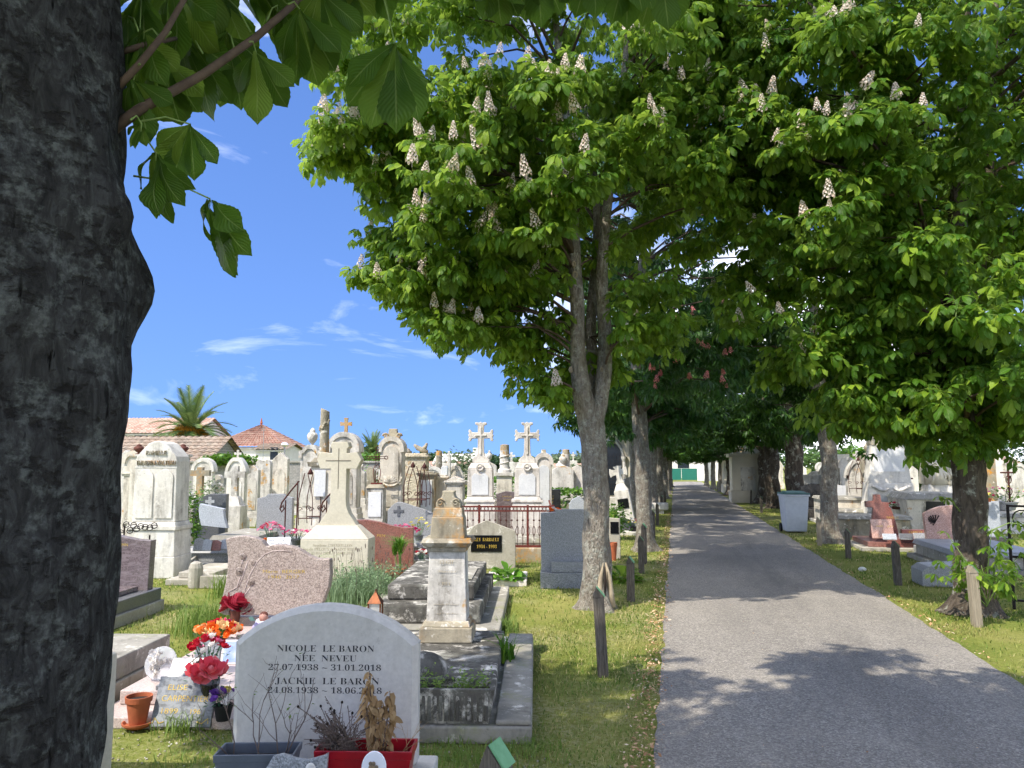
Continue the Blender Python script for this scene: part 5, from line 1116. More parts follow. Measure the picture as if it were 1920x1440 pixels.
# reclining carved figure group on the broad monument
sm_ = [o for o in COL.objects if o.get('label', '').startswith('broad stepped')][0]; d = 18; z0_ = zat(850, d)
b = MB(); b.tube([(-.05, 0, z0_+.2), (.05, 0, z0_+.12), (.2, 0, z0_+.06), (.28, .02, z0_+.04)], [.03, .06, .06, .03], 8); b.tube([(.12, 0, z0_+.05), (.22, 0, z0_+.15), (.24, 0, z0_+.2)], [.06, .05, .035], 8); b.ball((.245, 0, z0_+.21), .035, n=8, mm=6); b.build('carved_figure', M['lime_dark'], sm_, smooth=True)
MB().lathe([(.09, z0_), (.1, z0_+.05), (.05, z0_+.08), (.06, z0_+.1), (0, z0_+.12)], 10, -.2).build('finial', M['lime_dark'], sm_, smooth=True)
# plain stone crosses
for px, d, lab, top, zc, w, mt, mt2 in ((371, 17.5, 'plain stone cross with an orange-stained head', 876, 887, 36, 'lime_warm', 'lime_lichen'), (437, 16.5, 'plain weathered stone cross on a square pedestal', 874, 890, 38, 'lime', 'lime')):
    r = thing('stone_cross', lab, 'cross', at(px, d), RG); zb_ = zat(931, d)
    MB().cbox(.42, .4, 0, zb_*.8).build('pedestal', M['lime'], r, bevel=.012); MB().cbox(.36, .34, zb_*.8+.001, zb_, tx=.08, ty=.08).build('step', M['lime'], r, bevel=.008)
    MB().prism(cross_outline(m(w, d), zat(top, d), .13, zat(zc, d), zb_+.001), -.06, .06).build('cross', M[mt2], r, bevel=.008)
# broken column on its pedestal with white plate
d = 14.3; r = thing('broken_column', 'tall broken column with carved garland and orange top on a plated pedestal', 'column', at(603, d), RG)
def zz(py): return zat(py, d)
MB().cbox(.42, .4, 0, zz(875), tx=.02, ty=.02).build('pedestal', M['lime_warm'], r, bevel=.012)
b = MB(); b.cbox(.46, .44, zz(875)+.001, zz(866), tx=-.02, ty=-.02); b.cbox(.4, .38, zz(866), zz(858), tx=.06, ty=.06); b.build('cap', M['lime_dark'], r, bevel=.01)
b = MB(); n_ = 20; rr = .088
b.lathe([(.12, zz(858)+.001), (.12, zz(852)), (rr, zz(848)), (rr*.98, zz(800)), (rr*.93, zz(772))], n_); b.build('shaft', M['lime_dark'], r, smooth=False, bevel=.004)
MB().add([(rr*.93*cos(2*pi*k/n_), rr*.93*sin(2*pi*k/n_), zz(772)+.001) for k in range(n_)]+[(rr*.9*cos(2*pi*k/n_), rr*.9*sin(2*pi*k/n_), zz(772)+.035-.035*cos(2*pi*k/n_)) for k in range(n_)], [tuple(range(n_-1, -1, -1)), tuple(range(n_, 2*n_))]+[(k, (k+1) % n_, (k+1) % n_+n_, k+n_) for k in range(n_)]).build('broken_top', M['lime_lichen'], r)
b = MB()
for k in range(14): a = -2.6+k*.17; b.ball((rr*1.02*cos(a), rr*1.02*sin(a), zz(806)+.17*k/14+.03*sin(k)), .025, .02, .028, 6, 5)
b.build('carved_garland', M['lime_dark'], r, smooth=True)['kind'] = 'stuff'
MB().box(-.11, .10, -.222, -.203, zz(930), zz(881)).build('plate', M['marble'], r, bevel=.003)
# other columns
for px, d, lab, top, rr, mt in ((946, 19, 'white spiral column with orange broken top between the twin crosses', 834, .12, 'lime'), (1062, 24, 'slim white column on a tall pedestal near the forked trunk', 843, .12, 'lime_pink'), (822, 25, 'thin reddish broken column behind the block steles', 846, .11, 'lime_dark')):
    r = thing('broken_column', lab, 'column', at(px, d), RG); zt_ = zat(top, d); zb_ = zat(886, d)
    MB().cbox(rr*3.4, rr*3.4, 0, zb_*.94, tx=.02, ty=.02).build('pedestal', M['lime_warm'], r, bevel=.01); MB().cbox(rr*3.8, rr*3.8, zb_*.94+.001, zb_).build('cap', M['lime'], r, bevel=.01)
    MB().lathe([(rr*1.4, zb_+.001), (rr*1.4, zb_+.06), (rr, zb_+.1), (rr*.95, zt_-.14)], 14).build('shaft', M[mt], r, smooth=False)
    MB().lathe([(rr*.95, zt_-.139), (rr*.9, zt_), (rr*.5, zt_+.01)], 14).build('broken_top', M['lime_lichen'], r)
    if px == 946: MB().tube([(rr*1.0*cos(k*.5), rr*1.0*sin(k*.5), zb_+.12+k*(zt_-.3-zb_)/30) for k in range(31)], .02, 6).build('garland', M['lime'], r, smooth=True)
# rusty iron cross on a plated pedestal
d = 14.6; r = thing('iron_cross', 'ornate rusty iron cross on a small white-plated pedestal', 'cross', at(704, d), RG)
def zz(py): return zat(py, d)
MB().cbox(.32, .3, 0, zz(915), tx=.005, ty=.005).build('pedestal', M['lime'], r, bevel=.012); MB().cbox(.36, .34, zz(915)+.001, zz(908), tx=.05, ty=.05).build('cap', M['lime_dark'], r, bevel=.008)
MB().box(-.12, .12, -.166, -.152, zz(968), zz(922)).build('plate', M['marble'], r, bevel=.003)
b = MB(); zc = zz(858); zt_ = zz(841); 
for dx in (-.02, .02): b.tube([(dx, 0, zz(908)), (dx, 0, zt_-.02)], .007, 6)
for dz in (-.02, .02): b.tube([(-.17, 0, zc+dz), (.17, 0, zc+dz)], .007, 6)
for (cx, cz) in ((-.17, zc), (.17, zc), (0, zt_)): b.tube([(cx+.032*cos(q*.7), 0, cz+.032*sin(q*.7)) for q in range(10)], .007, 5)
for k in range(4):
    a = pi/4+k*pi/2; b.tube([(.03*cos(a), 0, zc+.03*sin(a)), (.1*cos(a), 0, zc+.1*sin(a))], [.006, .003], 5)
for q in range(5): b.tube([(-.02, 0, zz(905)+q*.075), (.02, 0, zz(905)+q*.075+.05)], .005, 4)
b.build('cross', M['rust'], r)
b = MB()
for s_ in (-1, 1): b.tube([(s_*(.02+.05*sin(q*.35)), 0, zz(905)+.04*q) for q in range(9)], .007, 5)
b.cbox(.2, .12, zz(908)+.001, zz(905)); b.build('scrollwork', M['rust_red'], r)
# iron canopies: four curved bars meeting over a grave
def canopy(label, px, d, wpx, top, bot):
    r = thing('iron_canopy', label, 'canopy frame', at(px, d), RG); zt_ = zat(top, d); zb_ = max(.05, zat(bot, d)); w = m(wpx, d)/2
    for sx in (-1, 1):
        for sy in (0, .5):
            pts = [(sx*(w*(.92+.1*sin(q*.5))) if q < 6 else sx*w*(1-.8*((q-5)/5)**1.2), sy, zb_+(zt_-zb_)*q/10) for q in range(11)]
            MB().tube(pts, .008, 6).build('bar', M['rust'], r, smooth=True)
            MB().tube([(sx*w*.85+.05*(1-k/12)*cos(k*.7), sy, zb_+.3*(zt_-zb_)+.05*(1-k/12)*sin(k*.7)) for k in range(12)], .007, 5).build('scroll', M['rust'], r, smooth=True)
    MB().tube([(-w, 0, zb_+.12), (w, 0, zb_+.12)], .009, 5).build('rail', M['rust'], r); MB().tube([(-w, .5, zb_+.12), (w, .5, zb_+.12)], .009, 5).build('rail', M['rust'], r)
    MB().lathe([(.03, zt_-.03), (.05, zt_), (.03, zt_+.04), (.0, zt_+.09)], 8, 0, .25).build('knob', M['rust'], r, smooth=True)
canopy('thin rusty iron canopy frame left of the broken column', 570, 13.6, 26, 887, 985)
canopy('thin rusty iron canopy frame over the box tombs, right of the cartouche', 768, 14.2, 26, 874, 950)
canopy('rusty iron canopy frame against the marble-plated block stele', 790, 14.0, 16, 876, 950)
# iron hand-rails sweeping down
for px0, py0, px1, py1, d, lab in ((556, 902, 525, 960, 12.6, 'sweeping rusty handrail with a spiral end, before the dark grey stone'), (620, 922, 602, 960, 11.9, 'short rusty handrail with a spiral end, beside the cream cross')):
    r = thing('handrail', lab, 'railing', at(px1, d), RG); x0 = m(px0-px1, d)
    pts = [(x0, 0, zat(py0, d)), (x0*.5, 0, zat(py0, d)*.5+zat(py1-20, d)*.5), (0, 0, zat(py1-18, d)), (-.03, 0, zat(py1-6, d)), (0, 0, zat(py1, d)), (.04, 0, zat(py1-6, d)), (.02, 0, zat(py1-13, d)), (-.005, 0, zat(py1-8, d))]
    MB().tube(pts, .013, 6).build('rail', M['rust'], r, smooth=True)
    for x, zt_ in ((.06, zat(py1-22, d)), (x0-.02, zat(py0, d))): MB().tube([(x, 0, 0), (x, 0, zt_)], .011, 6).build('post', M['rust'], r)
# dark urn finials on posts left
for px, lab in ((251, 'dark terracotta urn on a post left of the whitewashed stela'), (335, 'dark terracotta urn on a post behind the whitewashed stela')):
    d = 14.5; r = thing('urn', lab, 'urn', at(px, d), RG); zb_ = zat(852, d)
    MB().cbox(.2, .2, 0, zb_-.05).build('post', M['lime_warm'], r, bevel=.01); MB().cbox(.26, .26, zb_-.049, zb_).build('cap', M['lime'], r, bevel=.01)
    MB().lathe([(q*.75, zb_+.001+z_*.42) for q, z_ in URN], 12).build('vase', M['terra_dark'], r, smooth=True)
# modern stones in the middle
d = 15.2
g2 = granite_slab('headstone', 'dark granite headstone with an outlined cross behind the pale slanted one', 391, d, .6, [(-.3, 0), (.34, 0), (.34, zat(926, d)), (.02, zat(926, d)), (-.28, zat(935, d)), (-.31, zat(936, d))], M['g_dark'], .14, base=(.8, .9, .1))
b = MB(); zc = zat(940, d)
for a_, b_ in (((-.03, -.09), (.03, .09)), ((-.09, -.03), (.09, .03))): b.box(.02+a_[0], .02+b_[0], -.076 if a_[0] > -.05 else -.0755, -.069, zc+a_[1], zc+b_[1])
b.build('outlined_cross', M['g_grey_light'], g2)
d = 13.6
granite_slab('headstone', 'pale slanted granite headstone with a concave foot', 396, d, .5, [(-.18, zat(985, d)), (.28, zat(990, d)), (.22, zat(972, d)), (.2, zat(958, d)), (.21, zat(954, d)), (-.22, zat(944, d)), (-.235, zat(955, d)), (-.22, zat(970, d))], M['g_grey_light'], .1, base=(.8, .8, .14), base_mat=M['g_grey'])
d = 14.6
granite_slab('headstone', 'wide dark grey headstone with raised flat crown, behind the pink bouquets', 514, d, .7, [(-.34, 0), (.34, 0), (.335, zat(933, d)), (.2, zat(930, d)), (.16, zat(926, d)), (-.12, zat(926, d)), (-.18, zat(931, d)), (-.33, zat(934, d))], M['g_blue'], .12, base=(.9, 1.0, .12))
d = 17
gu = granite_slab('headstone', 'black granite headstone with gold lettering right of the twin crosses', 1030, d, .5, [(-.22, 0), (.24, 0), (.25, zat(917, d)), (.1, zat(918, d)), (-.22, zat(912, d))], M['g_black'], .12)
letters(gu, [('WYART', .035, -.03, zat(924, d), .2), ('WYART', .035, -.02, zat(932, d), .24), ('CHAPELLIER', .03, -.02, zat(936, d), .26), ('WYART', .035, -.02, zat(943, d), .22)], -.0615, M['gold'])
d = 17.2
gv = granite_slab('headstone', 'dark brown headstone with gold lines between the twin crosses', 949, d, .45, [(-.2, 0), (.22, 0), (.22, zat(923, d)), (0, zat(921, d)), (-.22, zat(926, d))], M['g_brown'], .1)
letters(gv, [('FAMILLE', .03, .02, zat(932, d), .2), ('WYART', .03, .02, zat(939, d), .16)], -.052, M['gold'])
granite_slab('headstone', 'small pale grey pointed plaque stone beside the forked trunk', 1083, 15, .3, [(-.16, 0), (.16, 0), (.16, zat(940, 15)), (.04, zat(930, 15)), (-.1, zat(936, 15)), (-.16, zat(945, 15))], M['g_grey_light'], .08)
# box tombs and ledgers that fill the middle ground
for i, (px, d, w, L, h, mt, lid, lab) in enumerate((
    (395, 12.3, .9, 1.3, .22, 'g_grey', 'g_grey', 'grey granite ledger grave with small plaques behind the grass strip'),
    (520, 12.6, .9, 1.4, .25, 'g_blue', 'g_grey', 'grey ledger grave under the pink bouquets'),
    (368, 10.6, .5, 1.0, .16, 'concrete', None, 'low broken kerb grave right of the whitewashed stela'),
    (440, 13.6, .8, 1.5, .3, 'slab_grey', 'slab_grey', 'stained slab grave under the weathered pedestal cross'),
    (760, 12.8, .9, 1.2, .25, 'g_grey', 'g_grey', 'grey granite ledger grave under the magenta geraniums'),
    (1090, 22, 1.2, 1.6, .6, 'lime_dark', 'slab_grey', 'broad tiled-roof box tomb near the forked trunk'),
    (640, 13.0, .9, 1.6, .3, 'lime', 'slab_grey', 'pale ledger grave behind the cream cross'))):
    tomb('box_tomb', lab, at(px, d), RG, w, L, h, M[mt], M[lid] if lid else None, 'tomb')
# fallen kerb bars by the whitewashed stela
b = MB(); a = gat(330, 1078); e = gat(395, 1025, .25); b.tube([a+Vector((0, 0, .05)), e], [.03, .03], 6); tag(b.build('fallen_bar', M['concrete'], bevel=.004), 'thin concrete bar slanting beside the whitewashed stela', 'bar')
r = thing('kerb_post', 'short round concrete kerb post right of the whitewashed stela', 'post', at(366, 10.3), RG); MB().lathe([(.09, 0), (.09, .26), (.07, .32), (.03, .34)], 14).build('post', M['concrete'], r, smooth=False, bevel=.01); MB().box(.08, .6, -.06, .06, 0, .16).build('kerb', M['concrete'], r, bevel=.01)
# broken monument and tangled ironwork on the left
d = 9.6; r = thing('ironwork', 'tangled black wrought-iron ornament behind the dark brown headstone', 'ironwork', cl(lat(248, d), d), RG); b = MB()
for k in range(9):
    x = -.16+.05*k; z = zat(1000, d)+.1*abs(sin(k*1.7)); b.tube([(x+.04*cos(q*.8), .02*sin(k), z+.05*(1-q/14)*sin(q*.8)) for q in range(12)], .006, 5)
b.tube([(-.12, 0, 0), (-.12, 0, zat(985, d))], .01, 5); b.tube([(.2, 0, 0), (.2, 0, zat(1003, d))], .01, 5); b.build('scrollwork', M['iron'], r)
# ------------------------------------------------------------------ flowers
def petal_ring(b, c, n, r, h, cup, w, a0=0.0, ruff=0.0):
    for k in range(n):
        a = a0+2*pi*k/n; o = Vector((cos(a), sin(a), 0)); s = Vector((-sin(a), cos(a), 0)); z = Vector((0, 0, 1)); j = 1+random.uniform(-ruff, ruff)
        p0 = Vector(c); p1 = p0+o*r*.6+z*h*.35; p2 = p0+o*r*(1-cup)*j+z*h*j
        b.add([p0, p1-s*w*.5, p2-s*w*.35, p2+s*w*.35, p1+s*w*.5], [(0, 1, 2, 3, 4)])
def rose_mesh(mat, r=.03, seed=0, open_=.25):
    random.seed(seed); b = MB(); b.ball((0, 0, r*.55), r*.42, r*.42, r*.55, 7, 5)
    petal_ring(b, (0, 0, 0), 5, r*.8, r*1.15, .25, r*1.1, .3, .15); petal_ring(b, (0, 0, -.1*r), 6, r*1.15, r*.95, -open_*.3, r*1.2, 0, .2); return b.mesh('bloom', mat, fix=False)
def peony_mesh(mat, r=.06, seed=0):
    random.seed(seed); b = MB()
    for q in range(5): petal_ring(b, (0, 0, -.1*r*q), 9+2*q, r*(.45+.16*q), r*(.9-.2*q), .1, r*.55, q*.37, .25)
    return b.mesh('bloom', mat, fix=False)
def daisy_mesh(mat, r=.02, seed=0, n=9):
    random.seed(seed); b = MB(); petal_ring(b, (0, 0, 0), n, r, r*.35, 0, r*.6, 0, .15); petal_ring(b, (0, 0, .004), n-2, r*.6, r*.5, 0, r*.5, .3, .15); b.ball((0, 0, r*.25), r*.2, n=6, mm=4); return b.mesh('bloom', mat, fix=False)
def bouquet(label, loc, blooms, spread, h, pot=None, pot_r=.07, pot_h=.1, green='bouquet_green', rz=RG, n_leaf=40, leaf=.03, dome=.5, seed=1, face=.5, name='bouquet', cat='flowers'):
    """blooms: list of (mesh, how many); set on a dome above an optional pot; each bloom is a part"""
    r = thing(name, label, cat, loc, rz); rr = random.Random(seed); z0 = pot_h if pot else 0
    if pot:
        b = MB(); b.lathe([(pot_r*.72, 0), (pot_r, pot_h), (pot_r*1.06, pot_h), (pot_r*1.06, pot_h+.012), (pot_r*.9, pot_h+.012), (pot_r*.85, pot_h-.02)], 18); b.build('pot', M[pot], r, smooth=False)
    tot = sum(n for _, n in blooms); k = 0; order = [me for me, n in blooms for _ in range(n)]; rr.shuffle(order)
    for i, me in enumerate(order):
        t = (i+.5)/tot; rad = sqrt(t); a = i*2.4+rr.uniform(-.2, .2); x = spread[0]*rad*cos(a); y = spread[1]*rad*sin(a); z = z0+h*(1-dome*t)+rr.uniform(-.01, .01)
        o = link('bloom', me, r, loc=(x, y, z)); o.rotation_euler = (face*.9+rr.uniform(-.25, .25)-y/(spread[1]+.01)*.3, x/(spread[0]+.01)*.6+rr.uniform(-.2, .2), rr.uniform(0, 6)); s_ = rr.uniform(.85, 1.15); o.scale = (s_, s_, s_)
    b = MB()
    for i in range(n_leaf):
        a = rr.uniform(0, 6.28); q = sqrt(rr.random()); x = spread[0]*1.1*q*cos(a); y = spread[1]*1.1*q*sin(a); z = z0+h*(.85-dome*q*q)*rr.uniform(.3, 1); o = Vector((cos(a), sin(a), rr.uniform(-.3, .8))).normalized(); s_ = o.cross(Vector((0, 0, 1))).normalized()*leaf*.4
        p = Vector((x, y, z)); b.add([p, p+o*leaf*.6-s_, p+o*leaf*1.3, p+o*leaf*.6+s_], [(0, 1, 2, 3)])
    for i in range(min(tot, 14)):
        a = rr.uniform(0, 6.28); b.tube([(spread[0]*.2*cos(a), spread[1]*.2*sin(a), z0*.7), (spread[0]*.6*cos(a), spread[1]*.6*sin(a), z0+h*.7)], .003, 4)
    if b.v: b.build('foliage', M[green], r, fix=False)['kind'] = 'stuff'
    return r
ro = {k: rose_mesh(M['p_'+k], .032, i) for i, k in enumerate(('orange', 'peach', 'red', 'coral', 'pink', 'white', 'magenta', 'yellow', 'purple'))}
ros = {k: rose_mesh(M['p_'+k], .024, i+30) for i, k in enumerate(('red', 'pink', 'white', 'magenta', 'coral', 'orange', 'yellow'))}
big = peony_mesh(M['p_deepred'], .085, 3); coral_big = rose_mesh(M['p_coral'], .048, 5, .6); da = {k: daisy_mesh(M['p_'+k], .03, 9) for k in ('white', 'purple', 'magenta', 'yellow')}
das = {k: daisy_mesh(M['p_'+k], .035, 9, 7) for k in ('white', 'magenta', 'pink', 'red', 'yellow')}
bouquet('two large crimson artificial peonies before the pink granite headstone', gat(440, 1172, .16), [(big, 4)], (.12, .05), .1, 'terra_dark', .05, .12, n_leaf=12, seed=4, face=.7)
bouquet('dome of orange and cream artificial roses on the pink slab', gat(410, 1205, .16), [(ro['orange'], 13), (ro['peach'], 15), (ro['red'], 3), (ro['magenta'], 2)], (.19, .12), .11, 'terra_dark', .06, .03, n_leaf=34, seed=2, face=.75)
bouquet('small red artificial roses in front of the folded plaques', gat(388, 1262, .16), [(ros['red'], 9), (ros['pink'], 4), (ros['white'], 4)], (.15, .08), .17, 'grey_plastic', .05, .07, n_leaf=40, seed=6, face=.6)
bouquet('coral roses in a dark cone pot leaning left, beside the pale headstone', gat(392, 1310, .16), [(coral_big, 8)], (.12, .08), .11, 'g_black', .055, .08, n_leaf=26, seed=7, face=.8)
bouquet('purple and white artificial blooms low beside the pale headstone', gat(418, 1350, .06), [(da['purple'], 5), (da['white'], 5), (ros['yellow'], 1)], (.085, .07), .1, 'black_rubber', .055, .08, n_leaf=40, seed=9, face=.7)
bouquet('white and sea-green artificial posy at the foot of the pink headstone', at(552, 6.75, .16), [(ros['white'], 12), (ros['pink'], 3)], (.15, .06), .09, None, n_leaf=50, seed=12, face=.5)
# white pebbles
for i, (px, py) in enumerate(((455, 1198), (466, 1194), (448, 1199))): tag(MB().ball((0, 0, .02), .026, .024, .022, 8, 6).build('pebble', M['pebble'], smooth=True, loc=gat(px, py, .16)), ('white pebble left of the other two beside the orange roses', 'white pebble nearest the pale headstone on the pink slab', 'white pebble touching the orange rose dome')[i], 'pebble')
# figurine and mauve heart plaque
fg = thing('figurine', 'small seated cherub figurine among leaves before the pink headstone', 'figurine', at(493, 6.7, .16), RG)
b = MB(); b.lathe([(.03, 0), (.05, .02), (.045, .06), (.03, .1), (.018, .125)], 12); b.ball((0, 0, .155), .038, .036, .042, 12, 9); b.tube([(-.03, -.01, .1), (-.055, -.03, .07), (-.03, -.05, .05)], [.014, .012, .012], 7); b.tube([(.03, -.01, .1), (.055, -.03, .07), (.03, -.05, .05)], [.014, .012, .012], 7); b.tube([(-.02, -.03, .02), (-.03, -.08, .02)], [.02, .016], 7); b.tube([(.02, -.03, .02), (.03, -.08, .02)], [.02, .016], 7)
b.build('body', plain('skin_tone_resin', '#b98a7a', '#a87868', .6), fg, smooth=True)
for s_ in (-1, 1): MB().ball((s_*.05, .025, .1), .03, .008, .04, 8, 6).build('wing', M['white_ceramic'], fg, smooth=True)
MB().ball((0, .008, .175), .036, .036, .028, 10, 7).build('hair', M['terra_dark'], fg, smooth=True)
hp = thing('plaque', 'mauve heart-shaped plaque rising behind the pale headstone', 'plaque', at(505, 6.3, .16), RG)
ho = [(0, 0), (.1, .1), (.12, .16), (.1, .2), (.05, .21), (0, .18), (-.05, .21), (-.1, .2), (-.12, .16), (-.1, .1)]
MB().prism([(x*1.3, z*.95) for x, z in ho], -.012, .012).build('plate', plain('mauve_resin', '#b4aac4', '#a89ebb', .3), hp, bevel=.006, rot=(R(-12), 0, 0))
for x, z in ((-.06, .12), (.02, .16), (-.02, .08), (.06, .1)): MB().ball((x, -.025, z), .008, .005, .008, 6, 4).build('bead', M['white_ceramic'], hp)
for s_, lz in ((-1, .22), (-1, .1)):
    MB().prism([(-.03, 0), (0, -.018), (.035, 0), (0, .018)], -.004, .004).build('metal_leaf', plain('verdigris', '#5f8078', '#4d6d66', .5), hp, loc=(-.15, 0, lz), rot=(0, R(25), 0))
# folded book plaques and marble plaque
bk = thing('plaque', 'open-book plaque, mottled left page and blue picture on the right page', 'plaque', gat(412, 1246, .16), RG)
MB().box(-.2, -.005, -.01, .012, 0, .17).build('left_page', M['g_marble'], bk, bevel=.004, rot=(R(-14), 0, R(-4))); MB().box(.005, .2, -.01, .012, 0, .17).build('right_page', M['white_ceramic'], bk, bevel=.004, rot=(R(-14), 0, R(4)))
MB().box(.02, .185, -.0125, -.0102, .015, .155).build('picture', plain('blue_picture', '#8aa6dd', '#cfd8ea', .4, 9), bk, rot=(R(-14), 0, R(4)))
pl = thing('plaque', 'grey marbled plaque with gold lettering leaning on the slab front', 'plaque', gat(338, 1364, .02), RG)
pb = MB().box(-.185, .185, -.014, .014, 0, .29).build('plate', M['g_marble'], pl, bevel=.004, rot=(R(-24), 0, 0))
letters(pb, [('ELISE', .032, -.06, .21, .12), ('CARPENTIER', .034, 0, .145, .29), ('1899', .03, -.08, .075, .1), ('196', .028, .08, .075, .06)], -.0155, M['gold'])
for s_ in (-1, 1): MB().tube([(s_*.17, -.0155, .02), (s_*.165, -.0155, .05), (s_*.13, -.0155, .02), (s_*.1, -.0155, .03)], .003, 5).build('gilt_corner', M['gold'], pb)
ga = thing('plaque', 'grey granite plaque with a raised bouquet leaning back on the pink slab', 'plaque', gat(345, 1290, .16), RG)
MB().box(-.13, .13, -.012, .012, 0, .2).build('plate', M['g_grey'], ga, bevel=.004, rot=(R(-38), 0, 0)); MB().box(-.16, .16, -.06, .06, 0, .03).build('foot', M['g_blue'], ga, bevel=.005)
b = MB(); 
for k in range(16): b.tube([(.05+random.gauss(0, .02), .02+.03, .12+random.gauss(0, .015)), (.08+random.gauss(0, .035), .04, .17+random.gauss(0, .02))], .004, 4)
b.build('bronze_flowers', M['dry_grey'], ga)['kind'] = 'stuff'
gd = thing('ornament', 'clear disc ornament holding a spray of white flowers', 'ornament', gat(300, 1275, .16), RG)
MB().lathe([(.105, -.006), (.11, 0), (.105, .006)], 28).build('disc', M['glass'], gd, loc=(0, 0, .11), rot=(R(68), 0, 0))
for k in range(22): o = link('bloom', das['white'], gd, loc=(random.gauss(0, .035), -.03+random.gauss(0, .01), .115+random.gauss(0, .04)), rot=(R(60)+random.gauss(0, .4), random.gauss(0, .4), random.random()*6)); o.scale = (.6, .6, .6)
def pot(label, loc, r, h, mat, rz=0, rim=True, saucer=False, fill='soil', name='flower_pot'):
    t = thing(name, label, 'pot', loc, rz); z0 = .02 if saucer else 0
    if saucer: MB().lathe([(r*.9, 0), (r*1.2, .018), (r*1.22, .03), (r*1.12, .03), (r*.95, .014)], 24).build('saucer', mat, t, smooth=False)
    b = MB(); b.lathe([(r*.66, z0), (r*.92, h*.8+z0), (r*1.02, h*.8+z0), (r*1.05, h+z0), (r*.95, h+z0), (r*.9, h*.82+z0)], 28); b.build('body', mat, t, smooth=False)
    MB().lathe([(r*.9, h*.86+z0), (r*.5, h*.87+z0), (0, h*.88+z0)], 20).build('soil', M[fill], t); return t
pot('orange terracotta pot on a saucer left of the marbled plaque', gat(258, 1362, .02), .075, .16, M['terra'], saucer=True)
# copper lantern
d = 6.9; ln = thing('lantern', 'small copper lantern with pitched roof before the lavender', 'lantern', at(703, d, .1), RG); zt = zat(1105, d)-.1; w = .052
MB().cbox(.12, .12, 0, .025).build('base', M['copper'], ln, bevel=.004)
for sx in (-1, 1):
    for sy in (-1, 1): MB().cbox(.012, .012, .025, zt*.72, sx*w, sy*w).build('post', M['copper'], ln)
MB().cbox(.13, .13, zt*.72+.001, zt*.94, tx=.055, ty=.055).build('roof', M['copper'], ln, bevel=.003); MB().lathe([(.012, zt*.94), (.006, zt*.97), (.01, zt)], 8).build('knob', M['copper'], ln)
MB().cbox(.095, .095, .026, zt*.715).build('pane', M['glass'], ln); MB().box(-.3, .1, -.12, .4, -.1, 0).build('stand', M['concrete'], ln, bevel=.006)
# ------------------------------------------------------------------ planters before the pale headstone
def trough(label, loc, L, D, H, mat, rz=RG, name='planter'):
    t = thing(name, label, 'planter', loc, rz); b = MB(); i = .025
    def ring(l, d_, z): return [(-l/2, -d_/2, z), (l/2, -d_/2, z), (l/2, d_/2, z), (-l/2, d_/2, z)]
    R_ = [ring(L*.82, D*.72, 0), ring(L*.97, D*.94, H*.86), ring(L, D, H*.86), ring(L*1.01, D*1.02, H), ring(L*.95, D*.88, H), ring(L*.92, D*.84, H*.75)]
    v = [p for r_ in R_ for p in r_]; f = [(3, 2, 1, 0)]
    for k in range(5): f += [(k*4+q, k*4+(q+1) % 4, k*4+4+(q+1) % 4, k*4+4+q) for q in range(4)]
    b.add(v, f); b.build('trough', mat, t, bevel=.006); MB().box(-L*.46, L*.46, -D*.42, D*.42, H*.7, H*.8).build('soil', M['soil'], t); return t
d = 3.62; gpl = trough('dark grey plastic trough with bare twigs before the pale headstone', at(482, d, .1), m(140, d), .16, zat(1403, d)-.1, M['grey_plastic'], RG+R(4))
d = 3.6; rpl = trough('red plastic trough of dead plants before the pale headstone', at(686, d, .1), m(172, d), .17, zat(1396, d)-.1, M['red_plastic'])
def twig(b, p, dr, L, r, depth, rr, tips):
    p = Vector(p); dr = Vector(dr).normalized(); pts = [p]; 
    for k in range(4): dr = (dr+Vector((rr.gauss(0, .16), rr.gauss(0, .16), rr.gauss(.03, .08)))).normalized(); pts.append(pts[-1]+dr*L/4)
    b.tube(pts, [r, r*.9, r*.75, r*.6, r*.4], 5)
    tips.append((pts[-1], dr))
    if depth:
        for k in range(rr.randint(2, 3)):
            q = pts[rr.randint(1, 4)]; twig(b, q, dr+Vector((rr.gauss(0, .6), rr.gauss(0, .6), rr.uniform(0, .4))), L*rr.uniform(.45, .75), r*.55, depth-1, rr, tips)
d = 3.62; tw = thing('bare_shrub', 'nearly leafless twigs sprouting in the dark grey trough', 'plant', at(482, d, zat(1405, d)), RG); rr = random.Random(11); b = MB(); tips = []
for x, h in ((-.12, .2), (-.1, .3), (.0, .28), (.02, .22), (.1, .3), (.12, .26), (.13, .36)): twig(b, (x, rr.uniform(-.02, .02), -.04), (rr.gauss(0, .3), rr.gauss(0, .2), 1), h, .0035, 2, rr, tips)
b.build('stem', M['dry_grey'], tw, smooth=True, fix=False)['kind'] = 'stuff'
lfm = MB().add([(0, 0, 0), (.008, -.007, .002), (.022, 0, 0), (.008, .007, .002)], [(0, 1, 2, 3)]).mesh('leaf', M['weed'])
for p, dr in [tips[i] for i in range(0, len(tips), 2)]:
    if rr.random() < .55:
        o = link('leaf', lfm, tw, loc=p, rot=(rr.uniform(-.5, .5), rr.uniform(-.8, .5), rr.uniform(0, 6))); s_ = rr.uniform(.6, 1.1); o.scale = (s_,)*3
d = 3.6; zs = zat(1400, d)
dp = thing('dead_plant', 'tan dead leafy plant standing tall in the red trough', 'plant', at(708, d, zs), RG); b = MB(); tips = []; rr = random.Random(5); leafpts = []
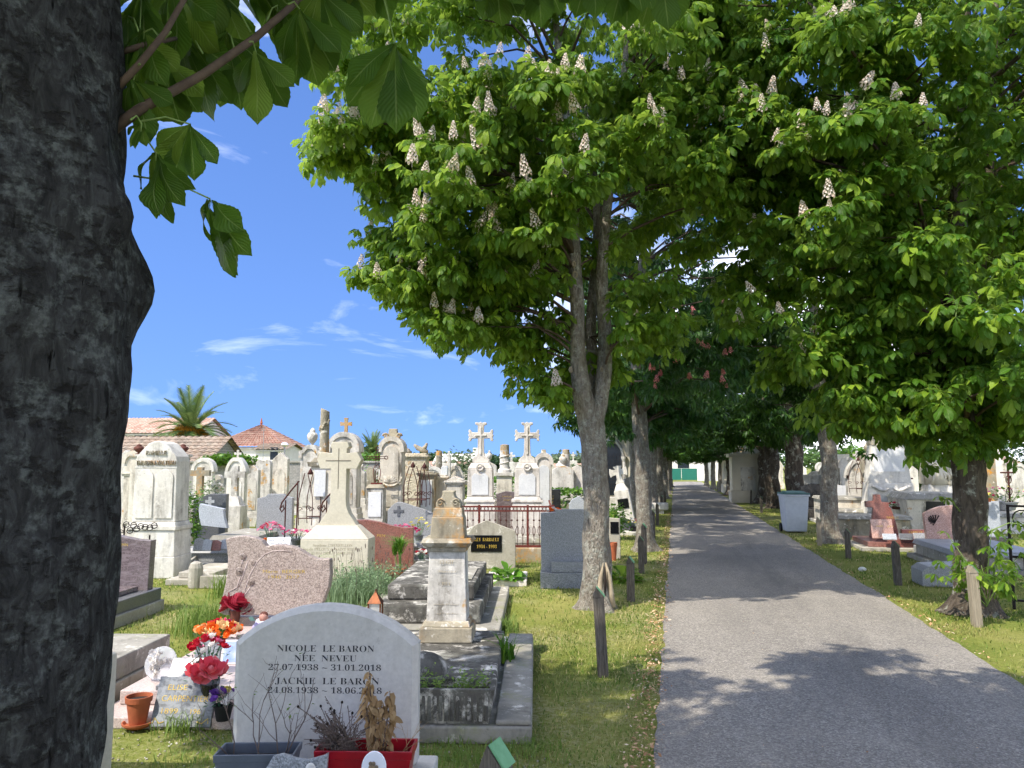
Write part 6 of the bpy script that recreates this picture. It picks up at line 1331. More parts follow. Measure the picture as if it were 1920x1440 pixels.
for x, h in ((-.06, .26), (-.035, .33), (-.02, .22), (.02, .2), (.05, .24), (.07, .18)):
    pts = [Vector((x*.4, rr.uniform(-.03, .03), -.05)), Vector((x*.7, rr.uniform(-.02, .02), h*.35)), Vector((x, rr.uniform(-.02, .02), h*.7)), Vector((x*1.1+rr.gauss(0, .01), 0, h))]; b.tube(pts, [.004, .0035, .003, .0015], 5)
    for k in range(34): t = rr.uniform(.12, 1); i = min(2, int(t*3)); leafpts.append(pts[i].lerp(pts[i+1], t*3-i))
b.build('stem', M['dry_grey'], dp, smooth=True, fix=False)
lm = []
for s_ in range(4):
    r2 = random.Random(s_); v = []; f = []
    for i, (t, w) in enumerate(((0, .002), (.25, .011), (.55, .014), (.8, .009), (1, .0))):
        z = -.05*t*t*r2.uniform(.6, 1.4); x = .042*t*(1-.25*t)
        v += [(x, -w, z+w*r2.uniform(.2, .9)), (x, 0, z), (x, w, z+w*r2.uniform(.2, .9))]
    for i in range(4): f += [(i*3, i*3+3, i*3+4, i*3+1), (i*3+1, i*3+4, i*3+5, i*3+2)]
    lm.append(MB().add(v, f).mesh('leaf', M['dry_tan'], True))
for p in leafpts: o = link('leaf', lm[rr.randrange(4)], dp, loc=p, rot=(rr.gauss(0, .4), rr.uniform(-.3, .9), rr.uniform(0, 6.3))); s_ = rr.uniform(.6, 1.15); o.scale = (s_,)*3
gh_ = 1
gh = thing('dead_plant', 'grey-brown dried spiky plant sprawling from the left of the red trough', 'plant', at(640, d, zs), RG); b = MB(); rr = random.Random(8); tp = []
for k in range(120):
    a = rr.uniform(2.2, 4.6) if rr.random() < .65 else rr.uniform(0, 6.28); l = rr.uniform(.06, .19); e = Vector((cos(a)*l*.9+rr.gauss(.015, .03), sin(a)*l*.5, abs(rr.gauss(.085, .055)))); s0 = Vector((rr.gauss(.02, .03), rr.gauss(0, .03), -.03)); b.tube([s0, s0.lerp(e, .5)+Vector((0, 0, .025)), e], [.0022, .002, .0015], 4); tp.append((s0, e))
b.build('stem', M['dry_grey'], gh, fix=False)['kind'] = 'stuff'
rg = np.random.default_rng(3); P = np.array([list(s0.lerp(e, t)) for s0, e in tp for t in rg.uniform(.35, 1, 16)]); q = len(P); fr = frames(rg.uniform(0, 6.28, q), rg.uniform(-.3, 1.1, q), rg.normal(0, .6, q)); base = np.array([[0, 0, 0], [.5, -.3, 0], [1.3, 0, 0], [.5, .3, 0]])
V = (np.einsum('nij,vj->nvi', fr, base)*(.009*rg.uniform(.6, 1.4, q))[:, None, None]+P[:, None]).reshape(-1, 3); link('foliage', npmesh('foliage', V, np.arange(4*q).reshape(q, 4), M['dry_grey']), gh)['kind'] = 'stuff'
b = MB()
for s0, e in tp[:26]: b.ball(tuple(e), .006, .006, .007, 6, 4)
b.build('seed_heads', M['hollow'], gh, fix=False)['kind'] = 'stuff'
ds = thing('dry_stalks', 'thin pale dry stalks at the right end of the red trough', 'plant', at(758, d, zs), RG); b = MB(); rr = random.Random(2); tips = []
for k in range(4): twig(b, (rr.gauss(-.01, .01), 0, -.03), (rr.uniform(.0, .9), 0, 1), rr.uniform(.1, .16), .0018, 1, rr, tips)
b.build('stem', M['dry_tan'], ds, fix=False)
d = 3.42; fp = thing('plaque', 'grey wave-topped stone plaque with a white pebble, between the troughs', 'plaque', at(548, d, .1), RG)
zt = zat(1420, d)-.1; MB().prism([(-.13, 0), (.13, 0), (.135, zt*1.04), (.12, zt*1.0), (.05, zt*.93), (0, zt*.95), (-.06, zt*1.02), (-.1, zt*.98), (-.135, zt*.75)], -.012, .012).build('plate', M['g_grey'], fp, bevel=.004, rot=(R(-10), 0, 0))
MB().ball((.08, -.03, zt*.87), .022, .012, .024, 10, 8).build('pebble', M['pebble'], fp, smooth=True)
d = 3.38; op = thing('plaque', 'white oval ceramic medallion with a painted sprig before the red trough', 'plaque', at(699, d, .1), RG)
zc = zat(1440, d)-.1; MB().lathe([(.0, -.006), (.05, -.006), (.053, 0), (.05, .006), (0, .007)], 28, sy=1.25).build('medallion', M['white_ceramic'], op, loc=(0, 0, zc), rot=(R(80), 0, R(0)), smooth=False); MB().box(-.02, .02, .0, .03, 0, zc).build('stand', M['white_ceramic'], op)
for k in range(5): MB().ball((0, 0, 0), .009, .004, .009, 6, 5).build('painted_bud', M['dry'], op, loc=((k % 3-1)*.012, -.0085, zc+.012+(k//3)*.014-.006))
d = 3.75; ap = thing('plaque', 'clear acrylic plaque lying in the grass left of the grey trough', 'plaque', at(385, d, .01), RG+R(8)); MB().box(-.13, .13, -.004, .004, 0, .19).build('plate', M['glass'], ap, bevel=.002, rot=(R(-50), 0, 0)); MB().box(-.02, .02, .02, .1, 0, .04).build('stand', M['glass'], ap)
pv = thing('paving_stone', 'light grey paving stone in the grass right of the red trough', 'paving', at(838, 3.85), RG); MB().box(-.1, .1, -.15, .12, 0, .035).build('stone', M['lime_gray'], pv, bevel=.006)

# ------------------------------------------------------------------ flowers and plaques farther back
bouquet('white and pink artificial flowers in a grey bowl behind the cream cross', at(600, 12.2, .3), [(ros['pink'], 8), (das['white'], 10), (ros['red'], 4)], (.26, .15), .16, 'g_dark', .16, .13, n_leaf=30, seed=21, face=.4)
bouquet('large spray of pink chrysanthemums before the wide dark grey headstone', at(508, 12.5, .34), [(das['pink'], 22), (das['red'], 6)], (.22, .14), .24, 'g_dark', .1, .1, n_leaf=30, seed=22, face=.4)
bouquet('mixed pink and magenta flowers right of the chrysanthemum spray', at(557, 12.4, .34), [(das['magenta'], 12), (das['white'], 8), (das['pink'], 8)], (.25, .15), .16, 'g_dark', .1, .08, n_leaf=40, seed=23, face=.4)
bouquet('yellow and orange flowers left of the white lettered plaque', at(497, 11.8, .3), [(ros['yellow'], 6), (ros['orange'], 6)], (.1, .08), .12, 'g_dark', .06, .06, n_leaf=20, seed=24, face=.4)
bouquet('small red and white posy on the grey ledger, left of the pink bouquets', at(452, 11.6, .2), [(ros['red'], 7), (ros['white'], 5)], (.11, .08), .1, 'terra', .06, .05, n_leaf=20, seed=25, face=.4)
bouquet('pot of red begonias behind the low reddish headstone', at(692, 12.8, .3), [(das['red'], 14), (das['pink'], 8)], (.16, .1), .12, 'terra_dark', .1, .1, n_leaf=40, seed=26, face=.3)
bouquet('magenta geraniums in bloom above the low reddish headstone', at(755, 12.6, .33), [(das['magenta'], 24), (das['pink'], 3)], (.3, .14), .2, 'terra', .12, .1, 'hedge', n_leaf=60, seed=27, face=.3)
bouquet('pale yellow flowers right of the magenta geraniums', at(785, 13.0, .35), [(das['yellow'], 9)], (.18, .1), .3, 'g_dark', .08, .08, 'hedge', n_leaf=40, seed=28, face=.3)
bouquet('tiny red and white flowers on the railing-side kerb', at(790, 11.2, .2), [(ros['red'], 5), (ros['white'], 5)], (.09, .06), .14, 'g_grey', .05, .05, n_leaf=20, seed=29, face=.4)
bouquet('little orange and white flower box on the corner of the granite headstone', at(1040, 11.4, zat(960, 11.4)-.07), [(ros['orange'], 6), (ros['white'], 4)], (.1, .05), .05, 'white_ceramic', .05, .06, n_leaf=8, seed=30, face=.4)
d = 11.3; lp = thing('plaque', 'white plaque with dark lettering leaning before the pink bouquets', 'plaque', at(520, d, .3), RG); pb = MB().box(-.17, .17, -.012, .012, 0, .26).build('plate', M['white_ceramic'], lp, bevel=.003, rot=(R(-16), 0, R(3)))
letters(pb, [('MARCEL LEROY', .026, 0, .2, .28), ('NEE CAPRON', .026, 0, .16, .25), ('1912 - 1989', .022, 0, .12, .2), ('REGRETS', .022, 0, .08, .16)], -.0132, M['ink']); MB().box(-.1, .1, .0, .1, 0, .02).build('foot', M['g_grey'], lp)
for i, (px, d, w, h, mt, lab) in enumerate(((385, 11.9, .16, .18, 'g_grey_light', 'small light plaque leftmost on the grey ledger'), (402, 11.95, .18, .16, 'g_red', 'small reddish plaque on the grey ledger'), (370, 11.9, .14, .2, 'g_grey', 'small grey plaque propped at the left end of the grey ledger'), (475, 12.0, .26, .16, 'g_pinkslab', 'flat pinkish plaque left of the white lettered plaque'), (425, 12.1, .2, .17, 'g_grey_light', 'rounded pale plaque right of the reddish one'))):
    r = thing('plaque', lab, 'plaque', at(px, d, .3 if i != 3 else .33), RG); MB().prism(arch_top(w, 0, h, .03), -.012, .012).build('plate', M[mt], r, bevel=.003, rot=(R(-20), 0, 0)); MB().box(-w*.3, w*.3, 0, .09, 0, .02).build('foot', M['g_grey'], r)
# ------------------------------------------------------------------ plants
def tuft(label, loc, n, spread, h, mat, w=.008, lean=.5, name='plant', seed=1, cat='plant'):
    """a clump of long blades"""
    rg = np.random.default_rng(seed); P = np.stack([rg.normal(0, spread[0]*.5, n), rg.normal(0, spread[1]*.5, n), np.zeros(n)], 1)
    V, F = blades(P, h*rg.uniform(.45, 1, n), w*rg.uniform(.6, 1.3, n), lean, .5, rg); r = thing(name, label, cat, loc)
    link('foliage', npmesh('foliage', V, F, mat), r)['kind'] = 'stuff'; return r
tuft('mound of grey-green lavender between the cream cross and the stepped slab', at(690, 9.6), 2600, (.55, .9), .42, M['lavender'], .007, .75, 'lavender_bush', 3, 'shrub')
lv = [o for o in COL.objects if o.name.startswith('lavender_bush')][0]; b = MB(); rr = random.Random(3)
for k in range(40): x = rr.gauss(-.1, .35); y = rr.gauss(-.1, .4); h = rr.uniform(.4, .58); b.tube([(x, y, .1), (x*1.15+rr.gauss(0, .03), y*1.1, h)], .002, 4); b.ball((x*1.15, y*1.1, h), .006, .006, .022, 5, 4)
b.build('flower_stalks', M['dry_grey'], lv, fix=False)['kind'] = 'stuff'
sprigs(lv, 260, -.4, .4, -.55, .6, .05, .36, M['lavender'], 'leaves', 10, .028, 4)
tuft('tall green grass clump left of the pink granite headstone', at(396, 7.6), 800, (.34, .34), .42, M['weed'], .006, .6, 'tall_grass', 5, 'grass')
tuft('long grass clump beside the kerb behind the tall grass', at(432, 9.6), 300, (.2, .2), .4, M['weed'], .008, .5, 'tall_grass', 6, 'grass')
tuft('spiky yellow-green plant left of the cream cross', at(562, 10.2), 60, (.12, .12), .62, M['hosta'], .035, .7, 'iris_plant', 7)
tuft('dark weed growing at the right edge of the slab grave', at(952, 6.05, .1), 46, (.05, .07), .3, M['hedge'], .016, .7, 'weed', 8)
tuft('yellow-green grass before the white roses, left of the grey headstone', at(500, 18), 120, (.3, .2), .5, M['weed'], .02, .5, 'tall_grass', 9, 'grass')
tuft('grass clump growing beside the pale pointed plaque stone', at(1063, 15.5), 300, (.5, .4), .42, M['weed'], .012, .5, 'tall_grass', 10, 'grass')
def broad(label, loc, n, r, h, mat, name='hosta_plant', seed=1, L=.2):
    """rosette of broad upright leaves, each leaf a part"""
    t = thing(name, label, 'plant', loc); rr = random.Random(seed)
    lm_ = []
    for s_ in range(3):
        rg = np.random.default_rng(s_+seed); V, F, U = leaflet(L, L*.33, 6, 2, rg.uniform(.6, 1.2), .35, rg); lm_.append(npmesh('leaf', V, F, mat, None, True))
    for k in range(n):
        a = k*2.4; q = sqrt((k+.5)/n); e = 1.35-1.0*q+rr.gauss(0, .12); Rf = frames(np.array([a]), np.array([e]), np.array([rr.gauss(0, .2)]))[0]
        o = link('leaf', lm_[k % 3], t); s_ = rr.uniform(.75, 1.15); o.matrix_local = Matrix.Translation(Vector((r*q*.6*cos(a), r*q*.6*sin(a), h*(1-q)*.4+.01))) @ Matrix([list(Rf[i])+[0] for i in range(3)]+[[0, 0, 0, 1]]) @ Matrix.Scale(s_, 4)
    return t
broad('broad-leaved green plant in the pale kerb bed before the cement headstone', at(952, 10.6, .06), 42, .22, .18, M['hosta'], seed=2)
broad('glossy broad-leaved plant between the forked trunk and the timber posts', at(1166, 10.9), 40, .26, .18, M['leaf_bright'], seed=4, L=.24)
# potted palm-leaved plant
d = 9.9; pp = pot('wide terracotta bowl holding a strap-leaved plant', at(751, d, .16), .19, .12, M['terra']); MB().cbox(.3, .3, -.16, -.001).build('stand', M['concrete'], pp)
tp_ = thing('yucca_plant', 'strap-leaved yellow-green plant growing in the terracotta bowl', 'plant', at(751, d, .28)); rr = random.Random(6)
for k in range(5):
    x, y, hh_ = rr.gauss(0, .05), rr.gauss(0, .04), rr.uniform(.15, .32); MB().tube([(x*.4, y*.4, -.05), (x, y, hh_)], .008, 6).build('stem', M['petiole'], tp_)
    n = 40; rg = np.random.default_rng(k); V, F = blades(np.tile([[x, y, hh_-.02]], (n, 1))+rg.normal(0, .01, (n, 3)), rg.uniform(.14, .26, n), np.full(n, .014), 1.1, .8, rg); link('leaves', npmesh('leaves', V, F, M['hosta']), tp_)['kind'] = 'stuff'
def shrub(label, loc, r, h, mat, n=900, ls=.05, name='shrub', seed=1, flowers=None, nf=0, cat='shrub', group=None, square=False, trunk=0):
    rg = np.random.default_rng(seed); t = thing(name, label, cat, loc, 0, group)
    if square: P = rg.uniform(-1, 1, (n, 3)); ax_ = rg.integers(0, 3, n); P[np.arange(n), ax_] = np.sign(P[np.arange(n), ax_])*rg.uniform(.75, 1, n)
    else:
        P = rg.normal(size=(n, 3)); P /= np.linalg.norm(P, axis=1)[:, None]; P *= (rg.uniform(.45, 1, n)+.25*np.sin(P[:, 0]*5+seed)*np.sin(P[:, 1]*6)*np.sin(P[:, 2]*5))[:, None]
    P = P*np.array([r[0], r[1], h/2])+np.array([0, 0, trunk+h/2]); fr = frames(rg.uniform(0, 6.28, n), rg.uniform(-.6, .9, n), rg.normal(0, .5, n)); base = np.array([[0, 0, 0], [.6, -.4, .08], [1.3, 0, -.1], [.6, .4, .08]])
    V = (np.einsum('nij,vj->nvi', fr, base)*(ls*rg.uniform(.6, 1.4, n))[:, None, None]+P[:, None]).reshape(-1, 3); link('foliage' if not trunk else 'crown', npmesh('foliage', V, np.arange(4*n).reshape(n, 4), mat), t)['kind'] = 'stuff'
    b = MB()
    for k in range(6): a = rg.uniform(0, 6.28); b.tube([(0, 0, 0), (r[0]*.2*cos(a), r[1]*.2*sin(a), trunk+h*.25), (r[0]*.7*cos(a), r[1]*.7*sin(a), trunk+h*.65)], [.03*h if trunk else .012, .02*h if trunk else .008, .004], 5)
    b.build('stem' if not trunk else 'trunk', M['twig'], t, fix=False)
    for k in range(nf): i = rg.integers(n); o = link('bloom', flowers, t, loc=P[i]*np.array([1.05, 1.05, 1.02]), rot=(rg.uniform(0, 1), rg.uniform(-1, 1), rg.uniform(0, 6))); o.scale = (2, 2, 2)
    return t
shrub('white-flowered rose bush right of the whitewashed family stela', at(350, 14.2), (.34, .3), 1.25, M['hedge'], 1500, .045, 'rose_bush', 1, das['white'], 18)
shrub('smaller leafy rose bush behind the orange-headed cross', at(395, 17), (.35, .3), 1.3, M['olive'], 900, .05, 'rose_bush', 2, das['white'], 10)
shrub('yellow-green bush between the forked trunk and the leaning cross', at(1148, 17), (.4, .4), .75, M['hosta'], 900, .06, 'shrub', 3)
shrub('clipped green hedge section between the twin crosses', at(937, 23), (.9, .4), 1.2, M['hedge'], 2200, .08, 'hedge', 4, square=True, cat='hedge')
shrub('clipped green hedge right of the white round-headed stele', at(1068, 21), (.7, .4), .95, M['hedge'], 2200, .08, 'hedge', 5, square=True, cat='hedge')
shrub('square brown-green clipped hedge block beyond the twin crosses', at(1075, 30), (.55, .4), 1.6, M['olive'], 1400, .09, 'hedge', 6, square=True, cat='hedge')
shrub('bright ivy and hedge growing over the grey wall near the palm', at(428, 25.5), (1.1, .35), .45, M['hedge'], 1500, .08, 'ivy', 7, cat='ivy', loc2=None) if False else shrub('bright ivy spilling over the grey wall below the palm', at(428, 26.2, 1.55), (1.15, .3), .42, M['hedge'], 1500, .09, 'ivy', 7, cat='ivy')
shrub('small round bush behind the iron cross', at(688, 22), (.5, .5), 1.5, M['hedge'], 1200, .07, 'shrub', 8)
shrub('silvery shrub beside the far white house', at(868, 34), (1.1, .9), 2.2, M['olive'], 1500, .13, 'shrub', 9)

# ------------------------------------------------------------------ timber posts along both verges
def post_mesh(mat, h, name='post'):
    b = MB(); w = .04; b.box(-w, w, -w, w, -.02, h-.07); return b
def bollard(label, px, py, h, mat, lean=0.0, rz=0.0, group='timber posts lining the path', loc=None, pale=False):
    w = .042; p = loc if loc is not None else gat(px, py); t = thing('timber_post', label, 'post', p, rz, group)
    MB().box(-w, w, -w, w, -.03, h-.075).build('shaft', mat, t, bevel=.006)
    # wedge cap with a green number plate on its slope
    c = MB(); c.add([(-w-.003, -w-.003, h-.074), (w+.003, -w-.003, h-.074), (w+.003, w+.003, h-.074), (-w-.003, w+.003, h-.074), (-w*.35, -w-.003, h), (-w*.35, w+.003, h)], [(3, 2, 1, 0), (0, 1, 4), (2, 3, 5), (1, 2, 5, 4), (3, 0, 4, 5)]); c.build('cap', mat, t, bevel=.003)
    pl_ = MB(); x0, z0, x1, z1 = -w*.25, h+.002, w+.004, h-.07; nx, nz = (z0-z1), (x1-x0); q = sqrt(nx*nx+nz*nz); nx, nz = nx/q*.005, nz/q*.005
    pl_.add([(x0, -w, z0), (x1, -w, z1), (x1, w, z1), (x0, w, z0), (x0+nx, -w, z0+nz), (x1+nx, -w, z1+nz), (x1+nx, w, z1+nz), (x0+nx, w, z0+nz)], [(0, 1, 2, 3), (4, 7, 6, 5), (0, 4, 5, 1), (1, 5, 6, 2), (2, 6, 7, 3), (3, 7, 4, 0)]); pl_.build('plate', M['green_paint'], t)
    t.rotation_euler = (0, lean, rz); return t
d = 2.62; bollard('green-capped timber post cut off by the bottom edge, nearest the viewer', 0, 0, .70, M['wood'], 0, R(-12), loc=at(930, d))
LP = [(1131, 1268, .665, -.05), (1183, 1128, .52, 0), (1203, 1075, .55, -.02), (1208, 1057, .65, 0), (1225, 1010, .62, 0), (1233, 985, .6, 0), (1241, 962, .6, 0), (1247, 948, .6, 0)]
LL = ['dark leaning timber post before the forked tree', 'short timber post just right of the forked trunk', 'timber post beside the broad-leaved plant', 'pale-topped timber post against the second left trunk', 'timber post past the second left trunk', 'slim timber post by the third left trunk', 'timber post by the fourth left trunk', 'farthest visible timber post on the left verge']
for (px, py, h, ln_), lab in zip(LP, LL): bollard(lab, px, py, h, M['wood'], ln_, R(random.uniform(-8, 8)))
RP = [(1832, 1175, .6, M['wood_pale'], -.03), (1684, 1097, .58, M['wood'], -.03), (1591, 1047, .5, M['wood'], -.01), (1537, 1023, .56, M['wood_pale'], -.02), (1497, 998, .5, M['wood'], 0), (1428, 962, .55, M['wood'], 0), (1408, 945, .6, M['wood'], .05), (1402, 942, .62, M['wood'], -.02), (1386, 934, .6, M['wood'], 0), (1379, 931, .6, M['wood'], 0), (1357, 924, .6, M['wood_pale'], 0), (1346, 921, .6, M['wood_pale'], 0), (1338, 918, .6, M['wood_pale'], 0), (1328, 915, .6, M['wood_pale'], 0)]
RL = ['pale round-worn timber post with green cap at the right-hand tree', 'dark timber post right of the path before the pink headstone', 'timber post before the red granite cross', 'pale timber post beside the knotty right-hand trunk', 'timber post standing against the wheeled bin', 'timber post by the stout dark trunk', 'leaning timber post by the white mausoleum', 'timber post touching the white mausoleum corner', 'timber post beyond the mausoleum, right verge', 'second timber post beyond the mausoleum, right verge', 'small pale post far down the right verge', 'next pale post far down the right verge', 'tiny pale post far down the right verge', 'farthest pale post on the right verge']
for (px, py, h, mt, ln_), lab in zip(RP, RL): bollard(lab, px, py, h, mt, ln_, R(random.uniform(-8, 8)))

# ------------------------------------------------------------------ wheeled bin
d = dat(998); wb = thing('wheeled_bin', 'pale grey wheeled bin with green lid on the right verge', 'bin', at(1490, d), R(4)); zt = zat(926, d)
b = MB(); b.add([(-.235, -.25, .03), (.235, -.25, .03), (.235, .25, .03), (-.235, .25, .03), (-.29, -.33, zt), (.29, -.33, zt), (.29, .33, zt), (-.29, .33, zt)], [(3, 2, 1, 0), (4, 5, 6, 7), (0, 1, 5, 4), (1, 2, 6, 5), (2, 3, 7, 6), (3, 0, 4, 7)]); b.build('body', M['bin'], wb, bevel=.03)
MB().box(-.31, .31, -.35, .33, zt-.05, zt-.005).build('rim', M['bin'], wb, bevel=.01)
MB().box(-.31, .31, -.36, .35, zt, zt+.03).build('lid', M['bin_lid'], wb, bevel=.012); MB().box(-.26, .26, -.28, .28, zt+.031, zt+.07, .06, .06).build('lid_top', M['bin_lid'], wb, bevel=.015)
for s_ in (-1, 1):
    w_ = MB(); w_.lathe([(.03, -.025), (.1, -.025), (.1, .025), (.03, .025)], 18); w_.build('wheel', M['black_rubber'], wb, loc=(s_*.26, .27, .1), rot=(0, R(90), 0))
MB().tube([(-.26, .27, .1), (.26, .27, .1)], .012, 6).build('axle', M['iron'], wb); MB().tube([(-.22, .4, zt-.06), (.22, .4, zt-.06)], .014, 6).build('handle', M['bin_lid'], wb)
for s_ in (-1, 1): MB().box(s_*.22-.012, s_*.22+.012, .32, .4, zt-.09, zt-.04).build('bracket', M['bin'], wb)
# ------------------------------------------------------------------ right-hand graves
# red granite cross grave
d = 15.6; zc = zat
rc = thing('grave', 'polished red granite grave with a broad cross headstone, right of the path', 'grave', at(1665, d), 0)
def zz(py): return zat(py, d)
MB().box(-.75, 1.1, -1.2, .35, 0, .07).build('footing', M['concrete'], rc, bevel=.01); MB().box(-.6, 1.0, -1.05, .3, .072, .16).build('kerb', M['g_red'], rc, bevel=.008); MB().box(-.25, .95, -1.0, -.1, .162, .22).build('ledger', M['g_red'], rc, bevel=.006)
k = d/FPX
MB().prism([((x-1640)*k-.1, zat(y, d)) for x, y in ((1618, 1008), (1668, 1008), (1665, 985), (1659, 962), (1656, 952), (1653, 950), (1653, 942), (1641, 941), (1639, 927), (1628, 927), (1627, 939), (1613, 940), (1613, 951), (1626, 952), (1624, 968))], -.06, .06).build('cross', M['g_red'], rc, bevel=.008)
letters(rc, [('FAMILLE', .045, .1, zz(972), .22)], -.0615, M['gold'])
MB().box(.25, .85, -.08, .04, .222, zz(992)).build('name_block', M['g_red'], rc, bevel=.006); letters(rc, [('FAMILLE', .05, .5, zz(999), .24)], -.0815, M['gold'])
bk2 = thing('plaque', 'pink open-book plaque leaning on the red granite cross', 'plaque', at(1657, 14.7, .225), R(8))
for s_ in (-1, 1): MB().box(min(0, s_*.2), max(0, s_*.2), -.012, .012, 0, .36).build('page', M['g_rose'], bk2, bevel=.004, rot=(R(-14), 0, s_*R(4)), loc=(s_*.004, 0, 0))
letters(bk2, [('MARIE', .03, -.1, .22, .12), ('JEAN', .03, .1, .22, .11)], -.078, M['gold'])
for px, dd_, lab, mt in ((1669, 14.45, 'small blue-grey plaque on the red granite ledger', 'g_grey_light'), (1700, 14.5, 'dark little plaque lying right of the book plaque', 'g_dark'), (1727, 14.6, 'small grey block plaque with a yellow edge on the red ledger', 'g_grey')):
    r = thing('plaque', lab, 'plaque', at(px, dd_, .225), 0); MB().box(-.12, .12, -.01, .01, 0, .12).build('plate', M[mt], r, bevel=.003, rot=(R(-30), 0, 0)); MB().box(-.1, .1, -.03, .06, 0, .015).build('foot', M['g_grey'], r)
# rose granite headstone
d = 14.0; rg_ = granite_slab('headstone', 'rose granite headstone with curved top beside the right-hand trunk', 1768, d, .6, [(-.25, .15), (.36, .15), (.36, zat(950, d)), (.2, zat(947, d)), (0, zat(949, d)), (-.16, zat(955, d)), (-.29, zat(963, d)), (-.28, zat(985, d))], M['g_rose'], .12, 0, base=(.9, .9, .16), base_mat=M['g_blue'])
b = MB(); rr = random.Random(2)
for q in range(9): a = 1.2+q*.28; b.tube([(-.12, -.066, zat(980, d)), (-.12+.16*cos(a*1.2)+.05, -.07, zat(980, d)+.14*sin(a))], [.004, .012], 5)
b.build('bronze_sprig', M['iron'], rg_, smooth=True)
granite_slab('headstone', 'small dark grey block stone behind the right-hand sprouts', 1765, 10.6, .7, [(-.3, 0), (.45, 0), (.45, .3), (-.22, .26), (-.3, .2)], M['g_blue'], .5, 0)
tomb('grave_slab', 'grey stone ledger grave right of the right-hand tree', at(1880, 11.5), 0, 1.2, 2.0, .25, M['slab_grey'], M['g_blue'], 'grave')
granite_slab('headstone', 'pale blue-grey upright stone right of the right-hand trunk', 1862, 15.5, .35, [(-.18, 0), (.14, 0), (.14, zat(940, 15.5)), (-.18, zat(939, 15.5))], M['g_grey_light'], .12, 0, base=(.5, .3, .2), base_mat=M['g_black'])
bouquet('trough of pink and white flowers behind the pale blue-grey stone', at(1885, 20, .45), [(das['pink'], 14), (das['white'], 10), (das['yellow'], 6)], (.7, .2), .4, 'g_grey', .3, .2, 'hedge', n_leaf=120, leaf=.1, seed=40, rz=0, face=.3)
bouquet('yellow and pink flowers on the pale blue-grey stone', at(1852, 15.3, zat(940, 15.5)), [(das['yellow'], 6), (das['magenta'], 3)], (.14, .08), .1, 'terra', .07, .06, 'hedge', n_leaf=30, seed=41, rz=0, face=.3)
# tall pylon stele with carved drapery
d = 20; py_ = thing('pylon_stele', 'tall tapering white pylon stele with carved drapery, largest right of the path', 'gravestone', at(1668, d), 0)
def zz(py): return zat(py, d)
MB().cbox(1.25, .8, 0, zz(940), tx=.05, ty=.04).build('base', M['lime_white'], py_, bevel=.015); MB().cbox(1.12, .7, zz(940)+.001, zz(905), tx=.04, ty=.03).build('frieze', M['lime_white'], py_, bevel=.012)
MB().cbox(1.0, .6, zz(905)+.001, zz(835), tx=.1, ty=.08).build('shaft', M['lime_white'], py_, bevel=.012); MB().prism([(-.4, zz(835)+.001), (.4, zz(835)+.001), (.42, zz(822)), (.3, zz(812)), (.0, zz(806)), (-.3, zz(812)), (-.42, zz(822))], -.25, .25).build('crown', M['lime_carved'], py_, bevel=.01)
MB().box(-.36, .36, -.276, -.235, zz(897), zz(842)).build('inscription_panel', M['marble'], py_, bevel=.004, rot=(0, 0, 0))
for s_ in (-1, 1): MB().tube([(s_*(.05+.045*q), -.36+.0*q, zz(915)-.05*sin(q*.55)) for q in range(10)], [.02+.03*sin(q*.33) for q in range(10)], 8).build('drapery', M['lime_white'], py_, smooth=True)
MB().box(-.35, .0, -.412, -.36, zz(975), zz(945)).build('plate', M['marble'], py_, bevel=.004)
bouquet('faded red posy at the foot of the tall pylon stele', at(1683, 18.6, .55), [(das['red'], 10), (das['pink'], 6)], (.3, .12), .12, 'terra_dark', .15, .05, 'hedge', n_leaf=40, leaf=.08, seed=44, rz=0, face=.3)
tomb('box_tomb', 'rubble-stone ledge before the tall pylon stele', at(1640, 17.2), 0, 1.5, 1.0, .4, M['lime_dark'], M['slab_grey'], 'tomb', 0)
# sculpted pieta stele
d = 20.5; pi_ = thing('sculpted_stele', 'pale stone stele with a carved mourning figure bent over', 'gravestone', at(1768, d), 0)
def zz(py): return zat(py, d)
MB().cbox(1.0, .8, 0, zz(925), tx=.06, ty=.05).build('base', M['lime'], pi_, bevel=.02); MB().cbox(.85, .7, zz(925)+.001, zz(908), tx=.05, ty=.05).build('step', M['lime'], pi_, bevel=.02); MB().box(-.42, .3, .05, .35, zz(908)+.001, zz(838)).build('slab', M['lime_clean'], pi_, bevel=.02)
b = MB(); b.tube([(-.1, -.1, zz(908)), (-.12, -.1, zz(885)), (-.05, -.12, zz(868)), (.08, -.14, zz(862))], [.3, .26, .2, .12], 12); b.ball((.14, -.16, zz(862)), .1, .1, .12, 12, 9); b.tube([(0, -.2, zz(872)), (.15, -.28, zz(880)), (.3, -.26, zz(892))], [.08, .07, .05], 8); b.tube([(-.15, -.2, zz(878)), (0, -.3, zz(888)), (.2, -.3, zz(895))], [.08, .07, .05], 8); b.tube([(.1, -.2, zz(906)), (.35, -.22, zz(900)), (.42, -.2, zz(890))], [.14, .12, .06], 10)
b.build('mourning_figure', M['lime_clean'], pi_, smooth=True)
for q in range(6): MB().tube([(-.3+.1*q, -.34+.02*q, zz(907)), (-.25+.09*q, -.36, zz(894)), (-.2+.06*q, -.3, zz(880))], [.035, .03, .02], 6).build('drapery_fold', M['lime_clean'], pi_, smooth=True)
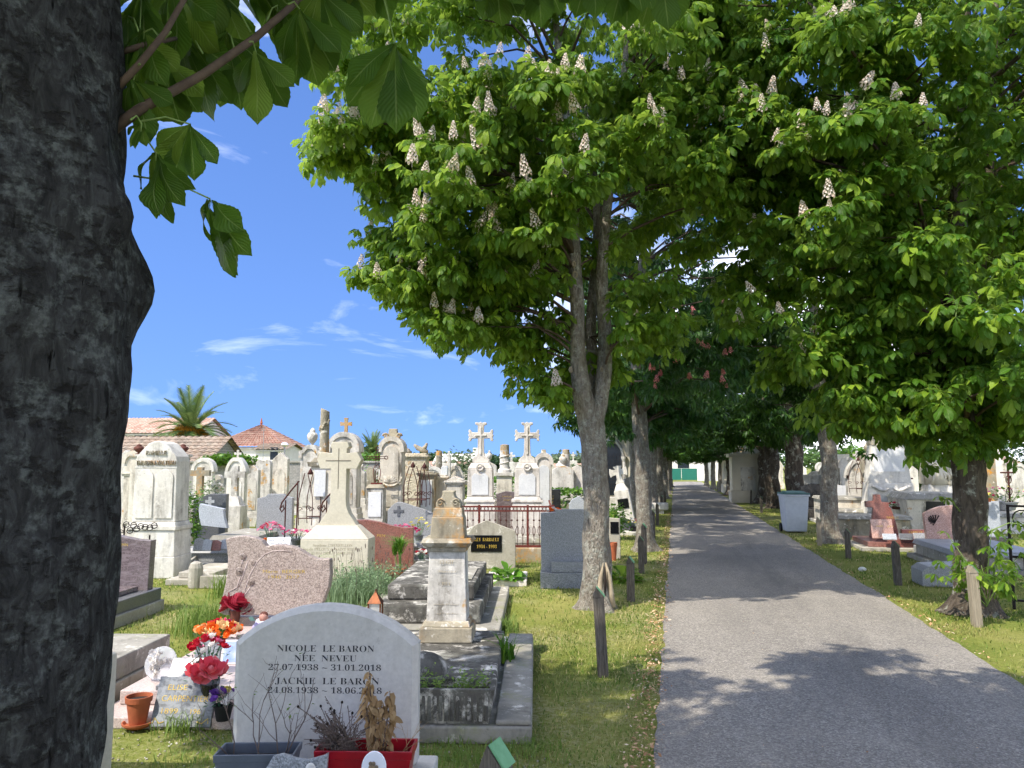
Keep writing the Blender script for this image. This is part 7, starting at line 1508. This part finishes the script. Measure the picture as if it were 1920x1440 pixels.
# sarcophagi and plate tombs
sc_ = thing('sarcophagus', 'cream sarcophagus with a black nameplate right of the tall pylon', 'tomb', at(1755, 17.8), 0); d = 17.8
b = MB(); b.add([(-.5, 0, .1), (.5, 0, .1), (.5, 1.4, .1), (-.5, 1.4, .1), (-.62, -.1, zat(937, d)), (.62, -.1, zat(937, d)), (.62, 1.5, zat(937, d)), (-.62, 1.5, zat(937, d))], [(3, 2, 1, 0), (4, 5, 6, 7), (0, 1, 5, 4), (1, 2, 6, 5), (2, 3, 7, 6), (3, 0, 4, 7)]); b.build('body', M['lime_warm'], sc_, bevel=.015)
MB().box(-.66, .66, -.14, 1.54, zat(937, d)+.001, zat(925, d), .12, .12).build('lid', M['slab_grey'], sc_, bevel=.015); MB().box(-.2, .2, -.1, -.085, zat(958, d), zat(940, d)).build('nameplate', M['black_plate'], sc_, bevel=.003)
tomb('box_tomb', 'cream stone box tomb behind the knotty right-hand trunk', at(1585, 21), 0, 1.1, 1.4, zat(938, 21), M['lime_warm'], M['slab_grey'], 'tomb')
gk = granite_slab('headstone', 'black granite headstone with a curved top and pale scroll, behind the bin', 1535, 24, .9, [(-.5, .2), (.5, .2), (.48, zat(915, 24)), (.2, zat(908, 24)), (-.2, zat(906, 24)), (-.5, zat(912, 24))], M['g_black'], .14, 0, base=(1.2, 1.4, .3), base_mat=M['g_black']); MB().prism([(-.1, zat(940, 24)), (.25, zat(940, 24)), (.28, zat(932, 24)), (.1, zat(928, 24)), (-.12, zat(930, 24))], -.1, -.072).build('scroll', M['marble'], gk, bevel=.006)
granite_slab('headstone', 'white curved-top stone behind the cream box tomb', 1583, 23.5, 1.0, [(-.5, .1), (.5, .1), (.48, zat(920, 23.5)), (.3, zat(912, 23.5)), (-.5, zat(908, 23.5))], M['marble'], .14, 0)
RROW = [
 ('stele', 'scalloped-edge stele left of the tall pylon, with a thin iron cross', 1612, 22.5, .62, 866, 'lime', 'gothic', 'cross'), ('stele', 'wide white stele half behind the knotty trunk', 1575, 26, .7, 852, 'lime_white', 'flat', None), ('stele', 'low pale stele seen past the knotty trunk', 1522, 27, 1.2, 890, 'lime', 'flat', None), ('stele', 'rosette-topped stele right of the knotty trunk', 1592, 25, .5, 860, 'lime_pink', 'arch', None),
 ('stele', 'tall dark-capped stele just left of the tall pylon', 1632, 21.8, .35, 850, 'lime_dark', 'flat', 'urn'), ('stele', 'gabled stele with a round rosette right of the tall pylon', 1707, 24, .5, 868, 'lime_white', 'gable', None), ('stele', 'broken yellow-stained column stele far right', 1858, 24, .35, 850, 'lime_lichen', 'flat', 'cross'), ('stele', 'narrow white stele far right behind the flowers', 1873, 25, .3, 842, 'lime_pink', 'flat', 'ball'), ('stele', 'pointed pale stele at the right edge of the picture', 1912, 23, .5, 872, 'lime', 'gothic', None), ('stele', 'pale stele standing in the ivy right of the pylon', 1722, 27, .4, 850, 'lime_white', 'low', None)]
for name, lab, px, d, w, top, mt, ts, fn in RROW: stele(name, lab, px, d, w, zat(top, d), M[mt], ts, fin=fn, fs=.7, rz=0, t=.3, ph=.45, frame=ts in ('arch', 'gothic'))
shrub('bright ivy column between the pylon and the mourning figure', at(1730, 26), (.55, .5), 2.7, M['hedge'], 2600, .1, 'ivy', 21, cat='ivy')
shrub('dark clipped hedge at the far right behind the graves', at(1900, 34), (2.4, .8), 2.6, M['darktree'], 2600, .16, 'hedge', 22, square=True, cat='hedge')
shrub('green bush behind the scalloped stele', at(1605, 33), (1.1, 1), 2.6, M['hosta'], 1800, .14, 'shrub', 23)
shrub('low yellow-green bush between the mourning figure and the right-hand trunk', at(1790, 21.5), (.3, .4), 1.5, M['hosta'], 900, .08, 'shrub', 24)
for px, d, top, lab in ((1703, 21.5, 880, 'rusty iron cross right of the tall pylon stele'), (1897, 20, 868, 'rusty iron cross among the flowers at the far right')):
    r = thing('iron_cross', lab, 'cross', at(px, d), 0); zt = zat(top, d); MB().tube([(0, 0, 0), (0, 0, zt)], .025, 6).build('upright', M['rust'], r); MB().tube([(-.18, 0, zt-.25), (.18, 0, zt-.25)], .022, 6).build('bar', M['rust'], r)
    b = MB()
    for s_ in (-1, 1):
        for q in range(3): b.tube([(s_*.07*sin(k*.5), 0, .5+q*.3+k*.04) for k in range(7)], .01, 5)
    b.build('scrollwork', M['rust'], r)
canopy('rusty iron canopy frame left of the tall pylon stele', 1622, 21.2, 26, 862, 925)
# iron gate at the right edge
d = 8.8; ig = thing('iron_gate', 'dark iron grave gate at the right edge of the picture', 'gate', at(1902, d), R(-25)); zt = zat(946, d)
for x in (0, .7): MB().box(x-.015, x+.015, -.015, .015, 0, zt).build('post', M['iron'], ig)
for z in (.1, zt*.5, zt-.015): MB().box(.016, .684, -.01, .01, z-.012, z+.012).build('rail', M['iron'], ig)
for k_ in range(3): MB().tube([(.13+.2*k_+.09*cos(q*.45), 0, zt-.15+.09*sin(q*.45)) for q in range(15)], .008, 5).build('ring', M['iron'], ig)
for k_ in range(5): MB().tube([(.12+.11*k_, 0, .1), (.12+.11*k_, 0, zt*.5)], .007, 5).build('bar', M['iron'], ig)
# ------------------------------------------------------------------ left verge beyond the forked tree
d = 19.5; lc = thing('leaning_cross', 'white cross monument leaning left, with a black plate on its base', 'cross', at(1178, d), 0); lc.rotation_euler = (0, R(-9), 0)
MB().cbox(.42, .38, -.05, zat(918, d), tx=.03, ty=.03).build('base', M['lime_white'], lc, bevel=.012); MB().cbox(.34, .3, zat(918, d)+.001, zat(905, d), tx=.08, ty=.08).build('step', M['lime_white'], lc, bevel=.01)
MB().prism(cross_outline(.42, zat(873, d), .13, zat(884, d), zat(905, d)+.001, .05, .05), -.06, .06).build('cross', M['lime_white'], lc, bevel=.01); MB().box(-.13, .13, -.194, -.178, zat(952, d), zat(934, d)).build('nameplate', M['black_plate'], lc, bevel=.003)
granite_slab('headstone', 'dark little granite block at the foot of the leaning cross', 1172, 18.3, .4, [(-.25, 0), (.25, 0), (.22, .3), (-.1, .35), (-.28, .3)], M['g_dark'], .14, 0, base=(.9, .5, .08), base_mat=M['lime'])
bouquet('small bright posy beside the leaning cross', at(1188, 18.0, .08), [(das['red'], 4), (das['yellow'], 4), (das['white'], 4)], (.14, .1), .18, 'black_rubber', .09, .1, n_leaf=20, leaf=.06, seed=50, rz=0, face=.3)
gy = granite_slab('headstone', 'small headstone with a black picture plate right of the forked trunk', 1148, 13.5, .3, [(-.16, 0), (.14, 0), (.14, zat(972, 13.5)), (-.16, zat(970, 13.5))], M['concrete'], .1, 0); MB().box(-.02, .12, -.062, -.051, zat(1000, 13.5), zat(978, 13.5)).build('nameplate', M['black_plate'], gy, bevel=.002)
pot('little orange pot before the black picture plate', at(1150, 13.2), .07, .3, M['terra'])
MB_ = thing('stone_trough', 'worn stone trough at the path edge by the third left trunk', 'trough', gat(1236, 963), 0); MB().box(-.35, .3, -.2, .2, .12, .36).build('bowl', M['lime'], MB_, bevel=.05); MB().box(-.2, .15, -.12, .12, 0, .119).build('foot', M['lime'], MB_, bevel=.02)
# ------------------------------------------------------------------ chapel, mausoleums, walls, houses, palm, gate
d = 27; ch = thing('chapel', 'white funerary chapel with a pointed grille window behind the forked tree', 'chapel', at(1172, d), 0); zt = 4.4
def zz(py): return zat(py, d)
W = .95
MB().box(-W, W, 0, 2.4, .5, zt-.9).build('wall', M['lime_clean'], ch, bevel=.02); MB().box(-W-.1, W+.1, -.1, 2.5, 0, .5).build('base', M['lime'], ch, bevel=.02)
MB().prism([(-W-.12, zt-.9), (W+.12, zt-.9), (0, zt)], -.1, 2.5).build('roof', M['lime'], ch, bevel=.015); MB().box(-W-.16, W+.16, -.14, .1, zt-1.02, zt-.899).build('cornice', M['lime'], ch, bevel=.015)
ow = [(x-.4, z) for x, z in outline('gothic', .62, .55, zz(832))]; MB().prism(ow, -.03, -.005).build('window', M['window'], ch)
fr_ = [(x-.4, z) for x, z in outline('gothic', .72, .5, zz(827))][1:]; b = MB(); b.tube([(x, -.03, z) for x, z in fr_[1:]+[fr_[0]]][:-1], .055, 8); b.build('window_arch', M['lime'], ch, smooth=True)
b = MB()
for k in range(6): b.box(-.4-.27+k*.1, -.4-.26+k*.1, -.045, -.033, .6, zz(850))
for k in range(11): b.box(-.4-.28, -.4+.28, -.046, -.036, .7+k*.12, .71+k*.12)
b.build('grille', M['iron'], ch)['kind'] = 'stuff'
for s_ in (-1, 1): MB().lathe([(.09, .5), (.09, .6), (.06, .65), (.06, zz(866)), (.1, zz(860)), (.11, zz(856))], 12, -.4+s_*.4, -.08).build('colonnette', M['lime'], ch, smooth=False)
MB().box(.3, .72, -.06, .0, .55, zz(905)).build('door', M['g_dark'], ch, bevel=.01)
stele('stele', 'pale classical pillar monument beside the chapel', 1184, 23, .6, zat(893, 23), M['lime_dark'], 'low', rz=0, t=.5, cornice=.25)
# mausoleums on the right of the path
for px, d, w, dep, top, lab in ((1404, 33, 1.3, 1.6, 835, 'white square mausoleum with cornice on the right verge'), (1386, 44, 1.6, 2.2, 842, 'bright white tomb house farther down the right verge')):
    r = thing('mausoleum', lab, 'mausoleum', at(px, d), 0); zt = zat(top, d)
    MB().box(-w/2-.06, w/2+.06, -.06, dep+.06, 0, .5).build('base', M['lime_clean'], r, bevel=.015); MB().box(-w/2, w/2, 0, dep, .502, zt-.5).build('wall', M['lime_clean'], r, bevel=.015); MB().box(-w/2-.12, w/2+.12, -.12, dep+.12, zt-.499, zt-.35).build('cornice', M['lime_clean'], r, bevel=.015); MB().box(-w/2+.05, w/2-.05, .05, dep-.05, zt-.349, zt, .3, .3).build('roof', M['lime'], r, bevel=.015)
    MB().box(-.3, .3, -.02, -.003, .52, zt*.62).build('door', M['lime'], r, bevel=.005)
# boundary wall, left
wl = thing('wall', 'grey block boundary wall behind the left graves', 'wall', at(480, 26.5), RG); MB().box(-6.5, 4.2, 0, .3, 0, zat(868, 26.5)).build('masonry', M['blocks'], wl, bevel=.01); MB().box(-6.55, 4.25, -.05, .35, zat(868, 26.5)+.001, zat(866, 26.5)+.03).build('coping', M['slab_grey'], wl, bevel=.01)
# low outbuilding with old tiles
def tiled_roof(name, corners, nx, ny, mat, parent, amp=.05):
    """sloping sheet of rounded tile rows: corners (eave left, eave right, ridge right, ridge left)"""
    A, B, C_, D = [Vector(c) for c in corners]; n = (B-A).cross(D-A).normalized(); v = []; f = []; NXX = nx*6
    for j in range(ny*2+1):
        t = (j//2+(j % 2)*1.0)/ny if j % 2 else (j//2)/ny; t = min(1, t)
        for i in range(NXX+1):
            s_ = i/NXX; p = A.lerp(B, s_).lerp(D.lerp(C_, s_), t); v.append(p+n*(amp*abs(sin(s_*nx*pi))+(.03 if j % 2 == 0 else 0)))
    for j in range(ny*2):
        for i in range(NXX): o = j*(NXX+1)+i; f.append((o, o+1, o+NXX+2, o+NXX+1))
    b = MB(); b.v = [tuple(p) for p in v]; b.f = f; return b.build(name, mat, parent, fix=False)
def house(label, px, d, w, dep, eave, ridge, roof_mat, wall_mat, hip=False, rz=RG, windows=(), chim=None, ovh=.25, name='house'):
    r = thing(name, label, 'building', at(px, d), rz); h = w/2
    MB().box(-h, h, 0, dep, 0, eave).build('wall', wall_mat, r)
    o_ = ovh
    if hip:
        rx = max(0, h-dep/2); P = [(-h-o_, -o_, eave), (h+o_, -o_, eave), (h+o_, dep+o_, eave), (-h-o_, dep+o_, eave)]; T0, T1 = (-rx, dep/2, ridge), (rx+.01, dep/2, ridge)
        rf = tiled_roof('roof', (P[0], P[1], T1, T0), int(w*4), int(dep*2.2), roof_mat, r); tiled_roof('roof_slope', (P[1], P[2], T1, T1), int(dep*4), int(dep*2.2), roof_mat, r); tiled_roof('roof_slope', (P[3], P[0], T0, T0), int(dep*4), int(dep*2.2), roof_mat, r)
    else:
        rf = tiled_roof('roof', ((-h-o_, -o_, eave-.05), (h+o_, -o_, eave-.05), (h+o_, dep/2, ridge), (-h-o_, dep/2, ridge)), int(w*4), int(dep*2), roof_mat, r); tiled_roof('roof_slope', ((h+o_, dep+o_, eave-.05), (-h-o_, dep+o_, eave-.05), (-h-o_, dep/2, ridge), (h+o_, dep/2, ridge)), int(w*4), int(dep*2), roof_mat, r)
        for s_ in (-1, 1): MB().add([(s_*h, 0, eave-.001), (s_*h, dep, eave-.001), (s_*h, dep/2, ridge-.08)], [(0, 1, 2)]).build('gable', wall_mat, r, fix=False)
    MB().box(-h-.06, h+.06, -.12, -.002, eave-.16, eave-.08).build('eaves_board', M['plaster'], r)
    for (x, z, ww, hh_) in windows: wdw = MB().box(x-ww/2, x+ww/2, -.012, -.002, z, z+hh_).build('window', M['window'], r); MB().box(x-ww/2-.05, x+ww/2+.05, -.06, -.013, z-.08, z-.01).build('sill', M['plaster'], wdw)
    if chim: MB().box(chim-.25, chim+.25, dep/2-.2, dep/2+.2, ridge-.4, ridge+.7).build('chimney', wall_mat, r)
    return r
house('low stone outbuilding with lichened tile roof behind the graves at left', 255, 31, 5.4, 4.0, zat(866, 31), zat(820, 33), M['roof_old'], M['blocks'])
house('white house with orange tile roof beyond the near trunk', 232, 52, 9.0, 6.0, zat(812, 52), zat(785, 55), M['roof_orange'], M['plaster'], windows=((1.0, zat(828, 52), .9, .5), (-.4, zat(828, 52), .9, .5)))
house('white house with a steep red hipped roof behind the palm', 462, 54, 5.2, 5.0, zat(838, 54), zat(797, 56), M['roof_red'], M['plaster'], True)
fin_ = [o for o in COL.objects if o.get('label', '').startswith('white house with a steep')][0]; MB().lathe([(.12, zat(799, 56)), (.06, zat(795, 56)), (.1, zat(793, 56)), (.02, zat(783, 56))], 8, 0, 2.5).build('roof_finial', M['terra'], fin_)
house('white annex with flat gable right of the hipped roof', 503, 50, 1.8, 4.0, zat(842, 50), zat(832, 51), M['roof_old'], M['plaster'], windows=((.3, zat(862, 50), .5, .8),))
house('far orange-roofed house behind the block steles', 835, 62, 6.0, 5, zat(876, 62), zat(866, 64), M['roof_orange'], M['plaster_far'])
house('far white house with chimney left of the twin crosses', 865, 80, 5.5, 6, zat(868, 80), zat(852, 83), M['plaster'], M['plaster'], chim=1.2)
house('far tile-roofed house between the twin crosses', 955, 75, 7, 6, zat(878, 75), zat(868, 78), M['roof_orange'], M['plaster_far'])
house('far low house right of the round-headed stele', 1062, 70, 6, 6, zat(880, 70), zat(870, 73), M['roof_orange'], M['plaster_far'])
house('white house with orange roof behind the right-hand graves', 1810, 58, 8, 6, zat(868, 58), zat(845, 60), M['roof_orange'], M['plaster'])
house('pale house with tile roof seen left of the ivy column', 1700, 52, 5, 6, zat(868, 52), zat(852, 54), M['roof_orange'], M['plaster'])
# aerial mast on the annex
r = thing('aerial', 'thin television aerial above the annex roof', 'aerial', at(491, 49), RG); MB().tube([(0, 0, 0), (0, 0, zat(798, 49))], .02, 5).build('mast', M['g_grey'], r)
for k in range(3): MB().tube([(-.15, 0, zat(800, 49)-.12*k), (.15, 0, zat(800, 49)-.12*k)], .01, 4).build('rod', M['g_grey'], r)
r = thing('street_lamp', 'white cap street lamp above the boundary wall', 'lamp', at(531, 40), RG); MB().tube([(0, 0, 0), (0, 0, zat(834, 40))], .04, 6).build('mast', M['g_grey'], r); MB().lathe([(.05, zat(838, 40)), (.2, zat(834, 40)), (.12, zat(830, 40)), (0, zat(829, 40))], 12).build('shade', M['white_ceramic'], r)
# palm
d = 40; pa = thing('palm_tree', 'date palm with orange fruit stalks over the old tile roof', 'tree', at(352, d)); zc = zat(808, d)
b = MB(); b.lathe([(.42, 0), (.36, .5), (.33, zc-.8), (.42, zc-.3), (.3, zc)], 14); b.build('trunk', M['bark_dark'], pa, smooth=True)
rr = random.Random(14)
for k in range(64):
    a = k*2.4; e = 1.35-1.75*(k/64)+rr.gauss(0, .06); L = rr.uniform(2.3, 3.0); p = Vector((0, 0, zc-.1)); dr = Vector((cos(a)*cos(e), sin(a)*cos(e), sin(e))); pts = [p]
    for q in range(9): dr = (dr+Vector((0, 0, -.19*(1-abs(e)*.3)))).normalized(); pts.append(pts[-1]+dr*L/9)
    v = []; f = []; n_ = 0
    for q in range(1, 9):
        for h_ in range(4):
            t = q+h_/4; i = min(8, int(t)); c = pts[i].lerp(pts[min(9, i+1)], t-i); ax_ = (pts[min(9, i+1)]-pts[i]).normalized(); sd_ = ax_.cross(Vector((0, 0, 1))).normalized(); up_ = sd_.cross(ax_); ll = .55*sin(pi*min(1, (t+.5)/10))+.08
            for s_ in (-1, 1):
                tip = c+(sd_*s_*.75+ax_*.75+up_*.25-Vector((0, 0, .15)))*ll; w_ = ax_*.045; v += [tuple(c-w_), tuple(c+w_), tuple(tip)]; f.append((n_, n_+1, n_+2)); n_ += 3
    b = MB().add(v, f); b.tube(pts, [.03-.0028*q for q in range(10)], 4); b.build('frond', M['palm'], pa, fix=False)
for k in range(9):
    a = k*.7; b = MB()
    for q in range(26): b.tube([(.15*cos(a), .15*sin(a), zc), (.55*cos(a)+rr.gauss(0, .12), .55*sin(a)+rr.gauss(0, .12), zc+.25+rr.gauss(0, .12)), (.8*cos(a)+rr.gauss(0, .16), .8*sin(a)+rr.gauss(0, .16), zc-.1+rr.gauss(0, .15))], .016, 3, False)
    b.build('fruit_stalk', petal('orange_date_stalk', '#c8912c', '#b57d22', .1) if k == 0 else bpy.data.materials['orange_date_stalk'], pa, fix=False)
pa.scale = (.9, .9, .97)
pa2 = copy_thing(pa, 'small distant palm between the cream cross and the cartouche monument', at(697, 60), 1.0, .55); pa2.location.z = zat(836, 60)-.55*zc-.3
for c in list(pa2.children):
    if c.name.startswith('fruit'): bpy.data.objects.remove(c)
pa2.location.z = 0; pa2.scale = (.62, .62, .62*(zat(850, 60)/(.62*zc)))
# far trees on the skyline
FT = [(667, 70, 3.0, 832, 'darktree'), (812, 85, 3.6, 848, 'darktree'), (838, 95, 3.6, 850, 'fartree'), (890, 100, 4, 848, 'darktree'), (925, 70, 2.2, 858, 'darktree'), (958, 90, 4, 858, 'fartree'), (990, 95, 4, 858, 'fartree'), (1048, 90, 3.5, 852, 'olive'), (1080, 85, 3.2, 850, 'olive'), (555, 95, 2.6, 846, 'darktree'), (1650, 70, 4, 835, 'fartree'), (1780, 80, 5, 835, 'darktree'), (1890, 60, 4, 815, 'darktree'), (690, 45, 1.5, 850, 'hedge'), (1560, 80, 5, 840, 'fartree'), (1480, 95, 5, 835, 'darktree'), (1290, 110, 4, 850, 'fartree'), (1240, 100, 4, 840, 'fartree')]
where = ['behind the iron cross', 'left of the far obelisk', 'right of the far obelisk', 'behind the far white house', 'left of the spiral column', 'right of the spiral column', 'behind the right twin cross', 'behind the slim white column', 'left of the forked trunk', 'beside the urn monument', 'left of the ivy column', 'behind the mourning figure', 'at the far right', 'low beside the iron cross', 'behind the knotty trunk', 'behind the bin', 'beyond the path gate', 'left of the path gate']
for i, (px, d, r_, top, mt) in enumerate(FT): h = zat(top, d); shrub('distant tree on the skyline '+where[i], at(px, d), (r_, r_), h-.8, M[mt], 1300, .38 if d > 60 else .2, 'skyline_tree', 60+i, cat='tree', trunk=.8, group='distant trees on the skyline')
# gate at the end of the path
d = 78; gt = thing('gate', 'low green gate between white pillars at the end of the path', 'gate', at(1278, d), 0)
for x in (-1.9, 1.9): MB().box(x-.35, x+.35, -.35, .35, 0, 3.0).build('pillar', M['plaster'], gt, bevel=.03); MB().box(x-.45, x+.45, -.45, .45, 3.001, 3.2).build('pillar_cap', M['plaster'], gt, bevel=.03)
for s_ in (-1, 1):
    MB().box(min(.02*s_, 1.53*s_), max(.02*s_, 1.53*s_), -.03, .03, .1, 1.25).build('leaf_panel', M['green_gate'], gt)
wl2 = thing('wall', 'white wall either side of the far gate', 'wall', at(1278, d+1), 0); MB().box(-7, -2.4, 0, .3, 0, 2.3).build('masonry', M['plaster'], wl2); MB().box(2.4, 7, 0, .3, 0, 2.3).build('masonry', M['plaster'], wl2)
house('orange-roofed house beyond the gate at the end of the path', 1282, 95, 9, 6, 3.2, 5.6, M['roof_orange'], M['plaster'], rz=0, windows=((0, 1.2, 1.4, 1.4),))
# more graves that fill the field beyond
LM = [(560, 'the urn monument'), (603, 'the broken column'), (644, 'the orange-topped cross'), (704, 'the rusty iron cross'), (734, 'the cartouche monument'), (778, 'the sculpted monument'), (801, 'the marble-plated stele'), (854, 'the grey-capped block'), (901, 'the left twin cross'), (946, 'the spiral column'), (989, 'the right twin cross'), (1020, 'the round-headed stele'), (1062, 'the slim white column'), (1085, 'the forked trunk'), (1404, 'the white mausoleum'), (1455, 'the stout dark trunk'), (1490, 'the wheeled bin'), (1555, 'the knotty trunk'), (1612, 'the scalloped stele'), (1668, 'the tall pylon'), (1730, 'the ivy column'), (1768, 'the mourning figure'), (1815, 'the right-hand trunk'), (1858, 'the yellow-stained stele'), (1897, 'the far-right iron cross')]
used = {}
def where_is(px, what, d):
    lm = min(LM, key=lambda q: abs(q[0]-px)); side = 'left of' if px < lm[0]-6 else 'right of' if px > lm[0]+6 else 'straight behind'
    how = 'fairly near' if d < 28 else 'distant' if d < 38 else 'very distant'
    t = '%s %s %s %s' % (how, what, side, lm[1]); used[t] = used.get(t, 0)+1
    return t if used[t] == 1 else t+(', the one behind' if used[t] == 2 else ', farthest back')
protos = (('lime', 'arch', None, 'round-arched grey stele'), ('lime_white', 'gable', 'cross', 'gabled white stele with cross'), ('lime_pink', 'low', None, 'low-gabled pale stele'), ('lime_warm', 'gothic', 'ball', 'pointed cream stele'), ('lime_white', 'flat', 'cross', 'square white pillar with cross'), ('lime', 'seg', 'urn', 'urn-topped grey stele'))
rr = random.Random(77); FG = 'graves beyond the nearer rows'; src = {}
spots = [(rr.uniform(540, 1085), rr.uniform(23, 46)) for k in range(40)]+[(rr.uniform(1530, 1930), rr.uniform(27, 50)) for k in range(22)]+[(rr.uniform(1405, 1520), rr.uniform(36, 60)) for k in range(8)]
for i, (px, d) in enumerate(spots):
    j = i % len(protos); h = rr.uniform(1.1, 1.85); w = rr.uniform(.4, .7); mt, ts, fn, what = protos[j]; lab = where_is(px, what, d)
    if j not in src: src[j] = stele('stele', lab, px, d, .55, 1.5, M[mt], ts, fin=fn, fs=.8, t=.25, ph=.4, frame=ts in ('arch', 'gothic'), group=FG, rz=RG if px < 1200 else 0)
    else: c = copy_thing(src[j], lab, at(px, d), RG if px < 1200 else 0, 1, FG); c.scale = (w/.55, 1, h/1.5)
for i in range(16):
    px = rr.uniform(560, 1085) if i < 10 else rr.uniform(1560, 1920); d = rr.uniform(18, 30); lab = where_is(px, 'low ledger tomb', d)
    if i == 0: t0 = tomb('box_tomb', lab, at(px, d), RG, .9, 1.8, .35, M['lime'], M['slab_grey'], 'tomb'); t0['group'] = 'ledger tombs beyond the nearer rows'
    else: copy_thing(t0, lab, at(px, d), RG if px < 1200 else 0, rr.uniform(.8, 1.2), 'ledger tombs beyond the nearer rows')
